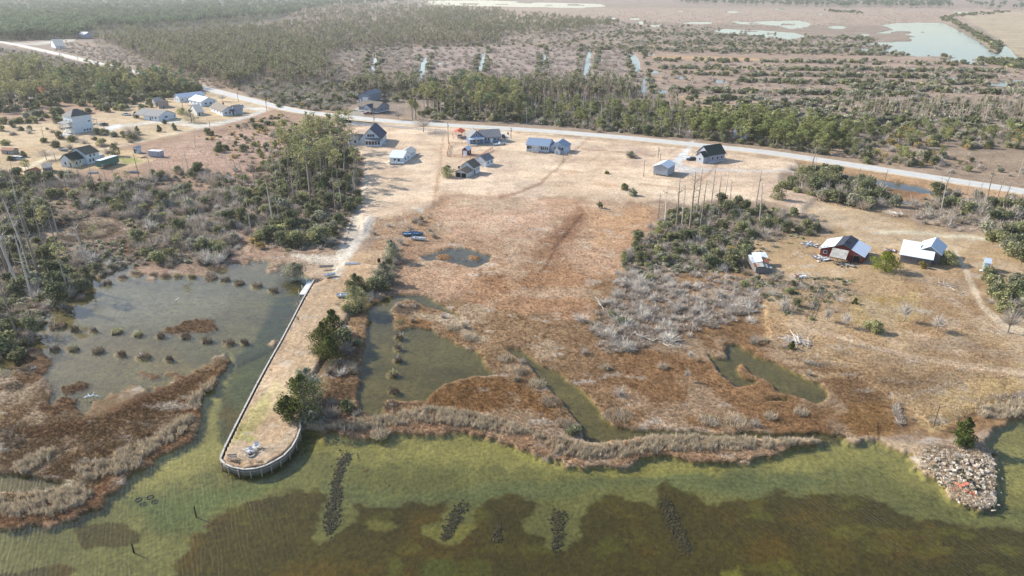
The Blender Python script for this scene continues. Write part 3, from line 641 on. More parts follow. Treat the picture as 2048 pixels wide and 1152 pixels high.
def ground_material():
    m, nt, bs = nodes('ground_soil')
    N = nt.nodes
    at = N.new('ShaderNodeAttribute'); at.attribute_name = 'soil'
    wt = N.new('ShaderNodeAttribute'); wt.attribute_name = 'wet'
    ge = N.new('ShaderNodeNewGeometry')
    n1 = N.new('ShaderNodeTexNoise'); n1.inputs['Scale'].default_value = 1.4; n1.inputs['Detail'].default_value = 6; n1.inputs['Roughness'].default_value = .7
    n2 = N.new('ShaderNodeTexNoise'); n2.inputs['Scale'].default_value = .22; n2.inputs['Detail'].default_value = 5
    L(nt, ge.outputs['Position'], n1.inputs['Vector']); L(nt, ge.outputs['Position'], n2.inputs['Vector'])
    a = N.new('ShaderNodeMapRange'); a.inputs[1].default_value = .3; a.inputs[2].default_value = .7; a.inputs[3].default_value = .56; a.inputs[4].default_value = 1.38
    L(nt, n1.outputs[0], a.inputs[0])
    b = N.new('ShaderNodeMapRange'); b.inputs[1].default_value = .3; b.inputs[2].default_value = .7; b.inputs[3].default_value = .86; b.inputs[4].default_value = 1.12
    L(nt, n2.outputs[0], b.inputs[0])
    mp = N.new('ShaderNodeMapping'); mp.inputs['Scale'].default_value = (.03, .075, 1); L(nt, ge.outputs['Position'], mp.inputs[0])
    n4 = N.new('ShaderNodeTexNoise'); n4.inputs['Scale'].default_value = 1.0; n4.inputs['Detail'].default_value = 7; n4.inputs['Roughness'].default_value = .65; L(nt, mp.outputs[0], n4.inputs['Vector'])
    c4 = N.new('ShaderNodeMapRange'); c4.inputs[1].default_value = .3; c4.inputs[2].default_value = .7; c4.inputs[3].default_value = .74; c4.inputs[4].default_value = 1.2; L(nt, n4.outputs[0], c4.inputs[0])
    m4 = N.new('ShaderNodeMath'); m4.operation = 'MULTIPLY'; L(nt, b.outputs[0], m4.inputs[0]); L(nt, c4.outputs[0], m4.inputs[1])
    mm = N.new('ShaderNodeMath'); mm.operation = 'MULTIPLY'; L(nt, a.outputs[0], mm.inputs[0]); L(nt, m4.outputs[0], mm.inputs[1])
    sc = N.new('ShaderNodeVectorMath'); sc.operation = 'SCALE'; L(nt, at.outputs['Color'], sc.inputs[0]); L(nt, mm.outputs[0], sc.inputs['Scale'])
    L(nt, sc.outputs[0], bs.inputs['Base Color'])
    bs.inputs['Roughness'].default_value = .92; bs.inputs['Specular IOR Level'].default_value = .12
    bp = N.new('ShaderNodeBump'); bp.inputs['Strength'].default_value = .8; bp.inputs['Distance'].default_value = .35
    L(nt, n1.outputs[0], bp.inputs['Height']); L(nt, bp.outputs[0], bs.inputs['Normal'])
    return m
gm = terrain(); gm.materials.append(ground_material())
go = bpy.data.objects.new('ground', gm); COL.objects.link(go); go['kind'] = 'structure'

def water_material():
    m = bpy.data.materials.new('water'); m.use_nodes = True
    nt = m.node_tree; N = nt.nodes; N.clear()
    out = N.new('ShaderNodeOutputMaterial')
    ge = N.new('ShaderNodeNewGeometry')
    mp = N.new('ShaderNodeMapping'); mp.vector_type = 'TEXTURE'; mp.inputs['Rotation'].default_value = (0, 0, R(-63)); mp.inputs['Scale'].default_value = (2.6, .42, 1)
    L(nt, ge.outputs['Position'], mp.inputs[0])
    n = N.new('ShaderNodeTexNoise'); n.inputs['Scale'].default_value = 1.0; n.inputs['Detail'].default_value = 3; n.inputs['Roughness'].default_value = .6
    L(nt, mp.outputs[0], n.inputs['Vector'])
    n0 = N.new('ShaderNodeTexNoise'); n0.inputs['Scale'].default_value = .03; n0.inputs['Detail'].default_value = 2
    L(nt, ge.outputs['Position'], n0.inputs['Vector'])
    m2 = N.new('ShaderNodeMapping'); m2.vector_type = 'TEXTURE'; m2.inputs['Rotation'].default_value = (0, 0, R(27)); m2.inputs['Scale'].default_value = (1, 3.5, 1)
    L(nt, ge.outputs['Position'], m2.inputs[0])
    wv = N.new('ShaderNodeTexWave'); wv.wave_type = 'BANDS'; wv.bands_direction = 'X'; wv.wave_profile = 'SIN'
    wv.inputs['Scale'].default_value = .52; wv.inputs['Distortion'].default_value = 9.0; wv.inputs['Detail'].default_value = 3; wv.inputs['Detail Scale'].default_value = .9; wv.inputs['Detail Roughness'].default_value = .6
    L(nt, m2.outputs[0], wv.inputs['Vector'])
    am = N.new('ShaderNodeMapRange'); am.inputs[1].default_value = .35; am.inputs[2].default_value = .65; am.inputs[3].default_value = .35; am.inputs[4].default_value = 1.0; L(nt, n0.outputs[0], am.inputs[0])
    sx = N.new('ShaderNodeSeparateXYZ'); L(nt, ge.outputs['Position'], sx.inputs[0])      # the lagoon and ponds lie sheltered behind the spit
    sh = N.new('ShaderNodeMapRange'); sh.inputs[1].default_value = 92; sh.inputs[2].default_value = 118; sh.inputs[3].default_value = 1.0; sh.inputs[4].default_value = .12; L(nt, sx.outputs['Y'], sh.inputs[0])
    a2 = N.new('ShaderNodeMath'); a2.operation = 'MULTIPLY'; L(nt, am.outputs[0], a2.inputs[0]); L(nt, sh.outputs[0], a2.inputs[1])
    wm_ = N.new('ShaderNodeMath'); wm_.operation = 'MULTIPLY'; L(nt, wv.outputs['Fac'], wm_.inputs[0]); L(nt, a2.outputs[0], wm_.inputs[1])
    nm_ = N.new('ShaderNodeMath'); nm_.operation = 'MULTIPLY'; L(nt, n.outputs[0], nm_.inputs[0]); L(nt, a2.outputs[0], nm_.inputs[1])
    b0 = N.new('ShaderNodeBump'); b0.inputs['Strength'].default_value = 1.0; b0.inputs['Distance'].default_value = .036; L(nt, wm_.outputs[0], b0.inputs['Height'])
    bp = N.new('ShaderNodeBump'); bp.inputs['Strength'].default_value = .6; bp.inputs['Distance'].default_value = .13
    L(nt, nm_.outputs[0], bp.inputs['Height']); L(nt, b0.outputs[0], bp.inputs['Normal'])
    gl = N.new('ShaderNodeBsdfGlossy'); gl.inputs['Roughness'].default_value = .05; gl.inputs['Color'].default_value = (.95, .97, 1, 1)
    L(nt, bp.outputs[0], gl.inputs['Normal'])
    tr = N.new('ShaderNodeBsdfTransparent'); tr.inputs['Color'].default_value = (.95, .93, .80, 1)
    dt = N.new('ShaderNodeVectorMath'); dt.operation = 'DOT_PRODUCT'; L(nt, bp.outputs[0], dt.inputs[0]); L(nt, ge.outputs['Incoming'], dt.inputs[1])
    ab = N.new('ShaderNodeMath'); ab.operation = 'ABSOLUTE'; L(nt, dt.outputs['Value'], ab.inputs[0])
    om = N.new('ShaderNodeMath'); om.operation = 'SUBTRACT'; om.inputs[0].default_value = 1; L(nt, ab.outputs[0], om.inputs[1]); om.use_clamp = True
    pw = N.new('ShaderNodeMath'); pw.operation = 'POWER'; pw.inputs[1].default_value = 5; L(nt, om.outputs[0], pw.inputs[0])
    fr = N.new('ShaderNodeMath'); fr.operation = 'MULTIPLY_ADD'; fr.inputs[1].default_value = .98; fr.inputs[2].default_value = .02; L(nt, pw.outputs[0], fr.inputs[0])
    ms = N.new('ShaderNodeMixShader'); L(nt, fr.outputs[0], ms.inputs[0]); L(nt, tr.outputs[0], ms.inputs[1]); L(nt, gl.outputs[0], ms.inputs[2])
    L(nt, ms.outputs[0], out.inputs['Surface'])
    return m
WATER = water_material()
wm = bpy.data.meshes.new('water')
wm.from_pydata([(-9000, -200, 0), (9000, -200, 0), (9000, 16000, 0), (-9000, 16000, 0)], [], [(0, 1, 2, 3)])
wm.materials.append(WATER)
wob = bpy.data.objects.new('water', wm); COL.objects.link(wob); wob['kind'] = 'structure'

# ------------------------------------------------------------------ paved road with its lines
def resample(pts, step):
    P = [Vector(p) for p in pts]
    # smooth curve through the points
    out = []
    for i in range(len(P) - 1):
        p0, p1, p2, p3 = P[max(i - 1, 0)], P[i], P[i + 1], P[min(i + 2, len(P) - 1)]
        n = max(2, int((p2 - p1).length / step))
        for k in range(n):
            t = k / n
            out.append(.5 * ((2 * p1) + (p2 - p0) * t + (2 * p0 - 5 * p1 + 4 * p2 - p3) * t * t + (3 * p1 - p0 - 3 * p2 + p3) * t ** 3))
    out.append(P[-1]); return out
RW = resample([(*G(x, y), 0) for x, y in ROAD], 9.0)
def ribbon(mb, line, off, half, z, on=None, m=0):
    for i in range(len(line) - 1):
        if on and not on(i): continue
        q = []
        for j in (i, i + 1):
            d = (line[min(j + 1, len(line) - 1)] - line[max(j - 1, 0)]).normalized(); nn = Vector((-d.y, d.x, 0))
            q.append((line[j] + nn * (off - half), line[j] + nn * (off + half)))
        mb.face([(*q[0][0].xy, z), (*q[1][0].xy, z), (*q[1][1].xy, z), (*q[0][1].xy, z)], m)
rd = MB(); ribbon(rd, RW, 0, 3.7, 1.10)
for s in (-1, 1):       # shoulders fall to the verge
    for i in range(len(RW) - 1):
        q = []
        for j in (i, i + 1):
            d = (RW[min(j + 1, len(RW) - 1)] - RW[max(j - 1, 0)]).normalized(); nn = Vector((-d.y, d.x, 0)) * s
            q.append((RW[j] + nn * 3.7, RW[j] + nn * 6.2))
        rd.face([(*q[0][0].xy, 1.10), (*q[1][0].xy, 1.10), (*q[1][1].xy, .85), (*q[0][1].xy, .85)], 1)
ASPH = mat('worn_asphalt', (206,200,192), .75, .10, .35)
VERGE = mat('verge', (204,180,148), .95, .2, .6)
ro = bpy.data.objects.new('road', rd.mesh('road', [ASPH, VERGE])); COL.objects.link(ro); ro['kind'] = 'structure'
lm = MB()
for s in (-3.3, 3.3): ribbon(lm, RW, s, .07, 1.105)
put(lm, 'edge_line', mat('white_line', (226,224,218), .7, .1), ro)
lm = MB()
for s in (-.14, .14): ribbon(lm, RW, s, .06, 1.105)
put(lm, 'centre_line', mat('yellow_line', (214,178,92), .7, .1), ro)
# ------------------------------------------------------------------ plants: prototypes
def cards(n, cen, rad, size, rs, shell=.55, flat=0.0, aspect=.6):
    """n small leaf faces spread through an ellipsoid"""
    d = rs.normal(size=(n, 3)); d /= np.linalg.norm(d, axis=1)[:, None]
    r = shell + (1 - shell) * rs.random(n) ** .6
    r = np.where(rs.random(n) < .25, r * rs.random(n), r)
    c = np.asarray(cen) + d * r[:, None] * np.asarray(rad)
    u = rs.normal(size=(n, 3)); u[:, 2] *= (1 - flat); u /= np.linalg.norm(u, axis=1)[:, None]
    w = np.cross(u, rs.normal(size=(n, 3))); w /= np.linalg.norm(w, axis=1)[:, None]
    s = size * (.6 + .8 * rs.random(n))[:, None]
    a, b = u * s * .5, w * s * .5 * aspect
    V = np.stack([c - a - b * .4, c + a * .2 - b, c + a, c - a * .1 + b], 1).reshape(-1, 3)
    F = np.arange(n * 4).reshape(n, 4)
    return V, F
def twigs(n, rs, height, spread, width, base=.15, up=.5, lift=0.0):
    """n thin bare branches fanning out of a root"""
    az = rs.random(n) * 2 * np.pi; el = np.clip(rs.normal(up, .35, n), .02, 1.45)
    ln = (.35 + .65 * rs.random(n))
    d = np.stack([np.cos(az) * np.cos(el) * spread, np.sin(az) * np.cos(el) * spread, np.sin(el) * height], 1)
    st = rs.random(n) * .55
    p0 = d * st[:, None] * ln[:, None] + np.stack([rs.normal(0, base, n), rs.normal(0, base, n), np.full(n, lift)], 1)
    dd = d + rs.normal(0, .28, (n, 3)) * np.array([spread, spread, height * .6])
    p1 = p0 + dd * ln[:, None] * (1 - st[:, None] * .6)
    p1[:, 2] = np.maximum(p1[:, 2], .03)
    w = np.cross(dd, rs.normal(size=(n, 3))); w /= np.linalg.norm(w, axis=1)[:, None] + 1e-9
    w *= width * (.5 + rs.random(n))[:, None]
    V = np.stack([p0 - w, p0 + w, p1 + w * .25, p1 - w * .25], 1).reshape(-1, 3)
    return V, np.arange(n * 4).reshape(n, 4)
def nmesh(name, parts, mats):
    V, F, M, b = [], [], [], 0
    for (v, f), m in parts:
        V.append(v); F.append(f + b); M.append(np.full(len(f), m)); b += len(v)
    V = np.concatenate(V); F = np.concatenate(F); M = np.concatenate(M)
    me = bpy.data.meshes.new(name)
    me.vertices.add(len(V)); me.vertices.foreach_set('co', V.astype(np.float32).ravel())
    me.loops.add(F.size); me.loops.foreach_set('vertex_index', F.astype(np.int32).ravel())
    me.polygons.add(len(F)); me.polygons.foreach_set('loop_start', np.arange(0, F.size, 4, dtype=np.int32))
    for m in mats: me.materials.append(m)
    me.polygons.foreach_set('material_index', M.astype(np.int32))
    me.update(); me.validate()
    return me
def tubes(specs, n=5):
    mb = MB()
    for pts, rad in specs: mb.tube(pts, rad, n, cap=False)
    V = np.array(mb.v); F = np.array(mb.f)
    return V, F
BARK = foliage('pine_bark', (176,158,142), (140,124,110), .2, .2, trans=0)
SILVER = foliage('dead_wood', (226,210,194), (190,172,156), .2, .25, trans=0)
PINE = foliage('pine_needles', (160,156,106), (180,170,118), .25, .5, trans=.4)
PINED = foliage('dark_needles', (104,122,90), (128,138,100), .25, .5, trans=.4)
PINEB = foliage('fresh_needles', (152,154,98), (174,170,108), .2, .5, trans=.4)
OLIVE = foliage('olive_leaves', (150,148,102), (174,166,118), .3, .6, trans=.35)
DARK = foliage('dark_leaves', (130,132,94), (154,150,110), .25, .6, trans=.35)
GOLD = foliage('golden_leaves', (198,178,104), (196,164,110), .25, .5, trans=.4)
GREYG = foliage('grey_green_leaves', (176,170,140), (188,178,150), .25, .5, trans=.35)
TWIG = foliage('bare_twigs', (222,204,186), (200,180,162), .18, .35, trans=.15)
TWIGM = foliage('mauve_twigs', (212,190,170), (196,172,150), .18, .35, trans=.15)
PALE = foliage('bleached_twigs', (244,228,210), (226,208,190), .12, .3, trans=.1)
FARL = foliage('far_olive_needles', (136,136,98), (158,148,110), .2, .5, trans=.35)
def trunk_pts(h, rs, lean=.04, k=5):
    dx, dy = rs.normal(0, lean, 2)
    return [(dx * h * t + rs.normal(0, .05) * t, dy * h * t + rs.normal(0, .05) * t, h * t) for t in np.linspace(0, 1, k)]
def pine_proto(seed, h, leaf, n=420, crown0=.55, thin=1.0, fine=.8):
    rs = np.random.default_rng(seed)
    tp = trunk_pts(h, rs)
    sp = [(tp, [h * .016, h * .014, h * .011, h * .008, h * .003])]
    cl = []
    nb = rs.integers(9, 13)
    for i in range(nb):
        t = crown0 + (1 - crown0) * (i + .5) / nb
        a = rs.random() * 6.28; reach = h * .17 * (1.25 - t * .75) * (.5 + rs.random())
        z = h * t; c = (tp[-1][0] * t + math.cos(a) * reach, tp[-1][1] * t + math.sin(a) * reach, z + .03 * h)
        sp.append(([(tp[-1][0] * t, tp[-1][1] * t, z - .02 * h), c], [h * .005, h * .002]))
        rr = h * .085 * (.7 + .6 * rs.random()) * thin
        cl.append(cards(n // nb, c, (rr * 1.25, rr * 1.25, rr * .62), fine, rs, .4, .3))
    cl.append(cards(n // nb, (tp[-1][0], tp[-1][1], h * .98), (h * .07,) * 3, fine, rs, .3))
    for i in range(5):      # dead lower stubs
        t = .3 + .3 * rs.random(); a = rs.random() * 6.28
        sp.append(([(tp[-1][0] * t, tp[-1][1] * t, h * t), (tp[-1][0] * t + math.cos(a) * h * .07, tp[-1][1] * t + math.sin(a) * h * .07, h * (t + .015))], [h * .003, h * .001]))
    return nmesh('trunk', [(tubes(sp), 0)], [BARK]), nmesh('crown', [(c, 0) for c in cl], [leaf])
def snag_proto(seed, h, bark, nb=7):
    rs = np.random.default_rng(seed)
    tp = trunk_pts(h, rs, .035)
    main = [(tp, [h * .015, h * .014, h * .012, h * .009, h * .004])]
    br = []
    for i in range(nb):
        t = .45 + .5 * rs.random(); a = rs.random() * 6.28; l = h * (.05 + .12 * rs.random())
        p = np.array([np.interp(t, np.linspace(0, 1, 5), [q[k] for q in tp]) for k in range(3)])
        e = p + np.array([math.cos(a) * l, math.sin(a) * l, l * .5])
        br.append(([tuple(p), tuple(e)], [h * .005, h * .0015]))
        br.append(([tuple((p + e) / 2), tuple((p + e) / 2 + np.array([rs.normal() * l * .3, rs.normal() * l * .3, l * .4]))], [h * .003, h * .001]))
    return nmesh('trunk', [(tubes(main, 6), 0)], [bark]), nmesh('branch', [(tubes(br, 3), 0)], [bark])
def shrub_proto(seed, leaf, n=850, size=.27, tall=1.0, lob=6, tw=TWIG):
    """a bushy shrub about 2 m wide and 2 m tall"""
    rs = np.random.default_rng(seed); P = []
    for i in range(lob):
        a = rs.random() * 6.28; r = .62 * rs.random() ** .5
        z = tall * (.55 + .75 * rs.random() * (1 - r * .6)); q = .42 + .3 * rs.random()
        P.append((cards(n // lob, (math.cos(a) * r, math.sin(a) * r, z), (q, q, q * .85), size, rs, .5), 0))
    P.append((cards(n // 5, (0, 0, .4 * tall), (.9, .9, .42), size, rs, .6), 0))
    P.append((twigs(26, rs, 1.5 * tall, .8, .025, .1, .8), 1))
    return nmesh('shrub', P, [leaf, tw])
def bare_proto(seed, tw, n=240, width=.026, leaf=None, up=.75, thick=5):
    rs = np.random.default_rng(seed)
    P = [(twigs(n, rs, 1.9, 1.25, width, .22, up), 0)]
    sp = []
    for i in range(thick):
        a = rs.random() * 6.28; e = .5 + .9 * rs.random(); l = 1.1 + .8 * rs.random()
        m = (math.cos(a) * math.cos(e) * l * .5, math.sin(a) * math.cos(e) * l * .5, math.sin(e) * l * .55)
        sp.append(([(0, 0, 0), m, (m[0] * 1.9 + rs.normal() * .15, m[1] * 1.9 + rs.normal() * .15, m[2] * 1.8)], [.07, .05, .015]))
    P.append((tubes(sp, 4), 0))
    if leaf: P.append((cards(60, (0, 0, .5), (.8, .8, .45), .3, rs, .5), 1))
    return nmesh('shrub', P, [tw] + ([leaf] if leaf else []))
def log_proto(seed, bark, l=6.0):
    rs = np.random.default_rng(seed)
    pts = [(x, rs.normal(0, .12), .22 + .05 * x + rs.normal(0, .04)) for x in np.linspace(0, l, 5)]
    sp = [(pts, [.13, .12, .10, .07, .03])]
    for i in range(9):
        x = l * (.3 + .7 * rs.random()); a = rs.random() * 6.28; k = .6 + 1.5 * rs.random()
        p = (x, 0, .3); q = (x + k * .8, k * math.cos(a) * .8, .3 + abs(math.sin(a)) * k)
        sp.append(([p, q, (q[0] + rs.normal() * .5, q[1] + rs.normal() * .5, abs(q[2] + rs.normal() * .4))], [.04, .03, .01]))
    for i in range(5):      # torn root plate
        a = rs.random() * 6.28
        sp.append(([(0, 0, .3), (-.5, math.cos(a) * .7, .3 + math.sin(a) * .5 + .2)], [.09, .02]))
    return nmesh('log', [(tubes(sp, 5), 0)], [bark])
def tuft_proto(seed, m, n=16, h=.45, w=.03, spread=.28, lean=.5):
    rs = np.random.default_rng(seed)
    V, F = twigs(n, rs, h, spread * 1.2, w, spread * .5, 1.05)
    return nmesh('tuft', [((V, F), 0)], [m])
def far_proto(seed, leaf, k=5, bare=False, spread=6.0, h0=10, h1=15, cr=1.0):
    rs = np.random.default_rng(seed); P = []
    for i in range(k):
        x, y = rs.normal(0, spread * .45, 2); h = h0 + (h1 - h0) * rs.random()
        P.append((tubes([([(x, y, 0), (x + rs.normal() * .3, y, h * .97)], [h * .016, h * .006])], 3), 1))
        if not bare or rs.random() < .16:
            for j in range(3):
                a = rs.random() * 6.28; rr = h * .11 * cr
                P.append((cards(16, (x + math.cos(a) * rr, y + math.sin(a) * rr, h * (.7 + .12 * j)), (rr * 1.3, rr * 1.3, rr), 1.35 * cr, rs, .4), 0))
        else:
            v, f = twigs(14, rs, h * .35, h * .14, .06, .2, .8, 0); v[:, 0] += x; v[:, 1] += y; v[:, 2] += h * .62; P.append(((v, f), 1))
    if k > 1:
        P.append((cards(30, (0, 0, 1.2), (spread * .8, spread * .8, 1.5), 1.2, rs, .3), 1 if bare else 0))
        if bare: P.append((cards(10, (0, 0, 1.0), (spread * .8, spread * .8, 1.2), 1.2, rs, .3), 0))
    return nmesh('trees', P, [leaf, TWIGM])

PR = {
 'pine': [pine_proto(100 + i, 14, PINED if i == 2 else PINE, 520, .62, .85, .55) for i in range(5)],
 'freshpine': [pine_proto(140 + i, 10, PINEB, 900, .35, 1.25, .5) for i in range(4)],
 'thinpine': [pine_proto(160 + i, 14, PINE, 260, .72, .85, .5) for i in range(4)],
 'snag': [snag_proto(200 + i, 14, SILVER if i % 2 else BARK, 4 + 2 * i) for i in range(5)],
 'ever': [shrub_proto(300 + i, (OLIVE, DARK, OLIVE, DARK, GREYG)[i], tall=(1.0, 1.55, 1.15, 1.8, 1.0)[i], lob=(6, 8, 6, 9, 6)[i]) for i in range(5)],
 'gold': [shrub_proto(330 + i, GOLD, 320) for i in range(3)],
 'bare': [bare_proto(400 + i, (TWIG, TWIGM, TWIG, TWIGM)[i], leaf=(None, GREYG, None, OLIVE)[i]) for i in range(4)],
 'pale': [bare_proto(430 + i, PALE, 260, .026, None, .5 + .1 * i, 7) for i in range(4)],
 'log': [log_proto(460 + i, PALE if i % 2 else SILVER, 4.5 + i) for i in range(4)],
}
TUFTM = tinted('marsh_grass_blades')
FAR = {
 'fpine': [far_proto(500 + i, PINED, 6, cr=1.15) for i in range(4)],
 'folive': [far_proto(520 + i, FARL, 5, cr=.8) for i in range(4)],
 'fbare': [far_proto(540 + i, FARL, 6, True, h0=7, h1=12) for i in range(4)],
 'fsnag': [far_proto(550 + i, FARL, 3, True, 4.5, 9, 14) for i in range(3)],
 'fscrub': [shrub_proto(560 + i, (GREYG, OLIVE, GREYG, DARK)[i], 130, .6, 1.0, 4, TWIGM) for i in range(4)],
 'fbush': [bare_proto(580 + i, (TWIG, TWIGM, TWIGM)[i], 70, .06, (None, GREYG, None)[i], .7, 3) for i in range(3)],
}
TUFTS = [tuft_proto(600 + i, TUFTM, 14) for i in range(4)]
REEDS = [tuft_proto(620 + i, TUFTM, 22, 1.6, .03, .35) for i in range(4)]

# ------------------------------------------------------------------ scatter (for what nobody could count)
def scatter(name, label, meshes, pos, rotz, scl, tint=None, cat=None, lean=0.12):
    pc = bpy.data.collections.new(name + '_kinds')
    for i, me in enumerate(meshes):
        o = bpy.data.objects.new('%s_kind_%02d' % (name, i), me); pc.objects.link(o)
    n = len(pos)
    me = bpy.data.meshes.new(name)
    me.vertices.add(n); me.vertices.foreach_set('co', np.asarray(pos, np.float32).ravel())
    rot = np.c_[rng.normal(0, lean, n), rng.normal(0, lean, n), rotz].astype(np.float32)
    a = me.attributes.new('rot', 'FLOAT_VECTOR', 'POINT'); a.data.foreach_set('vector', rot.ravel())
    a = me.attributes.new('scl', 'FLOAT_VECTOR', 'POINT'); a.data.foreach_set('vector', np.asarray(scl, np.float32).ravel())
    a = me.attributes.new('idx', 'INT', 'POINT'); a.data.foreach_set('value', rng.integers(0, len(meshes), n).astype(np.int32))
    if tint is not None:
        a = me.attributes.new('tint', 'FLOAT_COLOR', 'POINT'); a.data.foreach_set('color', np.c_[tint, np.ones(n)].astype(np.float32).ravel())
    o = bpy.data.objects.new(name, me); COL.objects.link(o)
    o['kind'] = 'stuff'; o['label'] = label
    if cat: o['category'] = cat
    ng = bpy.data.node_groups.new(name + '_spread', 'GeometryNodeTree')
    ng.interface.new_socket('Geometry', in_out='INPUT', socket_type='NodeSocketGeometry')
    ng.interface.new_socket('Geometry', in_out='OUTPUT', socket_type='NodeSocketGeometry')
    N = ng.nodes; gi = N.new('NodeGroupInput'); gu = N.new('NodeGroupOutput')
    ci = N.new('GeometryNodeCollectionInfo'); ci.inputs['Collection'].default_value = pc
    ci.inputs['Separate Children'].default_value = True; ci.inputs['Reset Children'].default_value = True
    ip = N.new('GeometryNodeInstanceOnPoints'); ip.inputs['Pick Instance'].default_value = True
    def na(nm, t):
        x = N.new('GeometryNodeInputNamedAttribute'); x.data_type = t; x.inputs['Name'].default_value = nm
        return next(q for q in x.outputs if q.enabled and q.name == 'Attribute')
    er = N.new('FunctionNodeEulerToRotation')
    ng.links.new(na('rot', 'FLOAT_VECTOR'), er.inputs[0])
    ng.links.new(gi.outputs[0], ip.inputs['Points']); ng.links.new(ci.outputs[0], ip.inputs['Instance'])
    ng.links.new(na('idx', 'INT'), ip.inputs['Instance Index']); ng.links.new(er.outputs[0], ip.inputs['Rotation'])
    ng.links.new(na('scl', 'FLOAT_VECTOR'), ip.inputs['Scale']); ng.links.new(ip.outputs[0], gu.inputs[0])
    md = o.modifiers.new('spread', 'NODES'); md.node_group = ng
    return o

def in_px(poly, n, jit=0.0):
    """n points spread evenly over a picture outline"""
    P = np.asarray(poly, float); x0, y0 = P.min(0); x1, y1 = P.max(0)
    out = np.zeros((0, 2))
    while len(out) < n:
        q = rng.random((max(200, n * 2), 2)) * (x1 - x0, y1 - y0) + (x0, y0)
        out = np.r_[out, q[sd_poly(q[:, 0], q[:, 1], poly) > 0]]
    return out[:n] + rng.normal(0, jit, (n, 2)) * (1, .6)
def area(P):
    P = np.asarray(P); x, y = P[:, 0], P[:, 1]
    return abs(np.dot(x, np.roll(y, 1)) - np.dot(y, np.roll(x, 1))) / 2
def in_world(poly, per100):
    """picture points whose places on the ground are evenly spread, so many per 100 square metres"""
    W = np.array([G(*p) for p in poly]); n = max(1, int(area(W) * per100 / 100))
    x0, y0 = W.min(0); x1, y1 = W.max(0); out = np.zeros((0, 2))
    while len(out) < n:
        q = rng.random((max(300, n * 2), 2)) * (x1 - x0, y1 - y0) + (x0, y0)
        out = np.r_[out, q[sd_poly(q[:, 0], q[:, 1], W) > 0]]
    return out[:n]
# ------------------------------------------------------------------ plants: where they grow
NAME = {'pine': ('pine_tree', 'tree'), 'freshpine': ('pine_tree', 'tree'), 'thinpine': ('pine_tree', 'tree'), 'snag': ('dead_tree', 'tree'),
        'ever': ('evergreen_shrub', 'shrub'), 'gold': ('golden_shrub', 'shrub'), 'bare': ('bare_shrub', 'shrub'), 'pale': ('bleached_bush', 'bush'), 'log': ('fallen_log', 'log')}
UNIT = {'pine': 14.0, 'freshpine': 10.0, 'thinpine': 14.0, 'snag': 14.0, 'ever': 1.9, 'gold': 1.9, 'bare': 1.7, 'pale': 1.7, 'log': 6.0}
LOOK = {'pine': 'tall pine with a green needle crown', 'freshpine': 'bushy bright green young pine', 'thinpine': 'thin-crowned tall pine', 'snag': 'bare dead tree trunk', 'ever': 'dark evergreen shrub',
        'gold': 'golden-leaved shrub', 'bare': 'bare grey twiggy shrub', 'pale': 'bleached leafless bush', 'log': 'weathered fallen trunk'}
VLOOK = {'ever': ['rounded olive evergreen shrub', 'dark evergreen shrub', 'upright olive evergreen shrub', 'slim dark evergreen shrub', 'grey-green evergreen shrub'], 'bare': ['bare grey shrub', 'bare mauve-brown shrub', 'spiky grey shrub', 'bare brown shrub'],
  'pine': ['slim olive tall pine', 'olive tall pine', 'dark green tall pine', 'olive tall pine', 'broad olive tall pine'], 'snag': ['brown bare dead tree', 'silvery bare dead tree', 'brown bare dead tree', 'silvery bare dead tree', 'brown branchy dead tree']}
KEEPOUT = []            # (X, Y, r) places taken by buildings, lanes and yards; filled here by hand from the picture
for x, y, r in [(165,262,11),(320,238,14),(390,208,18),(450,228,14),(160,328,14),(220,333,12),(310,312,6),(75,350,7),(745,215,20),(765,290,15),(812,322,11),(970,285,13),(940,345,10),(1090,303,14),(1412,318,11),(1325,348,9),(1688,510,11),(1533,540,6),(1845,520,10),(1973,540,4),(395,229,6),(83,190,9),(122,96,14),(165,74,16),(170,455,10),(195,468,9),(150,462,9)]:
    KEEPOUT.append((*G(x, y), r))
PLANTS = []             # kind, X, Y, height, label, group
def zone(tag, poly, specs, clump=0.0, cs=14.0, water=False):
    P_ = np.asarray(poly, float); bb = (*P_.min(0), *P_.max(0))
    for kind, per100, h0, h1 in specs:
        q = in_world(poly, per100); q = q + rng.normal(0, 2.2, q.shape) * (rng.random((len(q), 1)) < .5)
        if clump:
            k = fbm(q[:, 0] / cs, q[:, 1] / cs, 500 + sum(map(ord, tag)) % 90, 3)
            q = q[k > (.47 - .25 * (1 - clump)) + .05 * (kind in ('bare', 'pale')) * 0]
        if not len(q): continue
        px = np.array([PX(a, b) for a, b in q])
        w = ground(px[:, 0], px[:, 1])[2]
        for (X, Y), (x, y), ww in zip(q, px, w):
            if ww > .3 and not water: continue
            if any((X - a) ** 2 + (Y - b) ** 2 < r * r for a, b, r in KEEPOUT): continue
            h = h0 + (h1 - h0) * rng.random() ** 1.3
            fx, fy = (x - bb[0]) / (bb[2] - bb[0]), (y - bb[1]) / (bb[3] - bb[1]); v = int(rng.integers(len(PR[kind])))
            big = ('low', 'middling', 'large')[min(2, int(3 * (h - h0) / (h1 - h0) * 1.15))]
            spot = ('far', 'middle', 'near')[min(2, int(fy * 3))] + ' ' + ('left', 'centre', 'right')[min(2, max(0, int(fx * 3)))]
            look = VLOOK[kind][v % len(VLOOK[kind])] if kind in VLOOK else LOOK[kind]
            PLANTS.append((kind, X, Y, h, '%s %s %s, %s' % (big, look, tag, spot), '%s plants %s' % (NAME[kind][0].replace('_', ' '), tag), v))
LANE_GAP = None
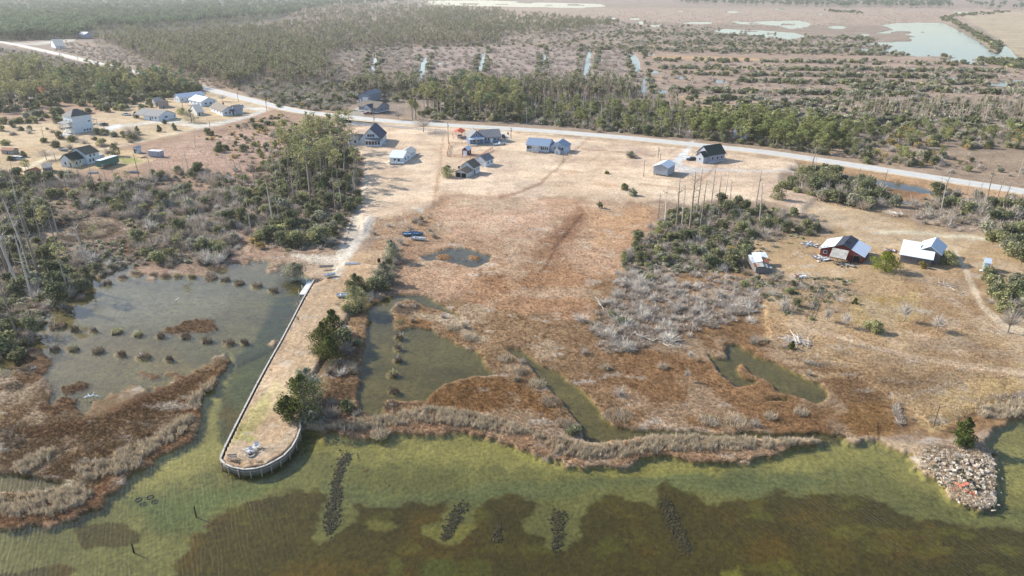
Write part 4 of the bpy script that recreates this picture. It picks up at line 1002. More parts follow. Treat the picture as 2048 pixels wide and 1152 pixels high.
zone('in the thicket above the left lagoon', [(120,355),(250,365),(330,345),(470,352),(500,400),(490,455),(440,530),(300,528),(250,500),(280,465),(190,430),(100,430),(60,380)],
     [('ever',3.3,1.8,4.2),('bare',6.12,1.6,3.6),('pale',1.20,1.6,3.2),('snag',0.59,5,12),('thinpine',0.10,8,12),('log',0.35,4,7),('gold',0.10,1.5,2.5)], .8)
zone('in the drowned wood at the left edge', [(-60,350),(60,360),(110,430),(105,490),(215,490),(230,530),(180,560),(150,590),(70,655),(40,720),(-60,760)],
     [('ever',5.40,2,5),('bare',5.10,1.6,3.6),('pale',0.90,1.6,3),('snag',1.08,8,17),('thinpine',0.35,8,14),('log',0.40,4,8),('gold',0.12,1.5,3)], .7, 10, True)
zone('beside the old path through the scrub', [(470,345),(560,330),(552,400),(528,450),(495,485),(440,530),(480,460),(490,400)], [('ever',3.6,1.8,4),('bare',4.2,1.4,3),('snag',.9,5,12),('pale',.6,1.2,2.4)], .5)
zone('in the pine grove beside the sandy lane', [(548,345),(590,300),(640,285),(705,290),(722,345),(716,395),(700,425),(676,490),(640,503),(560,505),(500,492),(520,455),(545,420)],
     [('ever',9.30,1.8,4.5),('bare',4.80,1.5,3),('snag',1.5,6,14),('gold',0.30,1.5,3)], .5)
zone('in the pine grove beside the sandy lane', [(560,340),(600,300),(650,285),(708,285),(722,345),(712,380),(620,400),(570,400)], [('pine',0.95,13,18),('thinpine',0.90,12,17)])
zone('in the scrub below the main road', [(400,275),(470,255),(560,232),(650,255),(690,280),(640,290),(580,310),(530,335),(440,330),(430,300)],
     [('gold',1.44,1.2,2.8),('ever',2.72,1.2,3.2),('bare',2.70,1.0,2.2),('freshpine',0.10,4,7),('pine',0.12,7,10)], .7)
zone('in the scrub below the main road', [(560,280),(680,262),(700,290),(600,310)], [('pine',0.60,8,12),('ever',3.40,2,3.5)])
zone('in the thicket left of the ruined sheds', [(1240,530),(1290,488),(1325,445),(1380,425),(1450,408),(1560,432),(1660,438),(1672,458),(1620,478),(1560,470),(1530,498),(1500,510),(1480,545),(1400,540),(1330,530),(1260,548)],
     [('ever',7.2,1.6,3.8),('bare',8.5,1.4,2.8),('freshpine',0.16,4,6),('gold',0.12,1.5,2.5),('snag',0.9,2.5,6)], .35)
zone('in the storm-felled wood beside the marsh', [(1240,550),(1330,540),(1400,545),(1490,555),(1530,600),(1510,640),(1450,652),(1390,690),(1310,690),(1220,715),(1180,660),(1195,600)],
     [('pale',8.5,1.2,2.6),('log',2.4,3,6),('bare',3.30,1.2,2.4),('ever',0.25,1.2,2.4),('snag',0.25,3,6)], .5, 9)
zone('in the brush running down to the creek', [(1195,700),(1240,690),(1260,760),(1250,840),(1215,840),(1205,770)], [('bare',3.0,.9,1.8),('pale',1.2,.8,1.6)])
zone('around the ruined sheds', [(1500,560),(1560,540),(1600,560),(1680,560),(1700,590),(1640,640),(1560,640),(1520,600)], [('ever',1.68,1,2.4),('bare',3.60,1,2.2),('pale',0.50,1,2),('log',0.30,3,6)], .5)
zone('around the ruined sheds', [(1490,500),(1545,505),(1560,580),(1545,600),(1490,580)], [('ever',2.24,1.2,3),('bare',3.75,1,2.4)], .5)
zone('in the copse between barn and road', [(1590,345),(1640,345),(1700,360),(1770,385),(1800,420),(1770,420),(1700,415),(1640,405),(1590,390)],
     [('ever',6.00,2,5),('bare',5.12,1.8,4),('thinpine',0.25,9,13),('pale',0.40,2,3.5)], .3)
zone('in the grey copse right of the pond', [(1850,400),(1930,395),(2060,412),(2060,450),(1960,440),(1880,432),(1840,415)], [('ever',3.90,2,4.5),('bare',7.00,2,4.2),('snag',0.60,8,13),('freshpine',0.20,4,6)])
zone('in the grey copse right of the pond', [(1840,425),(1960,440),(2060,455),(2060,475),(1930,470),(1850,455)], [('bare',6.30,1.4,3),('pale',1.60,1.4,2.8),('log',0.60,4,7)])
zone('along the right-hand yard', [(1965,465),(2060,450),(2100,560),(2060,530),(1990,515),(1985,495)], [('ever',9.00,3,5.5),('bare',2.00,2,4),('gold',0.50,2,3)])
zone('along the right-hand yard', [(1950,545),(2000,545),(2050,580),(2060,655),(2010,640),(1980,605),(1955,570)], [('ever',8.25,2.4,4.5),('bare',1.50,2,3.5)])
zone('in the strip of trees along the peninsula', [(618,848),(604,815),(655,720),(672,680),(712,610),(772,535),(795,520),(800,545),(755,600),(722,645),(695,700),(668,770),(655,835)], [('ever',5.0,1.6,4.0),('bare',5.5,1.2,2.8),('pale',.5,1.2,2.2)])
zone('on the reed bank by the peninsula', [(690,640),(722,640),(715,720),(712,800),(690,830),(660,835),(660,800)], [('bare',4.2,1.2,2.6),('pale',.6,1.2,2.2)])
zone('on the reed bank by the peninsula', [(735,555),(775,515),(800,520),(790,560),(760,600),(715,640),(700,620)], [('bare',4.5,1.2,2.6),('ever',1.2,1.5,3)])
zone('around the stranded boats', [(740,465),(800,445),(860,435),(880,450),(870,480),(845,462),(800,470),(790,510),(760,520)], [('bare',3.6,1,2.2),('pale',.8,1,2),('ever',.4,1,2),('log',.35,3,5)])
zone('on the marsh islands by the big pond', [(790,610),(840,612),(930,645),(980,690),(1000,690),(960,690),(890,660),(800,650)], [('bare',3.0,.8,1.7)])
zone('along the channel through the marsh', [(990,705),(1050,730),(1075,770),(1120,800),(1165,850),(1150,880),(1110,860),(1080,800),(1040,760),(980,730)], [('bare',2.4,.9,1.9),('ever',.25,1.2,2.2)], .4)
zone('behind the long spit', [(600,828),(700,818),(715,838),(640,850),(600,848)], [('bare',8,1,2.2)])
zone('behind the long spit', [(1395,845),(1440,835),(1530,835),(1540,855),(1410,860)], [('bare',2.4,1,2),('pale',1.2,1,2)])
zone('by the right-hand pond', [(1405,690),(1450,670),(1560,660),(1620,700),(1680,770),(1640,765),(1560,725),(1450,685)], [('bare',2.6,1,2),('pale',1.2,1,2.2)], .4)
zone('on the right-hand pasture', [(1600,650),(1700,560),(1860,560),(1900,640),(1820,700),(1700,690)], [('ever',.12,.8,2),('bare',.5,.6,1.4),('pale',.12,1,2)])
zone('on the right-hand pasture', [(1640,760),(1850,770),(1930,740),(1940,760),(1830,830),(1800,870),(1700,800)], [('bare',.8,.5,1.2)])
zone('on the rubble point', [(1820,890),(1900,880),(1960,900),(1960,960),(1900,950)], [('bare',2.0,.6,1.2)])
zone('behind the picket-fenced house', [(0,265),(120,258),(200,272),(260,275),(300,285),(250,300),(120,300),(40,310),(0,300)], [('ever',1.4,2,4.5),('bare',1.0,2,4),('snag',.1,6,9)], .6)
zone('in the yards of the left settlement', [(-40,240),(60,232),(130,225),(180,222),(240,218),(300,205),(380,215),(300,225),(200,230),(120,250),(-40,262)], [('ever',2.0,2,5)])
# the strip beyond the road
zone('in the pine stand beyond the road', [(845,238),(860,205),(930,185),(1030,195),(1040,245),(960,245),(880,243)], [('pine',2.20,11,16),('ever',4.80,2,4)])
zone('in the half-dead wood beyond the road', [(1030,245),(1040,205),(1200,210),(1350,225),(1400,250),(1480,290),(1320,275),(1200,265)], [('freshpine',0.91,6,10),('snag',1.00,7,13),('ever',5.44,2,4.5),('bare',3.60,2,4)])
zone('in the green pines beyond the road', [(1360,245),(1480,240),(1640,262),(1700,290),(1660,318),(1560,305),(1440,288),(1380,272)], [('freshpine',3.90,7,11),('ever',3.20,2,4)])
zone('in the scrub beyond the road at right', [(1640,255),(2060,262),(2060,300),(1900,300),(1860,340),(1720,328),(1670,300)], [('freshpine',0.98,5,8),('gold',1.35,2,4),('ever',2.88,2,4),('bare',3.60,1.6,3.5)], .4)
zone('in the scrub beyond the road at right', [(1860,310),(2060,325),(2060,372),(1880,345)], [('bare',2.88,1,2.2),('ever',0.54,1.5,3),('snag',0.20,7,11)], .6)
zone('behind the left settlement', [(110,205),(130,165),(200,150),(300,165),(350,165),(410,180),(360,195),(300,205),(200,222)], [('pine',1.30,9,15),('ever',4.48,3,6)])
zone('behind the left settlement', [(-60,235),(-60,150),(60,140),(130,160),(120,215),(60,225)], [('thinpine',0.90,12,17),('pine',0.40,10,15),('ever',3.36,2,5)])
zone('across the road from the junction', [(560,215),(470,180),(560,165),(690,175),(720,190),(700,225),(640,225)], [('ever',2.72,2,4),('bare',4.80,2,4),('snag',0.35,6,11),('gold',0.25,2,3)])
zone('behind the grey house', [(770,190),(860,180),(870,200),(800,205)], [('ever',3.0,2,4.5),('snag',1.0,7,12),('bare',2.0,2,4)])

# trees one can name: kind, foot x, foot y, top y, label
SNAGS = [(1316,440,385),(1329,453,375),(1352,460,358),(1362,460,373),(1379,463,345),(1391,440,340),(1400,460,363),(1421,418,333),(1434,418,355),(1446,415,345),(1459,410,360),(1474,360,318),(1509,428,340),(1519,448,368),(1367,495,473),(1408,483,448),(1347,478,460),(1285,500,484),(1340,510,487)]
for x, y, t in SNAGS:
    PLANTS.append(('snag', *G(x, y), height_at(x, y, t), 'tall bare pine snag above the thicket left of the ruined sheds, %s from left' % ('first second third fourth fifth sixth seventh eighth ninth tenth eleventh twelfth thirteenth fourteenth fifteenth sixteenth seventeenth eighteenth nineteenth'.split()[sorted(q[0] for q in SNAGS).index(x)]), 'tall snags above the right thicket', None))
for x, y, t in [(1955,398,352),(1972,405,335),(1990,410,350),(2005,412,365),(1932,392,362),(1620,355,315),(1628,360,312),(1710,395,337),(1760,400,340)]:
    PLANTS.append(('snag', *G(x, y), height_at(x, y, t), 'bare dead pine near the roadside pond at right, %s from left' % ('first second third fourth fifth sixth seventh eighth ninth'.split()[sorted([1955,1972,1990,2005,1932,1620,1628,1710,1760]).index(x)]), 'dead pines by the roadside pond', None))
for x, y, t in [(20,560,400),(40,580,395),(78,555,395),(55,520,400),(90,505,410),(100,440,395),(8,500,380),(30,470,385),(120,520,430),(65,600,470)]:
    PLANTS.append(('snag', *G(x, y), height_at(x, y, t), 'very tall grey snag in the drowned wood, %s from the left edge' % ('first','second','third','fourth','fifth','sixth','seventh','eighth','ninth','tenth')[sorted([20,40,78,55,90,100,8,30,120,65]).index(x)], 'tall snags at the left edge', None))
for x, y, t in [(165,375,325),(215,372,330),(262,390,345),(310,392,340),(455,345,315),(478,375,322),(392,300,268),(470,410,385),(405,475,430),(450,430,400),(560,400,340),(548,365,318)]:
    PLANTS.append(('thinpine' if x in (262, 165) else 'snag', *G(x, y), height_at(x, y, t), 'slender standing dead pine below the left settlement, %s from left' % ('first second third fourth fifth sixth seventh eighth ninth tenth eleventh twelfth'.split()[sorted([165,215,262,310,455,478,392,470,405,450,560,548]).index(x)]), 'slender pines near the green trailer', None))

def place_plants():
    order = sorted(range(len(PLANTS)), key=lambda i: -PLANTS[i][3] * FPX / math.hypot(PLANTS[i][1], PLANTS[i][2]))
    used, rest = {}, {}
    for i in order:
        kind, X, Y, h, label, group, vi = PLANTS[i]
        nm, cat = NAME[kind]
        x, y = PX(X, Y)
        s = h / UNIT[kind]
        if used.get(nm, 0) < 290 and -5 < x < 2053 and -5 < y < 1157:
            used[nm] = used.get(nm, 0) + 1
            pr = PR[kind][vi if vi is not None else rng.integers(len(PR[kind]))]
            rz = rng.random() * 6.28
            zz = .25 if Y < 170 else .6
            sc = (s * rng.uniform(.9, 1.15), s * rng.uniform(.9, 1.15), s) if kind not in ('ever', 'gold', 'bare', 'pale') else (s * rng.uniform(.85, 1.35), s * rng.uniform(.85, 1.35), s * rng.uniform(.8, 1.05))
            if kind == 'log':
                sc = (s * .75, s, s); rz = rng.normal(-1.1, .55) + (math.pi if rng.random() < .4 else 0)
            if isinstance(pr, tuple):
                o = thing(nm, label, cat, (X, Y, zz - .15), rz, group); o.scale = sc
                for me in pr:
                    q_ = part(me.name.split('.')[0], me, o)
                    if me.name.startswith('branch'): q_['kind'] = 'stuff'
            else:
                o = solo(nm, pr, label, cat, (X, Y, zz - .1), rz, group); o.scale = sc
                if kind == 'log': o.rotation_euler = (0, -rng.uniform(.05, .3), rz)
        else:
            rest.setdefault(kind, []).append((X, Y, s))
    for kind, q in rest.items():
        q = np.array(q); n = len(q)
        pr = PR[kind]
        ms = []
        for p in pr:
            if isinstance(p, tuple):     # trunk and crown in one for the mass behind
                mb = []; mats = []
                V, F, M, b = [], [], [], 0
                for k, me in enumerate(p):
                    v = np.empty(len(me.vertices) * 3, np.float32); me.vertices.foreach_get('co', v); v = v.reshape(-1, 3)
                    f = np.empty(len(me.loops), np.int32); me.loops.foreach_get('vertex_index', f)
                    mb.append(((v, f.reshape(-1, 4)), k)); mats.append(me.materials[0])
                ms.append(nmesh('tree', mb, mats))
            else: ms.append(p)
        scatter('undergrowth', 'mass of %ss in the distance and inside the thickets' % LOOK[kind], ms, np.c_[q[:, :2], np.full(n, .35)], rng.random(n) * 6.28,
                np.c_[q[:, 2] * rng.uniform(.9, 1.25, n), q[:, 2] * rng.uniform(.9, 1.25, n), q[:, 2]])
    return used
print('PLANTS', len(PLANTS), place_plants())

# ------------------------------------------------------------------ far woods and scrub
def far(name, label, parts, protos, smin=.8, smax=1.2, tall=1.0):
    pts = np.concatenate([in_px(p, n) for p, n in parts])
    w = ground(pts[:, 0], pts[:, 1])[2]
    pts = pts[w < .3]
    XY = np.array([G(*p) for p in pts])
    s = rng.uniform(smin, smax, len(pts))
    scatter(name, label, protos, np.c_[XY, np.full(len(XY), .2)], rng.random(len(XY)) * 6.28, np.c_[s, s, s * tall])
far('far_forest', 'dense green pine forest far behind the road at left',
    [([(-300,-12),(560,-12),(700,-4),(640,20),(560,36),(420,48),(300,58),(180,60),(170,78),(60,80),(0,84),(-300,60)], 4200), ([(0,40),(180,50),(165,70),(0,76)], 260), ([(560,-10),(900,-8),(840,4),(640,16)], 500)], FAR['fpine'])
far('far_forest', 'olive and grey mixed wood behind the road at left',
    [([(180,62),(330,58),(560,34),(820,22),(1000,34),(820,75),(560,100),(420,130),(300,120),(170,84)], 420), ([(330,120),(420,130),(560,100),(690,95),(560,160),(470,178),(390,150)], 160), ([(820,20),(1000,26),(1250,50),(1100,75),(900,70)], 500), ([(540,14),(700,2),(830,10),(1000,20),(1000,36),(820,38),(600,34)], 420)], FAR['folive'], .7, 1.0)
far('far_forest', 'leafless grey swamp wood behind the road',
    [([(200,80),(330,70),(560,50),(820,40),(1000,45),(1000,90),(760,96),(560,105),(470,175),(330,135)], 3000), ([(690,178),(860,176),(1250,178),(1300,198),(1100,203),(860,190),(700,195)], 380), ([(560,110),(640,105),(680,165),(560,175)], 260), ([(560,12),(830,8),(1000,20),(1000,44),(820,44),(580,40)], 800)], FAR['fbare'], .7, 1.1)
far('far_forest', 'thin dead trees standing over the far marsh', [([(900,195),(1040,190),(1360,205),(1360,225),(1030,215)], 130), ([(1700,215),(2060,205),(2060,250),(1720,245)], 130), ([(200,165),(0,120),(0,100),(300,155)], 60)], FAR['fsnag'], .5, .9)
rows = []
for y0, y1, x0, x1, n in [(122,130,1300,2048,150),(137,146,1320,2048,170),(150,158,1340,2000,130),(165,172,1440,2048,150),(184,194,1340,1860,150),(66,80,1230,1760,240),(86,96,1250,1800,220),(98,112,1160,1900,260),(176,190,1700,2048,120)]:
    t = rng.random(n); rows.append(np.c_[x0 + (x1 - x0) * t, y0 + (y1 - y0) * t + rng.normal(0, 1.6, n)])
def far_pts(name, label, pts, protos, h0, h1):
    pts = pts[(pts[:, 1] > -5)]; XK = np.array([G(*p) for p in pts])
    for a_, b_, r_ in KEEPOUT: pts, XK = pts[(XK[:, 0] - a_) ** 2 + (XK[:, 1] - b_) ** 2 > r_ * r_], XK[(XK[:, 0] - a_) ** 2 + (XK[:, 1] - b_) ** 2 > r_ * r_]
    w = ground(pts[:, 0], pts[:, 1])[2]; pts = pts[w < .3]
    XY = np.array([G(*p) for p in pts]); s = rng.uniform(h0, h1, len(pts)) / 1.9
    scatter(name, label, protos, np.c_[XY, np.full(len(XY), .2)], rng.random(len(XY)) * 6.28, np.c_[s * 1.3, s * 1.3, s])
dit = []
for ln in ([(738,105),(728,165)],[(762,105),(758,160)],[(834,112),(826,165)],[(862,112),(856,165)],[(955,105),(950,150)],[(978,100),(972,145)],[(1080,100),(1075,155)],[(1095,100),(1090,160)],[(1162,98),(1154,165)],[(1196,98),(1190,165)],[(1248,98),(1272,180)],[(1288,104),(1308,190)]):
    n = 26; t = rng.random(n)[:, None]; dit.append(np.array(ln[0]) * (1 - t) + np.array(ln[1]) * t + rng.normal(0, (2.2, 1.5), (n, 2)))
mix = [in_px([(560,100),(1250,95),(1300,165),(900,170),(600,175)], 1700), in_px([(1000,30),(1230,40),(1500,60),(1760,85),(1900,112),(1600,112),(1250,105),(1000,90)], 1400), in_px([(1300,125),(2048,140),(2048,205),(1660,215),(1340,190)], 420)]
levee = []
for a, b, n in (((1890,36),(1900,44),20),((1895,38),(1990,92),110),((1990,92),(2035,128),70),((1960,122),(2048,138),60),((1890,34),(2010,24),60),((1650,22),(1730,26),40)):
    t = rng.random(n)[:, None]; levee.append(np.array(a) * (1 - t) + np.array(b) * t + rng.normal(0, (4, 1.2), (n, 2)))
far_pts('far_scrub', 'lines of low evergreen scrub along the far marsh ditches', np.concatenate(rows + dit), FAR['fscrub'], 2.0, 5.0)
far_pts('far_scrub', 'bare grey scrub spread over the far marsh', np.concatenate(mix), FAR['fbush'], 1.6, 4.0)
far_pts('far_scrub', 'dark scrub growing on the far levee', np.concatenate(levee), [FAR['fscrub'][1], FAR['fscrub'][3]], 3.0, 6.5)
far_pts('far_scrub', 'mixed green scrub spread over the far marsh', np.concatenate([in_px([(1000,28),(1230,40),(1700,80),(1700,108),(1250,104),(1000,92)], 800), in_px([(560,60),(1000,60),(1000,95),(560,110)], 500), in_px([(1320,195),(2048,205),(2048,260),(1640,255)], 420), in_px([(0,100),(90,112),(240,145),(300,165),(120,165),(0,150)], 200), in_px([(480,185),(700,170),(850,185),(820,200),(700,225),(600,215)], 160)]), FAR['fscrub'], 1.6, 4.5)
far_pts('far_scrub', 'grey brush on the verge across the main road at left', in_px([(130,82),(330,118),(480,178),(440,180),(350,156),(200,124),(100,100)], 700, 3), FAR['fbush'], 1.2, 3.0)
far_pts('far_scrub', 'grey brush on the old fields beside the road at left', in_px([(-40,92),(90,112),(240,145),(330,175),(240,178),(120,162),(-40,150)], 900), FAR['fbush'], 1.2, 2.6)
far('far_forest', 'dark treeline along the far edge of the marsh', [([(1350,-2),(1900,-4),(1900,16),(1760,17),(1520,12),(1350,8)], 620), ([(-300,-26),(2400,-26),(2400,-6),(-300,-6)], 2200), ([(1900,-2),(2300,-2),(2300,22),(1980,20)], 200)], FAR['fpine'], .8, 1.1)

for poly, n in (([(60,360),(250,365),(470,352),(500,400),(490,455),(440,530),(300,528),(150,590),(40,700),(-40,700),(-40,380)], 3600), ([(548,345),(640,285),(705,290),(722,345),(700,425),(676,490),(640,503),(500,492),(545,420)], 1800), ([(1240,530),(1325,445),(1450,408),(1660,438),(1620,478),(1530,498),(1480,545),(1260,548)], 1800),
                ([(1240,550),(1490,555),(1530,600),(1450,652),(1310,690),(1220,715),(1180,660)], 900), ([(1500,560),(1700,560),(1700,600),(1560,640)], 500), ([(1590,345),(1700,360),(1800,420),(1590,390)], 400), ([(1850,400),(2060,412),(2060,475),(1840,430)], 500), ([(400,275),(560,232),(690,275),(530,335),(430,320)], 800), ([(845,240),(860,215),(1040,215),(1400,250),(1660,300),(1640,316),(1320,275),(1040,248)], 1400)):
    far_pts('low_scrub', 'low twiggy undergrowth between the shrubs', in_px(poly, n, 4), FAR['fbush'] + ([FAR['fscrub'][0], FAR['fscrub'][1]] if n not in (900, 800) else []), .5, 1.5)
def along(lines, n, sx, sy):
    out = []
    for ln in lines:
        P = np.asarray(ln, float); d = np.hypot(*np.diff(P, axis=0).T); c = np.r_[0, np.cumsum(d)]; m = int(n * c[-1]); t = rng.random(m) * c[-1]
        out.append(np.c_[np.interp(t, c, P[:, 0]), np.interp(t, c, P[:, 1])] + rng.normal(0, 1, (m, 2)) * (sx, sy))
    return np.concatenate(out)
far_pts('low_scrub', 'sparse dry weeds on the heath below the junction', in_px([(290,300),(480,262),(560,252),(600,300),(520,400),(480,345),(300,345)], 1500, 6), FAR['fbush'], .25, .8)
far_pts('far_scrub', 'sparse low brush over the farthest marsh', in_px([(830,18),(1300,20),(1900,22),(1900,44),(1500,58),(1230,40),(830,28)], 1800, 2), FAR['fbush'], .8, 2.2)
far_pts('low_scrub', 'dry weeds along the old banks of the right-hand pasture', along([[(1935,742),(1890,757),(1850,770),(1815,776),(1760,765)],[(1955,752),(1900,775),(1850,792),(1815,805),(1790,820)],[(1700,740),(1660,735),(1610,730)],[(1790,820),(1800,850)],[(1950,815),(1980,803),(2060,795)],[(1640,575),(1625,610),(1614,640)],[(1670,690),(1720,700),(1790,712)]], 1.1, 2.2, 1.5), FAR['fbush'][:1] + FAR['fbush'][1:2], .4, 1.1)
far_pts('low_scrub', 'dry weeds along the field ditches and the road verge', along([[(1180,281),(1150,302),(1120,335),(1080,372),(1030,392)],[(1030,270),(1300,294),(1460,309),(1590,328)],[(1456,308),(1440,328),(1415,355),(1395,372)],[(1340,312),(1362,296)],[(690,250),(760,256),(880,264)],[(888,275),(884,300),(878,345)],[(720,360),(706,440),(690,490)]], .7, 1.2, .8), FAR['fbush'], .25, .7)
# ------------------------------------------------------------------ marsh grass and reeds
def grass(name, label, pts, protos, s0, s1, tintf=None, keep=None):
    C, h, w, dry = ground(pts[:, 0], pts[:, 1])
    k = (w < .42) & (rng.random(len(pts)) > keep(pts) if keep else True)
    pts, C, h = pts[k], C[k], h[k]
    XY = np.array([G(a, b, c) for (a, b), c in zip(pts, h)])
    s = rng.uniform(s0, s1, len(pts))
    t = C if tintf is None else tintf(len(pts), C)
    scatter(name, label, protos, np.c_[XY, h - .03], rng.random(len(pts)) * 6.28, np.c_[s, s, s * rng.uniform(.7, 1.2, len(pts))], np.clip(t, 0, .8), lean=.2)
MARSH = [([(600,850),(720,838),(860,820),(940,830),(1040,855),(1180,892),(1330,868),(1540,878),(1655,884),(1600,896),(1530,917),(1430,930),(1320,917),(1180,940),(1080,907),(950,877),(800,872),(715,882),(620,868)], 9000), ([(760,560),(880,400),(1290,410),(1330,420),(1200,600),(1540,640),(1720,760),(1800,860),(1700,872),(1220,850),(1100,870),(700,850),(640,830),(700,640)], 52000),
         ([(0,850),(200,835),(460,716),(440,790),(400,870),(260,950),(180,1030),(0,1056)], 15000),
         ([(1500,560),(1900,560),(2048,680),(2048,830),(1860,860),(1700,780),(1540,690)], 12000),
         ([(300,300),(560,260),(600,290),(480,350),(430,500),(300,530),(120,480),(60,400),(300,340)], 15000),
         ([(490,488),(690,505),(600,545),(440,540),(300,545),(440,520)], 1500),
         ([(740,445),(880,420),(860,500),(760,560),(740,560)], 2500),
         ([(300,640),(440,632),(440,660),(330,680)], 700), ([(80,760),(190,760),(160,840),(80,840)], 1000), ([(0,690),(110,690),(70,850),(0,860)], 1500),
         ([(1820,890),(1980,890),(1990,960),(1960,1020),(1900,985)], 2000)]
def mtint(n, C): t = C * rng.uniform(.85, 1.65, (n, 1)); g = t.mean(1, keepdims=True); return t * .93 + g * .07 * np.array([1.08, 1.0, .9])
grass('marsh_grass', 'short brown marsh grass', np.concatenate([in_px(p, n, 7) for p, n in MARSH]), TUFTS, .4, .95, mtint)
REED = [([(640,858),(700,846),(760,838),(800,826),(870,818),(940,828),(1000,842),(1060,862),(1050,872),(960,858),(880,846),(800,848),(740,858)], 5200),
        ([(1060,868),(1120,880),(1180,895),(1250,886),(1330,871),(1430,873),(1540,881),(1640,885),(1600,891),(1520,897),(1430,902),(1330,900),(1250,912),(1180,918),(1110,908)], 6800),
        ([(-40,1003),(0,998),(90,985),(160,968),(188,985),(165,1010),(100,1030),(-40,1034)], 3200),
        ([(150,940),(200,925),(275,905),(285,930),(220,955),(160,962)], 1200), ([(225,912),(300,882),(380,830),(392,838),(350,880),(260,930)], 1900), ([(380,800),(420,765),(440,760),(410,800),(390,822)], 700),
        ([(25,940),(60,915),(105,895),(108,910),(70,935),(35,952)], 700), ([(1955,816),(2000,806),(2060,798),(2060,832),(1960,836)], 1300), ([(600,835),(640,842),(640,862),(604,860)], 500)]
def rtint(n, C):
    a = rng.random((n, 1)); return (np.asarray(alb((232,206,170))) * a + np.asarray(alb((198,178,154))) * (1 - a)) * rng.uniform(.85, 1.15, (n, 1))
grass('reed_bed', 'tall pale reeds along the shore', np.concatenate([in_px(p, n, 4) for p, n in REED]), REEDS, .28, .8, rtint, lambda p: smooth(.42, .6, fbm(p[:, 0] / 16., p[:, 1] / 9., 77, 3)) * .85)

# tussock islets in the lagoon and the pond
MOUND = mat('islet_mud', (110,92,72), .95, .3, 3.0)
TUSK = foliage('tussock_blades', (156,134,112), (120,102,84), .2, .4, trans=.15)
def islet(i, cx, cy, rx):
    X, Y = G(cx, cy); rs = np.random.default_rng(900 + i); r = rx / ppm(cy) * rs.uniform(.75, 1.35)
    lag = cx < 600
    o = thing('grass_islet', ('brown grass tussock islet in the %s of the lagoon, %s' % ('top row' if cy < 590 else 'upper middle row' if cy < 690 else 'lower row', ('far left', 'left', 'left of centre', 'centre', 'right of centre', 'right', 'far right')[min(6, int(cx / 85))])) if lag else 'brown grass tussock islet in the big pond column, ' + ('topmost', 'second from the top', 'third from the top', 'fourth from the top', 'fifth from the top', 'fifth from the bottom', 'fourth from the bottom', 'third from the bottom', 'second from the bottom', 'lowest')[sorted(q[1] for q in TUSS if q[0] > 600).index(cy)], 'islet', (X, Y, 0), 0, 'tussock islets in the ' + ('lagoon' if lag else 'pond'))
    sq = rs.uniform(.65, 1.2); mb = MB(); n = 12; ring = []
    top = (0, 0, .38)
    P0 = [(math.cos(t) * r * rs.uniform(.85, 1.15), math.sin(t) * r * sq * rs.uniform(.75, 1.15), -.3) for t in np.linspace(0, 6.28, n, endpoint=False)]
    P1 = [(a * .75, b * .75, .28) for a, b, c in P0]
    for k in range(n):
        j = (k + 1) % n
        mb.face([P0[k], P0[j], P1[j], P1[k]]); mb.face([P1[k], P1[j], top])
    put(mb, 'mound', MOUND, o, smooth=True)
    n = int(120 + 60 * r)
    V, F = twigs(n, rs, .9, .35, .035, .05, .95)
    a = rs.random(n) * 6.28; q = np.sqrt(rs.random(n)) * r * .85
    off = np.repeat(np.stack([np.cos(a) * q, np.sin(a) * q * sq, np.full(n, .2)], 1), 4, 0)
    PP = [((V + off, F), 0)]
    if rs.random() < .45: v2, f2 = twigs(60, rs, 1.2, .8, .03, .15, .7); PP.append(((v2 + np.array([rs.normal(0, r * .4), 0, .2]), f2), 1))
    part('grass', nmesh('grass', PP, [TUSK if rs.random() < .85 else OLIVE, PALE]), o)
for i, (cx, cy, rx) in enumerate(TUSS): islet(i, cx, cy, rx)

STRAW = foliage('straw_blades', (214,192,160), (178,156,130), .12, .4, trans=.2)
def mound(i, x, y, wpx, label):
    X, Y = G(x, y); r = wpx / ppm(y) / 2; rs = np.random.default_rng(950 + i)
    o = thing('reed_mound', label, 'reeds', (X, Y, .2), 0)
    n = int(260 + 120 * r); V, F = twigs(n, rs, 1.25, .5, .035, .05, .9)
    a = rs.random(n) * 6.28; q = np.sqrt(rs.random(n)) * r
    part('blades', nmesh('blades', [((V + np.repeat(np.stack([np.cos(a) * q, np.sin(a) * q * .9, np.zeros(n)], 1), 4, 0), F), 0)], [STRAW]), o)
    v2, f2 = twigs(90, rs, 1.5, r * .7, .03, r * .3, .7); part('twigs', nmesh('twigs', [((v2, f2), 0)], [TWIG]), o)
for i, (x, y, w, lb) in enumerate([(1010,722,32,'round straw reed mound at the head of the marsh channel'), (1040,748,28,'second reed mound down the marsh channel'), (1074,772,38,'wide reed mound halfway down the marsh channel'), (1098,808,42,'large reed mound above the spit beside the channel'), (1236,836,58,'biggest round reed mound right of the channel mouth'), (1128,852,34,'dark reed mound at the inner end of the long spit'),
    (1414,846,46,'reed mound left of the pair behind the spit'), (1474,848,54,'reed mound right of the pair behind the spit'), (1540,838,28,'small reed mound at the right end behind the spit'), (1600,830,30,'low reed mound below the right-hand pond'), (1325,738,22,'small pale mound alone in the right marsh'), (700,735,24,'reed mound on the bank below the middle peninsula cedars'), (705,690,22,'reed mound on the bank above the pond'), (905,660,30,'reed mound on the island in the big pond'), (940,680,34,'larger reed mound on the pond island end'), (760,872,40,'straw mound on the spit beside the peninsula')]): mound(i, x, y, w, lb)
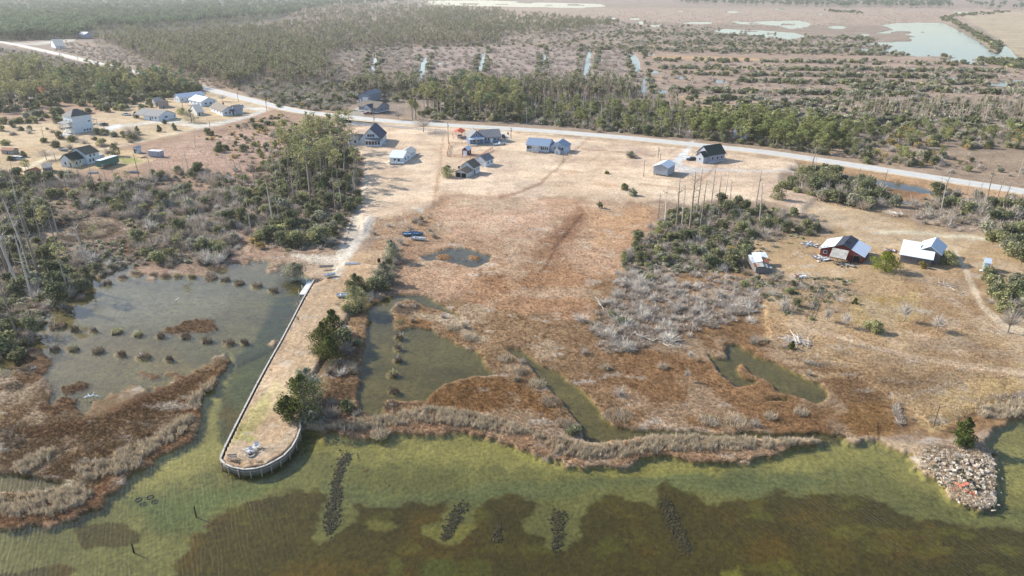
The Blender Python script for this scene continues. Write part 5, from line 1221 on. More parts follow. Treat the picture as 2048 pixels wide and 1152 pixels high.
# ------------------------------------------------------------------ buildings
M = {}
for nm, c, kw in [('white_siding', (232,232,232), {}), ('cream_siding', (214,208,200), {}), ('grey_siding', (168,170,176), {}), ('slate_siding', (150,154,162), {}), ('blue_siding', (112,130,160), {}), ('pale_siding', (206,212,222), {}),
                  ('red_siding', (118,48,44), dict(var=.3)), ('lilac_siding', (176,170,182), {}), ('green_siding', (150,156,140), {}), ('brick', (150,104,84), {}), ('block', (170,160,150), {}),
                  ('grey_shingle', (134,132,132), dict(scale=3)), ('dark_shingle', (74,78,82), dict(scale=3)), ('navy_shingle', (70,78,98), dict(scale=3)), ('brown_shingle', (116,104,92), dict(scale=3)), ('green_shingle', (62,72,64), dict(scale=3)), ('blue_shingle', (134,150,172), dict(scale=3)), ('red_roof', (206,92,62), {}),
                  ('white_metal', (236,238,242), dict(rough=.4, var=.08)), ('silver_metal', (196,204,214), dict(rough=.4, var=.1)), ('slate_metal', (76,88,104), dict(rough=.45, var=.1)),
                  ('trim_white', (240,240,240), dict(var=.05)), ('old_board', (128,122,120), dict(scale=2.0, var=.35, stretch=(3, 3, .25))), ('tar_paper', (62,66,76), dict(var=.3)), ('rust_metal', (176,168,158), dict(var=.3)), ('rust', (138,84,60), dict(var=.3)),
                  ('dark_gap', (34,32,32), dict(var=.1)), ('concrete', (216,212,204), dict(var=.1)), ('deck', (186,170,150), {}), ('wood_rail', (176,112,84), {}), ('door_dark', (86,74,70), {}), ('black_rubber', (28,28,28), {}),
                  ('trailer_green', (92,128,110), dict(var=.15)), ('straw_roof', (196,190,178), {})]:
    M[nm] = mat(nm, c, **{**dict(rough=.75, var=.12, scale=1.2), **kw})
gm_, gnt, gbs = nodes('window_glass'); gbs.inputs['Base Color'].default_value = (.03, .04, .05, 1); gbs.inputs['Roughness'].default_value = .12
M['glass'] = gm_
class Frame:
    """ground rectangle: corner B, one side towards A, the other towards C (picture points)"""
    def __init__(s, B, A, C, z=.85):
        s.B = Vector((*G(*B, z), z)); a = Vector((*G(*A, z), z)) - s.B; c = Vector((*G(*C, z), z)) - s.B
        s.L = a.length; s.u = a / s.L
        n = Vector((-s.u.y, s.u.x, 0)); d = c.dot(n); s.v = n if d > 0 else -n; s.W = abs(d)
        s.px = B
    def p(s, a, b, z): return s.u * a + s.v * b + Vector((0, 0, z))
def quadbox(mb, p, m=0): mb.hexa(p, m)
def slab(mb, q, t, m=0):
    """thick sheet through four points"""
    q = [Vector(x) for x in q]; n = (q[1] - q[0]).cross(q[3] - q[0]).normalized()
    if n.z < 0: n = -n
    mb.hexa([x for x in q] + [x + n * t for x in q], m)
def window(f, o, side, t, z, w, h, a0=0, b0=0, L_=None, W_=None, name='window', frame='trim_white', glass='glass'):
    Lx = L_ or f.L; Wx = W_ or f.W
    if side == 'u': c = lambda s, q: f.p(a0 + s, b0 - q, 0); ln = Lx
    elif side == 'v': c = lambda s, q: f.p(a0 - q, b0 + s, 0); ln = Wx
    elif side == 'U': c = lambda s, q: f.p(a0 + s, b0 + Wx + q, 0); ln = Lx
    else: c = lambda s, q: f.p(a0 + Lx + q, b0 + s, 0); ln = Wx
    s0 = t * ln
    def bx(sa, sb, za, zb, q0, q1):
        mb = MB(); P = []
        for zz in (za, zb):
            for s, q in ((sa, q0), (sb, q0), (sb, q1), (sa, q1)): P.append(c(s, q) + Vector((0, 0, zz)))
        mb.hexa(P); return mb
    win = put(bx(s0 - w / 2 - .1, s0 + w / 2 + .1, z - .1, z + h + .1, .01, .06), name, M[frame], o)
    put(bx(s0 - w / 2, s0 + w / 2, z, z + h, .03, .075), 'pane' if name == 'window' else 'leaf', M[glass], win)
    return win
def body(f, o, h, wall, roof, ridge='u', rise=None, a0=0, b0=0, L_=None, W_=None, over=.35, z0=0.0, t=.14, hip=0.0, roofs=None, base=None):
    """walls with gables, and a roof of two slopes (each slope its own part)"""
    Lx = L_ or f.L; Wx = W_ or f.W
    rise = rise if rise is not None else (Wx if ridge == 'u' else Lx) * .24
    P = lambda a, b, z: f.p(a0 + a, b0 + b, z)
    mb = MB()
    c = [(0, 0), (Lx, 0), (Lx, Wx), (0, Wx)]
    for i in range(4):
        j = (i + 1) % 4
        mb.face([P(*c[i], z0), P(*c[j], z0), P(*c[j], h), P(*c[i], h)])
    if not hip and ridge != 'flat':
        if ridge == 'u':
            mb.face([P(0, 0, h), P(0, Wx, h), P(0, Wx / 2, h + rise)]); mb.face([P(Lx, 0, h), P(Lx, Wx, h), P(Lx, Wx / 2, h + rise)])
        elif ridge == 'v':
            mb.face([P(0, 0, h), P(Lx, 0, h), P(Lx / 2, 0, h + rise)]); mb.face([P(0, Wx, h), P(Lx, Wx, h), P(Lx / 2, Wx, h + rise)])
        elif ridge == 'shed':
            mb.face([P(0, 0, h), P(0, Wx, h), P(0, Wx, h + rise)]); mb.face([P(Lx, 0, h), P(Lx, Wx, h), P(Lx, Wx, h + rise)]); mb.face([P(0, Wx, h), P(Lx, Wx, h), P(Lx, Wx, h + rise), P(0, Wx, h + rise)])
    w = put(mb, 'wall', M[wall], o)
    if base:
        bm = MB()
        q = .06
        bm.hexa([P(-q, -q, 0), P(Lx + q, -q, 0), P(Lx + q, Wx + q, 0), P(-q, Wx + q, 0), P(-q, -q, base[0]), P(Lx + q, -q, base[0]), P(Lx + q, Wx + q, base[0]), P(-q, Wx + q, base[0])])
        put(bm, 'foundation', M[base[1]], o)
    e = over; s = rise / ((Wx if ridge == 'u' else Lx) / 2) if ridge in ('u', 'v') else 0
    rl = roofs or [roof, roof]
    if hip:
        mb = MB(); k = hip
        if ridge == 'u': r0, r1 = P(k, Wx / 2, h + rise), P(Lx - k, Wx / 2, h + rise)
        else: r0, r1 = P(Lx / 2, k, h + rise), P(Lx / 2, Wx - k, h + rise)
        E = [P(-e, -e, h - .05), P(Lx + e, -e, h - .05), P(Lx + e, Wx + e, h - .05), P(-e, Wx + e, h - .05)]
        if ridge == 'u':
            mb.face([E[0], E[1], r1, r0]); mb.face([E[2], E[3], r0, r1]); mb.face([E[1], E[2], r1]); mb.face([E[3], E[0], r0])
        else:
            mb.face([E[1], E[2], r1, r0]); mb.face([E[3], E[0], r0, r1]); mb.face([E[0], E[1], r0]); mb.face([E[2], E[3], r1])
        mb.face([E[3], E[2], E[1], E[0]])
        put(mb, 'roof', M[roof], o)
    elif ridge == 'u':
        for sd, rm in ((0, rl[0]), (1, rl[1])):
            mb = MB(); ed = -e if sd == 0 else Wx + e
            slab(mb, [P(-e, ed, h - e * s), P(Lx + e, ed, h - e * s), P(Lx + e, Wx / 2, h + rise), P(-e, Wx / 2, h + rise)], t); put(mb, 'roof', M[rm], o)
    elif ridge == 'v':
        for sd, rm in ((0, rl[0]), (1, rl[1])):
            mb = MB(); ed = -e if sd == 0 else Lx + e
            slab(mb, [P(ed, -e, h - e * s), P(ed, Wx + e, h - e * s), P(Lx / 2, Wx + e, h + rise), P(Lx / 2, -e, h + rise)], t); put(mb, 'roof', M[rm], o)
    elif ridge == 'shed':
        mb = MB(); k = rise / Wx
        slab(mb, [P(-e, -e, h - e * k), P(Lx + e, -e, h - e * k), P(Lx + e, Wx + .02, h + rise), P(-e, Wx + .02, h + rise)], t); put(mb, 'roof', M[roof], o)
    elif ridge == 'flat':
        mb = MB(); slab(mb, [P(-e * .3, -e * .3, h), P(Lx + e * .3, -e * .3, h), P(Lx + e * .3, Wx + e * .3, h), P(-e * .3, Wx + e * .3, h)], t); put(mb, 'roof', M[roof], o)
def house(name, label, cat, B, A, C, group=None):
    f = Frame(B, A, C); o = thing(name, label, cat, f.B, 0, group); return f, o
def fh(f, x, y, yt): return height_at(x, y, yt)
def posts(f, o, pts, h, m='trim_white', r=.09, name='post'):
    for a, b in pts:
        mb = MB(); q = f.p(a, b, 0); mb.box((q.x, q.y, h / 2), (r * 2, r * 2, h)); put(mb, name, M[m], o)
def block(f, o, name, m, a, b, z, da, db, dz):
    mb = MB(); mb.hexa([f.p(a, b, z), f.p(a + da, b, z), f.p(a + da, b + db, z), f.p(a, b + db, z), f.p(a, b, z + dz), f.p(a + da, b, z + dz), f.p(a + da, b + db, z + dz), f.p(a, b + db, z + dz)])
    return put(mb, name, M[m], o)
def row(f, o, side, ts, z, w, h, **k):
    for t in ts: window(f, o, side, t, z, w, h, **k)

# tall white house on piles
f, o = house('raised_house', 'tall white raised house with a dark hip roof and side porches', 'house', (151,267), (189,261), (138,257))
h = fh(f, 151, 267, 234)
body(f, o, h, 'white_siding', 'dark_shingle', 'u', 2.8, hip=3.6, W_=9.5)
window(f, o, 'u', .84, h * .58, 1.1, .6); row(f, o, 'u', (.5, .66, .8), .6, .8, .9); row(f, o, 'v', (.3, .7), h * .6, .9, 1.2, W_=9.5)
block(f, o, 'porch_deck', 'deck', f.L + .02, 1, 2.6, 2.6, 6, .25); block(f, o, 'porch_deck', 'deck', -3.2, 1, 2.6, 3.15, 7, .25)
mb = MB(); slab(mb, [f.p(f.L + .02, .6, 5.6), f.p(f.L + 3.2, .6, 4.9), f.p(f.L + 3.2, 7.4, 4.9), f.p(f.L + .02, 7.4, 5.6)], .12); put(mb, 'porch_roof', M['navy_shingle'], o)
mb = MB(); slab(mb, [f.p(-.02, .6, 5.6), f.p(-3.8, .6, 4.9), f.p(-3.8, 8.4, 4.9), f.p(-.02, 8.4, 5.6)], .12); put(mb, 'porch_roof', M['grey_shingle'], o)
posts(f, o, [(f.L + 2.5, 1.1), (f.L + 2.5, 4), (f.L + 2.5, 6.9), (-3.1, 1.1), (-3.1, 4.5), (-3.1, 7.9)], 4.95)
mb = MB()
for k in range(9):
    q = f.p(f.L + 2.8 + k * .32, 2.2, 2.6 - k * .3); mb.box((q.x, q.y, q.z), (.34, 1.2, .06), math.atan2(f.u.y, f.u.x))
put(mb, 'stair', M['trim_white'], o)
for s in (1.6, 2.8):
    mb = MB(); mb.tube([f.p(f.L + 2.7, s, 3.6), f.p(f.L + 5.6, s, 1.0)], .05, 4); put(mb, 'handrail', M['trim_white'], o)
mb = MB()
for k in range(9):
    q = f.p(-3.4 - k * .32, .8, 2.6 - k * .3); mb.box((q.x, q.y, q.z), (.34, 1.4, .06), math.atan2(f.u.y, f.u.x))
put(mb, 'stair', M['trim_white'], o)
block(f, o, 'ground_slab', 'concrete', -6.5, -2.0, .03, 6.3, 7, .06)
# grey-roofed ranch with carport
f, o = house('ranch_house', 'white ranch house with a grey roof and an open carport', 'house', (319,243), (353,236), (281,236))
body(f, o, 2.6, 'white_siding', 'grey_shingle', 'v', 2.4, W_=f.W * .62)
mb = MB()
for sd in (0, 1):
    ed = -.4 if sd == 0 else f.L + .4
    mb = MB(); slab(mb, [f.p(ed, f.W * .62 + .36, 2.5), f.p(ed, f.W, 2.5), f.p(f.L / 2, f.W, 5.0), f.p(f.L / 2, f.W * .62 + .36, 5.0)], .14); put(mb, 'carport_roof', M['grey_shingle'], o)
posts(f, o, [(.1, f.W * .8), (.1, f.W - .3), (f.L - .1, f.W - .3)], 2.5)
window(f, o, 'u', .42, 1.3, 1.8, .9); window(f, o, 'u', .9, 1.0, .7, .9); row(f, o, 'v', (.2, .42), 1.1, .9, 1.1, W_=f.W * .62)
window(f, o, 'v', .56, .05, .9, 2.0, W_=f.W * .62, name='door', glass='door_dark')
# white house with the wide white roof, and the long building behind
f, o = house('white_roofed_house', 'white house with a bright white metal roof and small deck', 'house', (403,213.5), (379,208), (428,208))
body(f, o, 2.8, 'white_siding', 'white_metal', 'u', 2.2)
row(f, o, 'u', (.2, .5, .8), 1.1, .9, 1.0); row(f, o, 'v', (.3, .6), 1.1, 1.2, .9); window(f, o, 'v', .85, .1, .9, 2, name='door', glass='door_dark')
block(f, o, 'deck', 'deck', f.L * .3, -3.2, .3, 7, 3.1, .2); posts(f, o, [(f.L * .3, -3.1), (f.L * .3 + 3.5, -3.1), (f.L * .3 + 7, -3.1)], 1.3, 'trim_white', .05)
f, o = house('long_outbuilding', 'long pale outbuilding with a blue-grey roof behind the white-roofed house', 'outbuilding', (360,205), (349.5,202.5), (392,195))
body(f, o, 3.0, 'white_siding', 'silver_metal', 'v', 1.8); row(f, o, 'u', (.3, .7), 1.1, .8, 1); row(f, o, 'v', (.12, .3), 1.1, .8, 1)
# L ranch by the junction
f, o = house('ranch_house', 'white L-shaped ranch house with a grey-brown roof by the junction', 'house', (446,232.5), (422,222.5), (470,228.5))
body(f, o, 2.7, 'white_siding', 'brown_shingle', 'u', 2.3)
row(f, o, 'v', (.25, .55), 1.1, .9, 1.1); window(f, o, 'v', .8, .1, .9, 2, name='door', glass='door_dark'); row(f, o, 'u', (.15, .4, .65, .88), 1.1, .9, 1.0)
body(f, o, 2.7, 'pale_siding', 'grey_shingle', 'v', 1.9, a0=1.5, b0=f.W + .03, L_=7.5, W_=4.5)
window(f, o, 'V', .5, 1.0, 1.0, 1.0, a0=1.5, b0=f.W + .03, L_=7.5, W_=4.5)
block(f, o, 'chimney', 'brick', f.L * .5, f.W * .55, 4.4, .8, .8, 1.5)
mb = MB(); slab(mb, [f.p(-3.5, f.W * .5, 2.6), f.p(-3.5, f.W + 3, 2.6), f.p(-.05, f.W + 3, 3.2), f.p(-.05, f.W * .5, 3.2)], .12); put(mb, 'porch_roof', M['navy_shingle'], o)
posts(f, o, [(-3.3, f.W * .5 + .2), (-3.3, f.W + 2.8)], 2.6, 'trim_white')
# small outbuildings of the left settlement
for nm, lb, B, A, C, hh, wl, rf, rd in [
    ('garden_shed', 'pale rounded garden shed beside the olive bushes', (395,232.5), (409,231), (386,225.5), 2.2, 'cream_siding', 'straw_roof', 'u'),
    ('storage_shed', 'grey gabled shed at the edge of the pines', (312,213.5), (305,209.5), (324,210.5), 2.4, 'block', 'grey_shingle', 'v'),
    ('storage_shed', 'long low shed with a dark brown roof beside the grey shed', (318,217.5), (338,216), (316,213.5), 1.9, 'block', 'brown_shingle', 'u'),
    ('farm_house', 'distant white house with a shining white roof at the forest edge', (157,76), (171,77), (153,73.5), 5.0, 'grey_siding', 'white_metal', 'u'),
    ('bungalow', 'small distant white bungalow beside the main road', (112,97.5), (132,96.5), (109,94), 2.6, 'white_siding', 'straw_roof', 'u'),
    ('red_cottage', 'rust-red cottage half hidden behind tall pines', (75,192), (92,191), (73,188.5), 2.6, 'brick', 'red_roof', 'u'),
    ('utility_shed', 'little white shed with a blue roof on the grass by the lane', (268,306.5), (276,307), (266,303.5), 2.4, 'white_siding', 'blue_shingle', 'v'),
    ('tin_shack', 'grey board shack next to the rusty shack', (88,347), (106,345), (86,342), 2.2, 'old_board', 'rust_metal', 'u'),
    ('tin_shack', 'collapsing shack with a rusty red roof at the thicket edge', (68,355), (84,350), (64,350), 2.0, 'old_board', 'rust', 'u'),
    ('tin_shack', 'weathered shack with a pinkish roof at the far left', (4,308), (28,309), (3,304.5), 1.8, 'block', 'rust', 'u'),
    ('woodland_cottage', 'white cottage glimpsed among the green pines beyond the road', (1466,277), (1492,279.5), (1470,270), 3.0, 'white_siding', 'white_metal', 'u')]:
    f, o = house(nm, lb, 'shed' if 'shed' in nm or 'shack' in nm else 'house', B, A, C)
    body(f, o, hh, wl, rf, rd, over=.25)
    row(f, o, 'u', (.3, .72) if f.L > 5 else (.75,), hh * .42, .7, hh * .32)
    window(f, o, 'u', .5 if f.L > 5 else .32, .05, .8, min(1.9, hh * .8), name='door', glass='door_dark')
# old white farmhouse with the dark roof
f, o = house('old_farmhouse', 'weathered white farmhouse with a patched dark roof beside the green trailer', 'house', (147.5,335.5), (123.5,333.5), (168,328))
body(f, o, 2.9, 'white_siding', 'green_shingle', 'v', 2.4)
window(f, o, 'u', .6, 1.0, .8, 1.2); window(f, o, 'u', .2, .05, .8, 2, name='door', glass='door_dark'); row(f, o, 'v', (.3, .6), 1.0, .8, 1.2)
f2 = Frame((177,329.5), (202,323), (160,322)); d0 = f2.B - f.B
class Off:
    def __init__(s, fr, d): s.fr, s.d, s.L, s.W, s.u, s.v = fr, d, fr.L, fr.W, fr.u, fr.v
    def p(s, a, b, z): return s.fr.p(a, b, z) + s.d
g = Off(f2, d0)
body(g, o, 4.4, 'white_siding', 'green_shingle', 'u', 2.2); row(g, o, 'u', (.2, .45), 1.0, .8, 1.2); row(g, o, 'u', (.3, .6), 3.0, .8, 1.0)
body(g, o, 2.4, 'cream_siding', 'rust_metal', 'shed', .6, a0=g.L + .02, b0=.5, L_=2.6, W_=g.W - 1)
# green trailer
f, o = house('box_trailer', 'long green semi trailer body with a white roof parked on grass', 'trailer', (205,338), (240,327), (195,335.7))
f.W = 2.7
block(f, o, 'box', 'trailer_green', 0, 0, .75, f.L, f.W, 2.6); block(f, o, 'roof', 'white_metal', .05, .05, 3.35, f.L - .1, f.W - .1, .05); block(f, o, 'chassis', 'dark_gap', .3, .3, .5, f.L - .6, f.W - .6, .24)
for k in range(16): block(f, o, 'rib', 'trailer_green', .4 + k * (f.L - .8) / 15, -.04, .8, .09, .035, 2.5)
def wheel(o, c, ax, r=.5, w=.28):
    mb = MB(); c = Vector(c); ax = Vector(ax).normalized(); mb.tube([c - ax * w / 2, c + ax * w / 2], r, 14); wl = put(mb, 'wheel', M['black_rubber'], o)
    mb = MB(); mb.tube([c - ax * (w / 2 + .01), c + ax * (w / 2 + .01)], r * .55, 10); put(mb, 'rim', M['silver_metal'], wl)
for a in (f.L - 1.6, f.L - 3.0):
    for b in (.25, f.W - .25): wheel(o, f.p(a, b, .5), f.v)
for k in (.08, 1.36): block(f, o, 'door', 'trailer_green', -.05, k, .85, .045, 1.24, 2.4)
# silver box van body
f, o = house('storage_box', 'pale lilac storage box at the edge of the scrub field', 'container', (298,314), (321,315.5), (299,310))
block(f, o, 'box', 'lilac_siding', 0, 0, .3, f.L, 2.5, 2.4); block(f, o, 'roof', 'white_metal', -.05, -.05, 2.7, f.L + .1, 2.6, .06); window(f, o, 'u', .86, .4, .9, 1.9, name='door', glass='slate_siding')
for k in range(7): block(f, o, 'rib', 'white_siding', .5 + k * (f.L - 1) / 6.5, -.04, .35, .07, .035, 2.3)
posts(f, o, [(.3, .3), (f.L - .3, .3), (f.L - .3, 2.2), (.3, 2.2)], .3, 'block', .2, 'block_pier')
# grey porch house and its big barn
f, o = house('porch_house', 'grey ranch house with a white columned portico across the road', 'house', (755,226), (717.5,221.5), (773,220))
body(f, o, 2.9, 'slate_siding', 'brown_shingle', 'u', 2.6, base=(.5, 'trim_white'))
row(f, o, 'u', (.75, .9), 1.2, 1.0, 1.2); row(f, o, 'u', (.12, .26), 1.2, 1.0, 1.2); row(f, o, 'v', (.3, .7), 1.2, 1.0, 1.2)
for sd in (0, 1):
    mb = MB(); a = f.L * .40; w2 = 2.6
    slab(mb, [f.p(a + (-w2 if sd == 0 else w2), -2.6, 2.8), f.p(a + (-w2 if sd == 0 else w2), 3.2, 2.8), f.p(a, 3.2, 4.5), f.p(a, -2.6, 4.5)], .14); put(mb, 'portico_roof', M['navy_shingle'], o)
mb = MB(); mb.face([f.p(a - w2, -2.3, 2.85), f.p(a + w2, -2.3, 2.85), f.p(a, -2.3, 4.45)]); put(mb, 'gable', M['pale_siding'], o)
posts(f, o, [(a - 2.3, -2.3), (a - .8, -2.3), (a + .8, -2.3), (a + 2.3, -2.3)], 2.85, 'trim_white', .13, 'column')
block(f, o, 'porch', 'deck', a - 2.5, -2.5, 0, 5, 2.48, .45); block(f, o, 'steps', 'trim_white', a - 1, -3.3, 0, 2, .78, .25)
window(f, o, 'u', .40, .5, 1.1, 2.1, name='door', glass='trim_white')
f, o = house('metal_barn', 'large slate-blue metal barn behind the grey house', 'barn', (741,206), (718,205), (770,198))
body(f, o, 4.6, 'slate_siding', 'slate_metal', 'v', 1.7)
window(f, o, 'u', .42, .1, 3.6, 3.2, name='door', glass='trim_white'); window(f, o, 'u', .85, .1, 1, 2.1, name='door', glass='trim_white')
# white house with navy roof
f, o = house('cottage', 'white house with a steep navy roof and glazed front porch', 'house', (763,291), (722,291), (789,278))
h = 3.2
body(f, o, h, 'white_siding', 'navy_shingle', 'v', 4.6)
row(f, o, 'u', (.36, .48, .60), h + .8, .9, 1.2); row(f, o, 'v', (.12, .32, .52, .72, .9), 1.2, 1.0, 1.6)
block(f, o, 'porch_wall', 'trim_white', 0, -2.6, 0, f.L * .72, .12, .9); posts(f, o, [(f.L * .72 * k / 5, -2.54) for k in range(6)], 2.5, 'trim_white', .1)
block(f, o, 'porch_glass', 'glass', .1, -2.52, .9, f.L * .72 - .2, .05, 1.5); block(f, o, 'porch_end', 'trim_white', -.02, -2.6, 0, .1, 2.58, 2.4)
mb = MB(); slab(mb, [f.p(-.3, -3.0, 2.5), f.p(f.L * .72 + .3, -3.0, 2.5), f.p(f.L * .72 + .3, -.02, 3.4), f.p(-.3, -.02, 3.4)], .12); put(mb, 'porch_roof', M['grey_shingle'], o)
body(f, o, 2.6, 'white_siding', 'grey_shingle', 'u', 1.8, a0=f.L + .03, b0=1.0, L_=5.5, W_=6.5); window(f, o, 'u', .5, 1, .9, 1.2, a0=f.L + .03, b0=1.0, L_=5.5, W_=6.5)
block(f, o, 'step', 'concrete', -1.6, 1.2, 0, 1.55, 4, .5)
# white cottage with wing and boat
f, o = house('cottage', 'small all-white cottage with a white roof and side wing in the field', 'house', (806,327.5), (780,326), (824,317.5))
body(f, o, 2.5, 'white_siding', 'white_metal', 'u', 1.9); row(f, o, 'v', (.3, .65), 1.0, .9, 1.0); row(f, o, 'u', (.3, .6), 1.0, .9, 1.0)
body(f, o, 2.3, 'white_siding', 'straw_roof', 'v', 1.1, a0=.3, b0=f.W + .03, L_=5.0, W_=7.5); row(f, o, 'v', (.3, .6), 1.0, .8, .9, a0=.3, b0=f.W + .03, L_=5, W_=7.5)
block(f, o, 'deck', 'deck', -.5, f.W + 7.6, .3, 4, 2.5, .12)
# red canopy carport
f, o = house('carport', 'open carport with an orange-red gabled canopy near the blue house', 'carport', (906,277.5), (924,278), (904,271))
posts(f, o, [(0, 0), (f.L, 0), (0, f.W), (f.L, f.W)], 2.8, 'red_roof', .08)
for sd in (0, 1):
    mb = MB(); ed = -.3 if sd == 0 else f.L + .3
    slab(mb, [f.p(ed, -.3, 2.8), f.p(ed, f.W + .3, 2.8), f.p(f.L / 2, f.W + .3, 3.8), f.p(f.L / 2, -.3, 3.8)], .08); put(mb, 'roof', M['red_roof'], o)
CAR1 = (f.B + f.p(f.L * .62, f.W * .4, 0), math.atan2(f.v.y, f.v.x))
# blue house
f, o = house('blue_house', 'blue house with a grey roof and white-trimmed front gable', 'house', (964,287), (1002,285), (962,278))
f.W = max(f.W, 8.5)
body(f, o, 2.9, 'blue_siding', 'grey_shingle', 'u', 2.5); row(f, o, 'u', (.2, .34), 1.3, .9, 1.3); window(f, o, 'u', .5, .1, 1.0, 2.1, name='door', glass='trim_white'); row(f, o, 'u', (.68, .86), 1.2, 1.0, 1.2)
body(f, o, 3.2, 'blue_siding', 'grey_shingle', 'v', 3.0, a0=-6.2, b0=-1.6, L_=6.6, W_=8, roofs=['grey_shingle', 'navy_shingle'])  # wing roof is grey; navy on the right slope paints its shaded side
kw = dict(a0=-6.2, b0=-1.6, L_=6.6, W_=8); row(f, o, 'u', (.3, .62), 1.1, 1.1, 1.2, **kw); window(f, o, 'u', .5, 4.0, .9, .9, **kw)
mb = MB(); slab(mb, [f.p(-6.6, -3.2, 2.7), f.p(.6, -3.2, 2.7), f.p(.6, -1.62, 3.3), f.p(-6.6, -1.62, 3.3)], .1); put(mb, 'porch_roof', M['trim_white'], o); posts(f, o, [(-6.3, -3.0), (-3, -3.0), (.3, -3.0)], 2.7)
block(f, o, 'deck', 'deck', -7, -5.5, .2, 9, 3.7, .2)
for k, (a, b) in enumerate([(.35, .45), (.7, .6)]): block(f, o, 'roof_vent', 'dark_gap', f.L * a, f.W * b, 4.9, .4, .4, .5)
# little red barn
f, o = house('play_barn', 'little red barn with white doors and a white roof inside the paddock', 'shed', (936,311.5), (924.5,310.5), (943,308))
body(f, o, 2.4, 'red_siding', 'white_metal', 'v', 1.2, over=.25); window(f, o, 'u', .5, .05, 1.7, 2.0, name='door', glass='trim_white'); window(f, o, 'v', .5, 1.2, .8, .7)
block(f, o, 'ramp', 'trim_white', f.L * .25, -1.2, .02, f.L * .5, 1.15, .12)
# white garden building and white cottage with dark roof
f, o = house('garage', 'small white garage with a grey roof behind the dark-roofed cottage', 'garage', (971.5,335), (987,329), (959.5,328))
body(f, o, 2.8, 'white_siding', 'grey_shingle', 'u', 1.7); window(f, o, 'v', .55, .05, 2.4, 2.2, name='door', glass='cream_siding'); row(f, o, 'u', (.3, .7), 1.2, .8, .9); block(f, o, 'roof_vent', 'dark_gap', f.L * .35, f.W * .3, 3.75, .5, .5, .4)
f, o = house('cottage', 'white cottage with a dark brown roof and open front shed', 'house', (947.5,350.5), (960,344), (931,343))
body(f, o, 3.0, 'white_siding', 'brown_shingle', 'u', 2.2); window(f, o, 'u', .15, .05, .9, 2.1, name='door', glass='dark_gap'); row(f, o, 'u', (.5, .8), 1.2, .8, 1.0)
body(f, o, 2.1, 'cream_siding', 'brown_shingle', 'u', 1.1, a0=-5.2, b0=.4, L_=5.15, W_=max(5, f.W - 1.2)); kw = dict(a0=-5.2, b0=.4, L_=5.15, W_=max(5, f.W - 1.2))
for t in (.25, .72): window(f, o, 'v', t, .1, 1.9, 1.7, name='opening_shade', glass='dark_gap', frame='block', **kw)  # closed dark panels paint the shade inside the open front
# long house in the field
f, o = house('long_house', 'long white house with a pale blue-grey roof in the middle of the field', 'house', (1097,306.5), (1053,303), (1107,299))
f.W = max(f.W, 8.0)
body(f, o, 3.1, 'pale_siding', 'blue_shingle', 'u', 2.3, base=(.5, 'block'))
row(f, o, 'u', (.06, .15, .24, .32, .80, .88, .95), 1.3, .7, 1.3); block(f, o, 'porch', 'deck', f.L * .42, -1.5, 0, f.L * .28, 1.46, .5)
mb = MB(); slab(mb, [f.p(f.L * .40, -1.9, 2.6), f.p(f.L * .72, -1.9, 2.6), f.p(f.L * .72, -.02, 3.1), f.p(f.L * .40, -.02, 3.1)], .1); put(mb, 'porch_roof', M['grey_shingle'], o); window(f, o, 'u', .58, .5, .9, 2.0, name='door', glass='trim_white')
posts(f, o, [(f.L * .43, -1.7), (f.L * .69, -1.7)], 2.6)
body(f, o, 2.9, 'pale_siding', 'blue_shingle', 'v', 1.9, a0=-7.6, b0=2.2, L_=7.5, W_=7.0); kw = dict(a0=-7.6, b0=2.2, L_=7.5, W_=7); row(f, o, 'u', (.25, .7), 1.3, .8, 1.1, **kw); row(f, o, 'v', (.5,), 1.3, .8, 1.1, **kw)
f, o = house('well_house', 'tiny white gabled well house next to the long white house', 'shed', (1109,309.5), (1120,310), (1108,306.5))
body(f, o, 1.9, 'white_siding', 'grey_shingle', 'v', 1.1, over=.2); window(f, o, 'u', .4, .3, .7, 1.4, name='door', glass='grey_siding')
# grey gabled house by the road
f, o = house('gabled_house', 'grey gabled house with a dark green roof beside the road', 'house', (1416,326.5), (1392.5,319.5), (1429,316))
body(f, o, 3.4, 'lilac_siding', 'green_shingle', 'v', 3.2, base=(.35, 'trim_white'), roofs=['green_shingle', 'grey_shingle'])  # sunlit left slope given a paler shingle, shaded right slope a darker one
row(f, o, 'u', (.75, .9), 1.2, .9, 1.2); row(f, o, 'v', (.25, .55, .8), 1.2, .9, 1.2)
body(f, o, 3.0, 'grey_siding', 'green_shingle', 'v', 1.7, a0=.2, b0=-2.6, L_=4.2, W_=2.58); window(f, o, 'u', .5, 1.1, .8, 1.1, a0=.2, b0=-2.6, L_=4.2, W_=2.58)
block(f, o, 'porch', 'concrete', 4.5, -2.2, 0, 3.4, 2.15, .4); posts(f, o, [(7.6, -2.0)], 2.8); window(f, o, 'u', .55, .45, .9, 2.0, name='door', glass='blue_siding')
block(f, o, 'chimney', 'dark_gap', f.L * .6, f.W * .75, 5.4, .4, .4, .9)
# raised grey metal garage
f, o = house('metal_garage', 'grey metal garage with a bright roof raised on blocks', 'garage', (1334,354), (1306,350), (1346,344.5))
h = 3.6
body(f, o, h, 'grey_siding', 'white_metal', 'v', 1.1, z0=.55, roofs=['silver_metal', 'white_metal'])  # left slope whiter, right duller: sun and shade put into the colour
posts(f, o, [(a, b) for a in (.3, f.L / 3, f.L * 2 / 3, f.L - .3) for b in (.3, f.W / 2, f.W - .3)], .55, 'block', .2, 'block_pier')
block(f, o, 'sill_beam', 'trim_white', -.05, -.05, .45, .12, f.W + .1, .2)
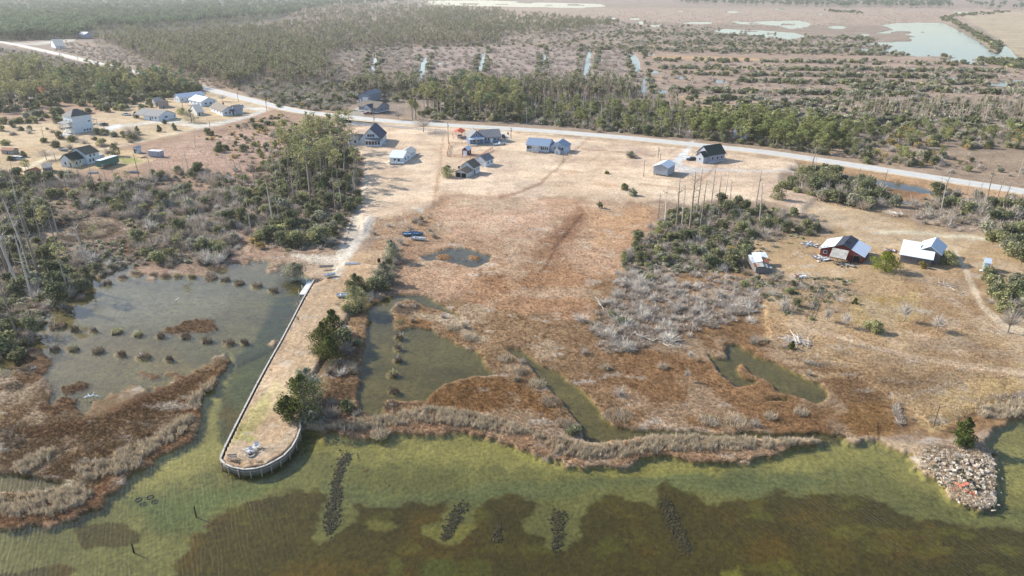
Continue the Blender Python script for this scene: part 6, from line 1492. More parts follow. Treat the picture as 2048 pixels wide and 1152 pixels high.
# red ruin
f, o = house('ruined_barn', 'broken red barn with white and tar-black roof bands and fallen sheets', 'barn', (1724,527.5), (1639,510), (1735,508))
W0 = max(f.W, 8.5); Lx = f.L; hs, hp = 2.1, 4.3
mb = MB()
for b in (0, W0):
    mb.face([f.p(0, b, 0), f.p(Lx, b, 0), f.p(Lx, b, hs), f.p(Lx * .5, b, hp), f.p(0, b, hs)])
for a in (0, Lx): mb.face([f.p(a, 0, 0), f.p(a, W0, 0), f.p(a, W0, hs), f.p(a, 0, hs)])
put(mb, 'wall', M['red_siding'], o)
def rz_(a): return hs + (hp - hs) * (1 - abs(a - Lx / 2) / (Lx / 2))
for a0, a1, m in ((-.4, Lx * .3, 'white_metal'), (Lx * .3, Lx * .5, 'tar_paper'), (Lx * .5, Lx * .68, 'tar_paper'), (Lx * .68, Lx + .4, 'white_metal')):
    mb = MB(); slab(mb, [f.p(a0, -.4, rz_(a0)), f.p(a1, -.4, rz_(a1)), f.p(a1, W0 + .3, rz_(a1)), f.p(a0, W0 + .3, rz_(a0))], .08 if m == 'tar_paper' else .05); put(mb, 'roof_sheet', M[m], o)
for k in range(3):      # dark sheets laid on the roof, painting the shade inside holes
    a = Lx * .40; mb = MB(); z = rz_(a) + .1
    slab(mb, [f.p(a, 2 + k * .75, rz_(a) + .1), f.p(a + 1.1, 2 + k * .75, rz_(a + 1.1) + .1), f.p(a + 1.1, 2.5 + k * .75, rz_(a + 1.1) + .1), f.p(a, 2.5 + k * .75, rz_(a) + .1)], .01); put(mb, 'hole_shade', M['dark_gap'], o)
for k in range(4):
    a = Lx * .84 + k * .8; mb = MB(); slab(mb, [f.p(a, .1, rz_(a) + .07), f.p(a + .5, .1, rz_(a + .5) + .07), f.p(a + .5, .9, rz_(a + .5) + .07), f.p(a, .9, rz_(a) + .07)], .01); put(mb, 'hole_shade', M['dark_gap'], o)  # more dark sheets on the roof in place of shaded holes
mb = MB(); slab(mb, [f.p(Lx * .34, -2.9, 1.2), f.p(Lx * .72, -2.9, 1.2), f.p(Lx * .72, -.45, 3.0), f.p(Lx * .34, -.45, 3.0)], .05); put(mb, 'awning', M['rust_metal'], o)
posts(f, o, [(Lx * .36, -2.7), (Lx * .53, -2.7), (Lx * .7, -2.7)], 1.25, 'old_board')
window(f, o, 'u', .14, .05, 1.6, 1.9, name='opening_shade', glass='dark_gap', frame='old_board', L_=Lx); window(f, o, 'u', .88, .9, .8, .7, name='opening_shade', glass='dark_gap', frame='white_metal', L_=Lx)  # dark panels on the wall, interior shade put into their colour
# collapsed shack
f, o = house('collapsed_shack', 'collapsed shack under broken rusty roof sheets left of the red barn', 'shack', (1548,549), (1507,548), (1560,524))
mb = MB(); rs = np.random.default_rng(5)
body(f, o, 1.5, 'old_board', 'rust_metal', 'flat', a0=.6, b0=.6, L_=f.L - 1.2, W_=max(5, f.W - 1.2), t=.05)
Ws = max(5, f.W)
for k in range(12):
    a = rs.uniform(0, f.L * .75); b = rs.uniform(0, Ws * .75); z = 1.6 + .07 * k + rs.uniform(0, .3); q = rs.uniform(-.5, .5); w2 = rs.uniform(1.5, 2.6); d2 = rs.uniform(1.6, 3.0)
    mb = MB(); slab(mb, [f.p(a, b, z), f.p(a + w2, b + q * .3, z + q), f.p(a + w2, b + d2, z + q * .5 + .3), f.p(a, b + d2, z + .4)], .03); put(mb, 'roof_sheet', M[('white_metal', 'rust_metal', 'silver_metal', 'rust')[k % 4 if k < 9 else 0]], o)
for k in range(5): block(f, o, 'rafter', 'old_board', f.L * .3 + k * .7, Ws * .35, 2.2, .18, 1.6, .14)
# grey barn with lean-to
f, o = house('board_barn', 'tall weathered board barn with a bright metal roof', 'barn', (1876,529), (1832,520), (1887,511))
Wb = max(f.W, 6.0)
hb = height_at(1876, 529, 509)
body(f, o, hb, 'old_board', 'white_metal', 'v', 1.7, W_=Wb, roofs=['silver_metal', 'white_metal'])  # same roof in two metals: right slope carries its shade as colour
for k in range(22): block(f, o, 'board', 'old_board', .12 + k * (f.L - .5) / 21, -.035, .05, .17, .03, hb - .15)
window(f, o, 'v', .5, .05, 1.6, 2.2, W_=Wb, name='door', glass='door_dark', frame='old_board')
f2 = Frame((1860,534.5), (1798,523.5), (1872,515)); g = Off(f2, f2.B - f.B)
body(g, o, 2.2, 'old_board', 'white_metal', 'shed', 1.0, L_=g.L, W_=3.4)
for k in range(26): block(g, o, 'board', 'old_board', .1 + k * (g.L - .4) / 25, -.035, .05, .18, .03, 2.1)
body(g, o, 3.21, 'old_board', 'white_metal', 'shed', .7, a0=g.L * .48, b0=3.42, L_=g.L * .52, W_=4.2)
# little shed at far right
f, o = house('garden_shed', 'tiny green-grey garden shed with a white door by the bushes at right', 'shed', (1976.5,542), (1966,540.5), (1984,537))
body(f, o, 2.2, 'green_siding', 'silver_metal', 'u', .8, over=.25); window(f, o, 'u', .5, .1, .8, 1.8, name='door', glass='trim_white'); block(f, o, 'step', 'concrete', f.L * .3, -1.3, .0, 1.6, 1.25, .2)
# ------------------------------------------------------------------ trees and bushes one can name
def crown_proto(seed, h, w, leaf, n=900, size=.3, conical=.0, tw=BARK, clear=.12):
    """tree with a leafy crown of many lobes; h tall, w wide"""
    rs = np.random.default_rng(seed); P = []
    sp = [([(0, 0, 0), (rs.normal() * .1, rs.normal() * .1, h * .45), (rs.normal() * .2, rs.normal() * .2, h * .85)], [h * .035, h * .025, h * .008])]
    k = 24
    for i in range(k):
        core = i % 3 == 0
        t = clear + (1 - clear) * (i + .5) / k; prof = (math.sin(math.pi * min(1, t * .82 + .2)) ** .7 * (1 - conical) + (1.05 - t) * conical)
        a = rs.random() * 6.28; r = 0 if core else w * .5 * prof * rs.uniform(.45, .75); q = w * .5 * max(.2, prof) * (rs.uniform(.5, .65) if core else rs.uniform(.32, .5))
        c = (math.cos(a) * r, math.sin(a) * r, h * t * .93)
        P.append((cards(n // k, c, (q, q, q * .75), size, rs, .45), 0)); sp.append(([(0, 0, h * t * .7), c], [h * .012, h * .004]))
    return nmesh('trunk', [(tubes(sp, 5), 0)], [tw]), nmesh('crown', P, [leaf])
def bare_tree(seed, h, w, m=TWIG, n=420):
    rs = np.random.default_rng(seed); sp = [([(0, 0, 0), (.1, 0, h * .3), (.2, .1, h * .7)], [h * .03, h * .024, h * .01])]
    for i in range(9):
        t = .22 + .5 * rs.random(); a = rs.random() * 6.28; l = w * .5 * rs.uniform(.6, 1)
        sp.append(([(0, 0, h * t), (math.cos(a) * l * .5, math.sin(a) * l * .5, h * (t + .18)), (math.cos(a) * l, math.sin(a) * l, h * min(1, t + .4))], [h * .014, h * .009, h * .003]))
    v, f = twigs(n, rs, h * .62, w * .62, .03, w * .06, .7); v[:, 2] += h * .32
    return nmesh('trunk', [(tubes(sp, 5), 0)], [BARK]), nmesh('crown', [((v, f), 0)], [m])
def named(name, label, cat, x, y, ytop, wpx, kind, leaf=None, seed=0, z=None, group=None, **k):
    X, Y = G(x, y); h = height_at(x, y, ytop); w = wpx / ppm(y) * (1.4 if 'peninsula' in label else 1.2)
    z = .25 if z is None else z
    o = thing(name, label, cat, (X, Y, z), 0, group)
    pr = bare_tree(seed, h, w, leaf or TWIG) if kind == 'bare' else crown_proto(seed, h, w, leaf, **k)
    for me in pr: part(me.name.split('.')[0], me, o)
CEDAR = foliage('cedar_leaves', (100,106,54), (116,116,60), .1, .6, trans=.3)
ROUND = foliage('round_pine_needles', (140,146,54), (150,152,60), .1, .5, trans=.4)
T = [
 ('cedar_tree','small leaning cedar with two visible trunks at the peninsula tip',580,842,797,42,CEDAR,.1),
 ('cedar_tree','largest dark cedar on the peninsula, nearest its tip',612,832,752,78,CEDAR,.2),
 ('cedar_tree','grey-green cedar just behind the largest peninsula cedar',618,798,740,56,GREYG,.2),
 ('cedar_tree','bushy cedar halfway along the peninsula edge',660,722,676,52,CEDAR,.3),
 ('cedar_tree','olive cedar leaning over the lawn halfway along the peninsula',648,700,648,52,CEDAR,.3),
 ('cedar_tree','pointed cedar at the head of the middle peninsula group',668,672,622,44,CEDAR,.5),
 ('cedar_tree','broad cedar where the lawn meets the pond bank',712,622,570,56,OLIVE,.2),
 ('cedar_tree','round cedar beside the sandy turning place',712,588,546,42,OLIVE,.2),
 ('cedar_tree','grey-green cedar on the bank above the big pond',770,568,522,42,GREYG,.2),
 ('wax_myrtle','loose grey-green myrtle north of the pond bank cedars',784,522,482,40,GREYG,.1),
 ('wax_myrtle','bushy myrtle overhanging the lagoon beside the dock',592,558,530,50,GREYG,.1),
 ('wax_myrtle','round yellow-green myrtle on the bank below the big pond',692,822,800,30,OLIVE,.0),
 ('round_pine','round bright green pine between the red ruin and grey barn',1767,546,506,52,ROUND,.0),
 ('cedar_tree','lone green cedar beside the rubble point',1922,890,833,44,CEDAR,.35),
 ('cedar_tree','small cone-shaped cedar beside the heap of bleached branches',1582,704,683,17,CEDAR,.6),
 ('cedar_tree','small cedar alone on the pasture below the ruins',1708,613,597,14,CEDAR,.6),
 ('wax_myrtle','low olive myrtle with dead limbs on the pasture',1745,669,641,38,OLIVE,.0),
 ('wax_myrtle','small reddish bush at the corner of the grey barn',1843,541,526,14,GOLD,.0),
 ('wax_myrtle','dark bush in the shade behind the grey barn',1888,532,506,40,OLIVE,.0),
 ('live_oak','round dark oak in the clearing behind the snags',1554,404,370,32,OLIVE,.1),
 ('live_oak','tall dark oak in the copse beside the road bend',1612,372,334,44,OLIVE,.1),
 ('live_oak','second tall oak in the copse beside the road bend',1638,374,336,44,OLIVE,.1),
 ('wax_myrtle','rounded bush in the field next to the open-front cottage',895,358,333,34,OLIVE,.0),
 ('wax_myrtle','tiny round bush alone in the middle of the field',1213,352,345,8,OLIVE,.0),
 ('wax_myrtle','yellowish bush at the lower edge of the field',1248,384,370,18,OLIVE,.0),
 ('wax_myrtle','grey bush just below the yellowish field bush',1264,396,380,18,GREYG,.0),
 ('wax_myrtle','grey bush on the fence line in the field',1262,319,305,22,GREYG,.0),
 ('wax_myrtle','small bush at the foot of the leaning field post',1199,418,408,10,OLIVE,.0),
 ('pine_tree','tall thin pine beside the road opposite the picket fence',825,243,191,30,PINE,.0),
 ('pine_tree','second thin pine beside the road opposite the picket fence',832,242,198,24,PINE,.0),
 ('wax_myrtle','clipped round bush at the drive of the grey porch house',694,233,223,11,DARK,.0),
 ('cedar_tree','small cedar beside the ranch house carport',273,239,225,12,DARK,.4),
 ('cedar_tree','small cedar on the grass below the ranch drive',319,267,252,12,DARK,.4),
 ('cedar_tree','larger cedar left of the bare tree below the drive',277,272,254,16,DARK,.4),
 ('cedar_tree','cedar standing where the two lanes meet',350,264,248,14,DARK,.4),
 ('cedar_tree','cedar at the ranch house gable',330,251,241,10,DARK,.4),
 ('live_oak','broad olive bush beside the rounded garden shed',384,248,220,32,GREYG,.0),
 ('live_oak','low dark bush left of the rounded garden shed',366,232,218,24,OLIVE,.0),
 ('live_oak','twisted dark tree between farmhouse and green trailer',231,316,288,26,DARK,.0),
 ('cedar_tree','dark cedar behind the farmhouse lane at far left',48,318,305,14,DARK,.2),
 ('cedar_tree','low dark bush at the very left above the lane',22,325,315,14,DARK,.0),
 ('live_oak','bushy dark oak behind the collapsing shack',84,378,348,40,DARK,.0)]
for i, (nm, lb, x, y, t, w, lf, cn) in enumerate(T):
    big = w > 36
    named(nm, lb, 'pine' if 'pine' in nm else 'tree' if nm != 'wax_myrtle' else 'bush', x, y, t, w, 'leaf', lf, 700 + i, z=(.25 if y > 560 else .8) if not (560 < y < 860 and x < 680) else .8, n=4200 if y > 480 and big else 1300, size=.3 if y > 480 else .45, conical=cn, clear=.55 if nm == 'pine_tree' else (.22 if 'trunks' in lb else .08))
for i, (x, y, t, w, lb) in enumerate([(847,268,231,44,'wide bare grey tree by the picket fence'), (797,243,219,26,'bare brownish tree on the lawn of the grey porch house'), (262,281,252,22,'small bare tree below the ranch house drive'), (94,324,296,40,'spreading bare grey tree beside the farmhouse lane'), (445,205,188,22,'bare tree between the white-roofed house and the road'), (696,221,204,20,'bare tree beside the big barn drive'),
       (1872,668,634,26,'white dead forked tree on the pasture'), (1806,648,610,18,'pale dead tree bent over the pasture'), (1688,660,628,14,'split white dead trunk on the pasture'), (1652,648,620,12,'broken white trunk beside the pasture ditch'), (2012,672,618,34,'bare grey tree at the bend of the right-hand track'), (1565,628,596,16,'broken white tree at the edge of the felled wood'), (1380,722,708,10,'small dead tree alone in the marsh'), (1373,764,746,8,'thin dead sapling in the marsh'), (218,318,298,14,'leaning brown stump tree beside the green trailer')]):
    named('bare_tree', lb, 'tree', x, y, t, w, 'bare', PALE if 'white' in lb or 'pale' in lb or 'dead' in lb else TWIG, 800 + i, z=.7)

# ------------------------------------------------------------------ bulkhead round the peninsula
CAPW = mat('weathered_cap', (198,186,172), .8, .22, 2); VINYL = mat('white_vinyl', (236,232,226), .5, .08); TIMBER = mat('grey_timber', (168,152,136), .85, .25, 3); SHEET = mat('sheet_pile', (120,112,98), .8, .2, 2)
BK = [(629,560),(606,600),(583,645),(562,685),(541,722),(516,770),(491,818),(470,858),(451,896),(443,917),(452,927),(468,934),(490,938),(512,936),(530,931),(548,922),(566,911),(582,894),(592,876),(598,858),(599,842)]
bo = thing('bulkhead', 'white-capped timber bulkhead around the grassy peninsula', 'seawall', (*G(490, 938), 0))
BP = [Vector((*G(x, y, 1.0), 0)) for x, y in BK]; BC_ = Vector((*G(548, 790), 0)); BP = [p + Vector(((p - BC_).x, (p - BC_).y * .6, 0)).normalized() * .22 for p in BP]; O = bo.location
for i in range(len(BP) - 1):
    a, b = BP[i], BP[i + 1]; d = (b - a).normalized(); n = Vector((d.y, -d.x, 0)); ln = (b - a).length
    if (n.dot(Vector((*G(545, 800), 0)) - a)) > 0: n = -n
    mb = MB(); mid = (a + b) / 2 - O; ang = math.atan2(d.y, d.x)
    mb.box((mid.x + n.x * .05, mid.y + n.y * .05, 1.16), (ln + .12, .28, .1), ang); put(mb, 'cap_board', CAPW, bo)
    mb = MB(); mb.box((mid.x + n.x * .02, mid.y + n.y * .02, .45), (ln, .1, 1.3), ang); put(mb, 'sheet_panel', SHEET if i > 8 else TIMBER, bo)
    mb = MB(); mb.box((mid.x + n.x * .14, mid.y + n.y * .14, .75), (ln, .1, .2), ang); put(mb, 'wale', TIMBER, bo)
    k = max(1, int(ln / 2.0))
    for j in range(k):
        q = a + (b - a) * ((j + .5) / k) + n * .3 - O; mb = MB(); mb.tube([(q.x, q.y, -.5), (q.x, q.y, 1.02 + .06 * (j % 2))], .11, 7); put(mb, 'piling', TIMBER, bo)
for (xa, ya, xb, yb), lb in (((623,854,648,852), 'short grey board walkway in the brush beside the bulkhead'),):
    A_, B_ = Vector((*G(xa, ya), .9)), Vector((*G(xb, yb), .9)); d = B_ - A_; mb = MB(); mb.box((0, 0, 0), (d.length, .5, .1), math.atan2(d.y, d.x)); solo('walkway', mb.mesh('walkway', TIMBER), lb, 'walkway', tuple((A_ + B_) / 2))
# floating dock
A_, B_ = Vector((*G(630, 566), 0)), Vector((*G(613, 592), 0)); d = (B_ - A_); o = thing('floating_dock', 'white floating dock moored inside the lagoon along the bulkhead', 'dock', tuple(A_)); u = d.normalized(); n = Vector((-u.y, u.x, 0))
if n.x > 0: n = -n
for k in range(7):
    c = u * (d.length * (k + .5) / 7) + n * .9; mb = MB(); mb.box((c.x, c.y, .32), (d.length / 7 - .06, 1.7, .3), math.atan2(u.y, u.x)); put(mb, 'deck_panel', VINYL, o)
    mb = MB(); mb.box((c.x, c.y, .08), (d.length / 7 - .3, 1.4, .3), math.atan2(u.y, u.x)); put(mb, 'float', M['dark_gap'], o)
for t in (.1, .6, .98):
    c = u * (d.length * t) + n * 1.85; mb = MB(); mb.tube([(c.x, c.y, -.5), (c.x, c.y, 1.5)], .08, 7); put(mb, 'mooring_post', VINYL, o)
X, Y = G(606, 605); o = thing('mooring_post', 'white post with a crossbar standing in the lagoon below the dock', 'post', (X, Y, 0)); mb = MB(); mb.tube([(0, 0, -.4), (0, 0, 1.7)], .07, 6); put(mb, 'post', VINYL, o); mb = MB(); mb.box((-.35, 0, .35), (1.0, .1, .08)); put(mb, 'crossbar', VINYL, o)
# ------------------------------------------------------------------ garden chairs on the tip
def lawn_chair(x, y, rz, label):
    X, Y = G(x, y, 1.0); o = thing('lawn_chair', label, 'chair', (X, Y, 1.0), rz, 'lawn chairs on the peninsula tip')
    for k in range(5): mb = MB(); mb.hexa([(-.3 + k * .12, -.35, .36), (-.2 + k * .12, -.35, .36), (-.2 + k * .12, .2, .26), (-.3 + k * .12, .2, .26), (-.3 + k * .12, -.35, .39), (-.2 + k * .12, -.35, .39), (-.2 + k * .12, .2, .29), (-.3 + k * .12, .2, .29)]); put(mb, 'seat_slat', VINYL, o)
    for k in range(5): mb = MB(); mb.hexa([(-.3 + k * .12, .2, .26), (-.2 + k * .12, .2, .26), (-.2 + k * .12, .23, .26), (-.3 + k * .12, .23, .26), (-.32 + k * .13, .5, 1.02), (-.2 + k * .13, .5, 1.02), (-.2 + k * .13, .53, 1.0), (-.32 + k * .13, .53, 1.0)]); put(mb, 'back_slat', VINYL, o)
    for s in (-1, 1):
        mb = MB(); mb.box((s * .4, 0, .56), (.14, .8, .04)); put(mb, 'arm', VINYL, o)
        for yy in (-.34, .34): mb = MB(); mb.box((s * .37, yy, .27), (.07, .09, .54)); put(mb, 'leg', VINYL, o)
for x, y, r, lb in [(495,906,2.2,'white lawn chair leftmost of the three grouped on the peninsula tip'), (506,904,1.2,'white lawn chair in the middle of the three on the peninsula tip'), (514,896,.2,'white lawn chair farthest from the water on the peninsula tip')]: lawn_chair(x, y, r, lb)
X, Y = G(503, 911, 1.0); o = thing('fire_ring', 'low dark fire ring in front of the three lawn chairs', 'fire pit', (X, Y, 1.0)); 
for k in range(10):
    a = k * .628; mb = MB(); mb.box((math.cos(a) * .5, math.sin(a) * .5, .12), (.28, .2, .24), a + 1.57); put(mb, 'stone', M['block'], o)
X, Y = G(464, 919, 1.0); o = thing('swing_bench', 'grey slatted bench alone near the bulkhead corner', 'bench', (X, Y, 1.0), .1)
for k in range(4): mb = MB(); mb.box((0, -.2 + k * .13, .42), (1.5, .1, .04)); put(mb, 'seat_slat', TIMBER, o)
for k in range(3): mb = MB(); mb.box((0, .32, .55 + k * .13), (1.5, .04, .1)); put(mb, 'back_slat', TIMBER, o)
for sx in (-.68, .68):
    for sy in (-.18, .3): mb = MB(); mb.box((sx, sy, .21), (.08, .08, .42)); put(mb, 'leg', TIMBER, o)

# ------------------------------------------------------------------ vehicles and boats
PAINT = {}
def paint(nm, c):
    if nm not in PAINT: PAINT[nm] = mat('paint_' + nm, c, .3, .05, spec=.5)
    return PAINT[nm]
def car(x, y, rz, col, label, kind='car', z=.88):
    X, Y = G(x, y, z); o = thing('pickup_truck' if kind == 'truck' else 'parked_car', label, 'truck' if kind == 'truck' else 'car', (X, Y, z), rz)
    l, w = (5.4, 1.9) if kind == 'truck' else (4.5, 1.8)
    pm = paint(*col)
    mb = MB(); hw = w / 2
    prof = [(-l / 2, .35), (l / 2, .35), (l / 2, .8), (l / 2 - .9, .95), (-l / 2, 1.0)] if kind == 'car' else [(-l / 2, .4), (l / 2, .4), (l / 2, .9), (l / 2 - 1.2, 1.05), (-l / 2, 1.05)]
    A1 = [(a, -hw, b) for a, b in prof]; A2 = [(a, hw, b) for a, b in prof]; k = len(prof)
    mb.face(A1[::-1]); mb.face(A2)
    for i in range(k): mb.face([A1[i], A1[(i + 1) % k], A2[(i + 1) % k], A2[i]])
    put(mb, 'body', pm, o)
    c0, c1 = (-l / 2 + .3, l / 2 - 1.1) if kind == 'car' else (-.5, 1.4)
    mb = MB(); mb.hexa([(c0, -hw + .05, .96), (c1, -hw + .05, .94), (c1, hw - .05, .94), (c0, hw - .05, .96), (c0 + .5, -hw + .2, 1.5), (c1 - .7, -hw + .2, 1.5), (c1 - .7, hw - .2, 1.5), (c0 + .5, hw - .2, 1.5)]); cb = put(mb, 'window', M['glass'], o)
    mb = MB(); mb.box(((c0 + c1) / 2 - .1, 0, 1.52), (c1 - c0 - 1.15, w - .38, .06)); put(mb, 'roof', pm, o)
    if kind == 'truck': mb = MB(); mb.box((-l / 2 + 1.1, 0, 1.06), (1.9, w - .3, .05)); put(mb, 'truck_bed', M['dark_gap'], o)
    for a in (-l / 2 + .85, l / 2 - .85):
        for s in (-1, 1): wheel(o, (a, s * (hw - .08), .34), (0, 1, 0), .34, .22)
    for s in (-1, 1): mb = MB(); mb.box((l / 2 + .01, s * (hw - .3), .7), (.05, .35, .15)); put(mb, 'headlight', M['trim_white'], o)
for a in [(253,231,2.8,('white',(226,226,226)),'white pickup truck on the grass behind the raised house','truck'), (737,229,3.0,('maroon',(96,40,46)),'dark red pickup in front of the grey porch house','truck'), (481,214,2.6,('white',(226,226,226)),'white car parked beside the L-shaped ranch house','car'),
          (1383,321,3.1,('black',(44,46,50)),'black car parked on the concrete beside the grey gabled house','car'), (1006,275,1.7,('slate',(70,78,92)),'dark car parked at the end of the blue house','car'), (31,319,2.9,('white',(226,226,226)),'white car at the far left beside the lane','car'), (40,320,2.9,('silver',(180,184,190)),'silver car just right of the white car at far left','car'),
          (430,212,2.6,('navy',(60,72,96)),'dark blue car behind the white-roofed house','car'), (208,251,1.2,('green',(44,66,60)),'dark green car parked at the raised house','car')]: car(*a)
o_ = CAR1; car(*PX(o_[0].x, o_[0].y, .88), o_[1], ('white', (226,226,226)), 'white van front showing inside the red canopy carport', 'car')
def boat(x, y, rz, ln, hull, inner, label, z=.85, roll=0.0, cabin=False):
    X, Y = G(x, y, z); o = thing('boat', label, 'boat', (X, Y, z), rz); w = ln * .32
    st = [(-.5, .8), (-.25, 1), (.1, .95), (.33, .62), (.5, .04)]
    mb = MB(); R1 = []
    for t, k in st: R1.append([(t * ln, -w / 2 * k, .75 + .12 * (t + .5)), (t * ln * .94, -w * .3 * k, .2), (t * ln * .92, 0, .08), (t * ln * .94, w * .3 * k, .2), (t * ln, w / 2 * k, .75 + .12 * (t + .5))])
    for i in range(len(R1) - 1):
        for j in range(4): mb.face([R1[i][j], R1[i + 1][j], R1[i + 1][j + 1], R1[i][j + 1]])
    mb.face(R1[0]); put(mb, 'hull', hull, o)
    mb = MB(); mb.face([(t * ln * .92, -w * .43 * k, .55) for t, k in st] + [(t * ln * .92, w * .43 * k, .55) for t, k in st[::-1]]); put(mb, 'deck', inner, o)
    for s in (-1, 1):
        mb = MB(); mb.tube([(t * ln, s * w / 2 * k, .78 + .12 * (t + .5)) for t, k in st], .05, 4); put(mb, 'gunwale', hull, o)
    for t in (-.28, .08): mb = MB(); mb.box((t * ln, 0, .66), (.35, w * .8, .06)); put(mb, 'thwart', hull, o)
    if cabin: mb = MB(); mb.hexa([(-.6, -.4, .6), (.4, -.4, .6), (.4, .4, .6), (-.6, .4, .6), (-.5, -.35, 1.5), (.1, -.35, 1.5), (.1, .35, 1.5), (-.5, .35, 1.5)]); put(mb, 'console', hull, o)
WH = paint('boat_white', (228,228,226)); BL = paint('boat_blue', (84,124,160)); GY = paint('boat_grey', (150,160,166))
boat(826,471,.05,6.4,BL,GY,'faded blue boat stranded in the marsh brush above the small pond',.35,cabin=True)
boat(837,480,-.25,4.8,WH,M['old_board'],'white open skiff just below the stranded blue boat',.35)
boat(793,329,-.1,6.5,WH,GY,'white motorboat parked in front of the all-white cottage',.9,cabin=True)
boat(187,348,.2,4.0,WH,M['dark_gap'],'small white boat on the grass below the farmhouse',.6)
boat(267,347,-.1,5.2,GY,BL,'grey-blue boat lying at the scrub edge right of the trailer',.5)
boat(128,302,-.2,5.0,GY,WH,'pale skiff parked behind the farmhouse',.9)
boat(692,594,.1,4.4,WH,GY,'white skiff half hidden under the lawn cedars',1.0)
boat(660,553,.5,3.0,WH,M['rust'],'tiny white dinghy at the head of the dock',1.0)
boat(1000,290,.5,6.5,WH,GY,'covered white boat behind the blue house',.9,cabin=True)
for x, y, lb in ((758,524,'dark round drum on the sandy turning place'), (918,337,'dark barrel on the grass left of the dark-roofed cottage'), (1016,269,'black bin beside the drive of the blue house')):
    X, Y = G(x, y, .9); o = thing('drum', lb, 'drum', (X, Y, .9)); mb = MB(); mb.tube([(0, 0, 0), (0, 0, .9)], .42, 12); put(mb, 'shell', M['dark_gap'], o); mb = MB(); mb.tube([(0, 0, .9), (0, 0, .95)], .45, 12); put(mb, 'lid', M['black_rubber'], o)
for k, (x, y, lb) in enumerate([(704,528,'long pale pile beside the drum on the sandy turning place'), (653,534,'low grey pipe heap on the sandy turning place')]):
    X, Y = G(x, y, 1.0); o = thing('pipe_stack', lb, 'pipes', (X, Y, 1.0), .1)
    for j in range(6): mb = MB(); mb.tube([(-1.8, -.5 + .2 * j, .12 + .14 * (j % 2)), (1.8, -.45 + .2 * j, .12 + .14 * (j % 2))], .09, 6); put(mb, 'pipe', VINYL if k == 0 else TIMBER, o)
# ------------------------------------------------------------------ fences, poles and wires
def fence(name, label, line, post_h, gap, pm, rails, pick=0, z=.9, rail=.05):
    P = [Vector((*G(x, y, z), 0)) for x, y in line]; o = thing(name, label, 'fence', (*P[0].xy, z)); O = P[0]
    for i in range(len(P) - 1):
        d = P[i + 1] - P[i]; n = max(1, int(d.length / gap)); ang = math.atan2(d.y, d.x)
        for j in range(n + (i == len(P) - 2)):
            q = P[i] + d * (j / n) - O; mb = MB(); mb.box((q.x, q.y, post_h / 2), (.13, .13, post_h), ang); put(mb, 'post', pm, o)
        for rz in rails:
            q = (P[i] + P[i + 1]) / 2 - O; mb = MB(); mb.box((q.x, q.y, rz), (d.length, .05, rail * 2), ang); put(mb, 'rail', pm, o)
        if pick:
            mb = MB(); m = int(d.length / pick)
            for j in range(m): q = P[i] + d * ((j + .5) / m) - O; mb.box((q.x, q.y, post_h * .48), (.10, .025, post_h * .86), ang)
            w = put(mb, 'picket_row', pm, o); w['kind'] = 'stuff'
RAILW = mat('rail_wood', (186,116,86), .85, .2, 2)
fence('picket_fence', 'white picket fence along the road above the navy-roofed house', [(704,247),(745,252),(800,257),(850,262),(892,265)], 1.5, 2.4, VINYL, (.4, 1.2), .26)
fence('paddock_fence', 'reddish wooden rail fence around the little red barn', [(937,291),(899,289.5),(894,314),(925,316),(956,318),(985,299)], 1.3, 2.6, RAILW, (.45, .85, 1.22), 0, .9, .06)
fence('pasture_fence', 'old grey board fence line on the grass below the barns', [(1802,560),(1840,566),(1880,573),(1915,578)], .9, 2.2, TIMBER, (.35, .75))
fence('garden_fence', 'grey paling running beside the pasture ditch', [(1638,578),(1627,605),(1615,636)], 1.0, 1.8, TIMBER, (.4, .8))
WOODP = mat('pole_wood', (128,108,92), .9, .2, 2)
WIRES = []
def pole(x, y, ytop, label, arm=True, z=.8, r=.16):
    X, Y = G(x, y, z); h = height_at(x, y, ytop) - z
    o = thing('utility_pole', label, 'pole', (X, Y, z), 0, 'wooden utility poles'); mb = MB(); mb.tube([(0, 0, -.3), (0, 0, h)], [r, r * .7], 8); put(mb, 'pole', WOODP, o)
    if arm and h > 5:
        mb = MB(); mb.box((0, 0, h - .5), (.12, 2.0, .14), .3); put(mb, 'crossarm', WOODP, o)
        for s in (-.85, 0, .85): mb = MB(); mb.tube([(-s * .29, s * .95, h - .43), (-s * .29, s * .95, h - .2)], .06, 6); put(mb, 'insulator', M['silver_metal'], o)
        mb = MB(); mb.tube([(.28, 0, h - 1.9), (.28, 0, h - 1.1)], .2, 8); put(mb, 'transformer', M['silver_metal'], o)
    return Vector((X, Y, z + h - .2))
MP = [pole(x, y, t, lb) for x, y, t, lb in [(157,126,112,'utility pole farthest along the main road'),(241,146,130,'utility pole by the road left of the settlement'),(303,161,144,'utility pole by the road behind the long outbuilding'),(406,184,162,'utility pole by the road behind the white-roofed house'),(477,204,180,'utility pole by the road beside the L-shaped ranch'),(534,223,197,'utility pole at the lane junction')]]
MP2 = [pole(x, y, t, lb) for x, y, t, lb in [(749,255,228,'utility pole behind the navy-roofed house'),(897,288,242,'tall pole at the paddock corner'),(1022,278,252,'pole beside the drive of the blue house')]]
for x, y, t, lb in [(367,221,196,'pole between the white-roofed house and garden shed'),(1126,326,300,'thin pole on the lawn before the long white house'),(1287,354,318,'pole on the field left of the metal garage'),(1316,318,290,'pole on the fence line near the grey gabled house'),(1320,325,303,'thinner pole beside the fence-line pole'),(1675,410,378,'pole above the copse beside the road bend'),(112,322,302,'pole beside the farmhouse lane'),(1867,852,803,'leaning brown post alone on the grass near the rubble point'),(1198,417,396,'short grey post in the field beside a small bush'),(1010,290,275,'white lamp post behind the blue house'),(420,254,238,'thin pole beside the lane junction')]:
    pole(x, y, t, lb, t < 320 and y < 330, r=.12 if y > 300 else .15)
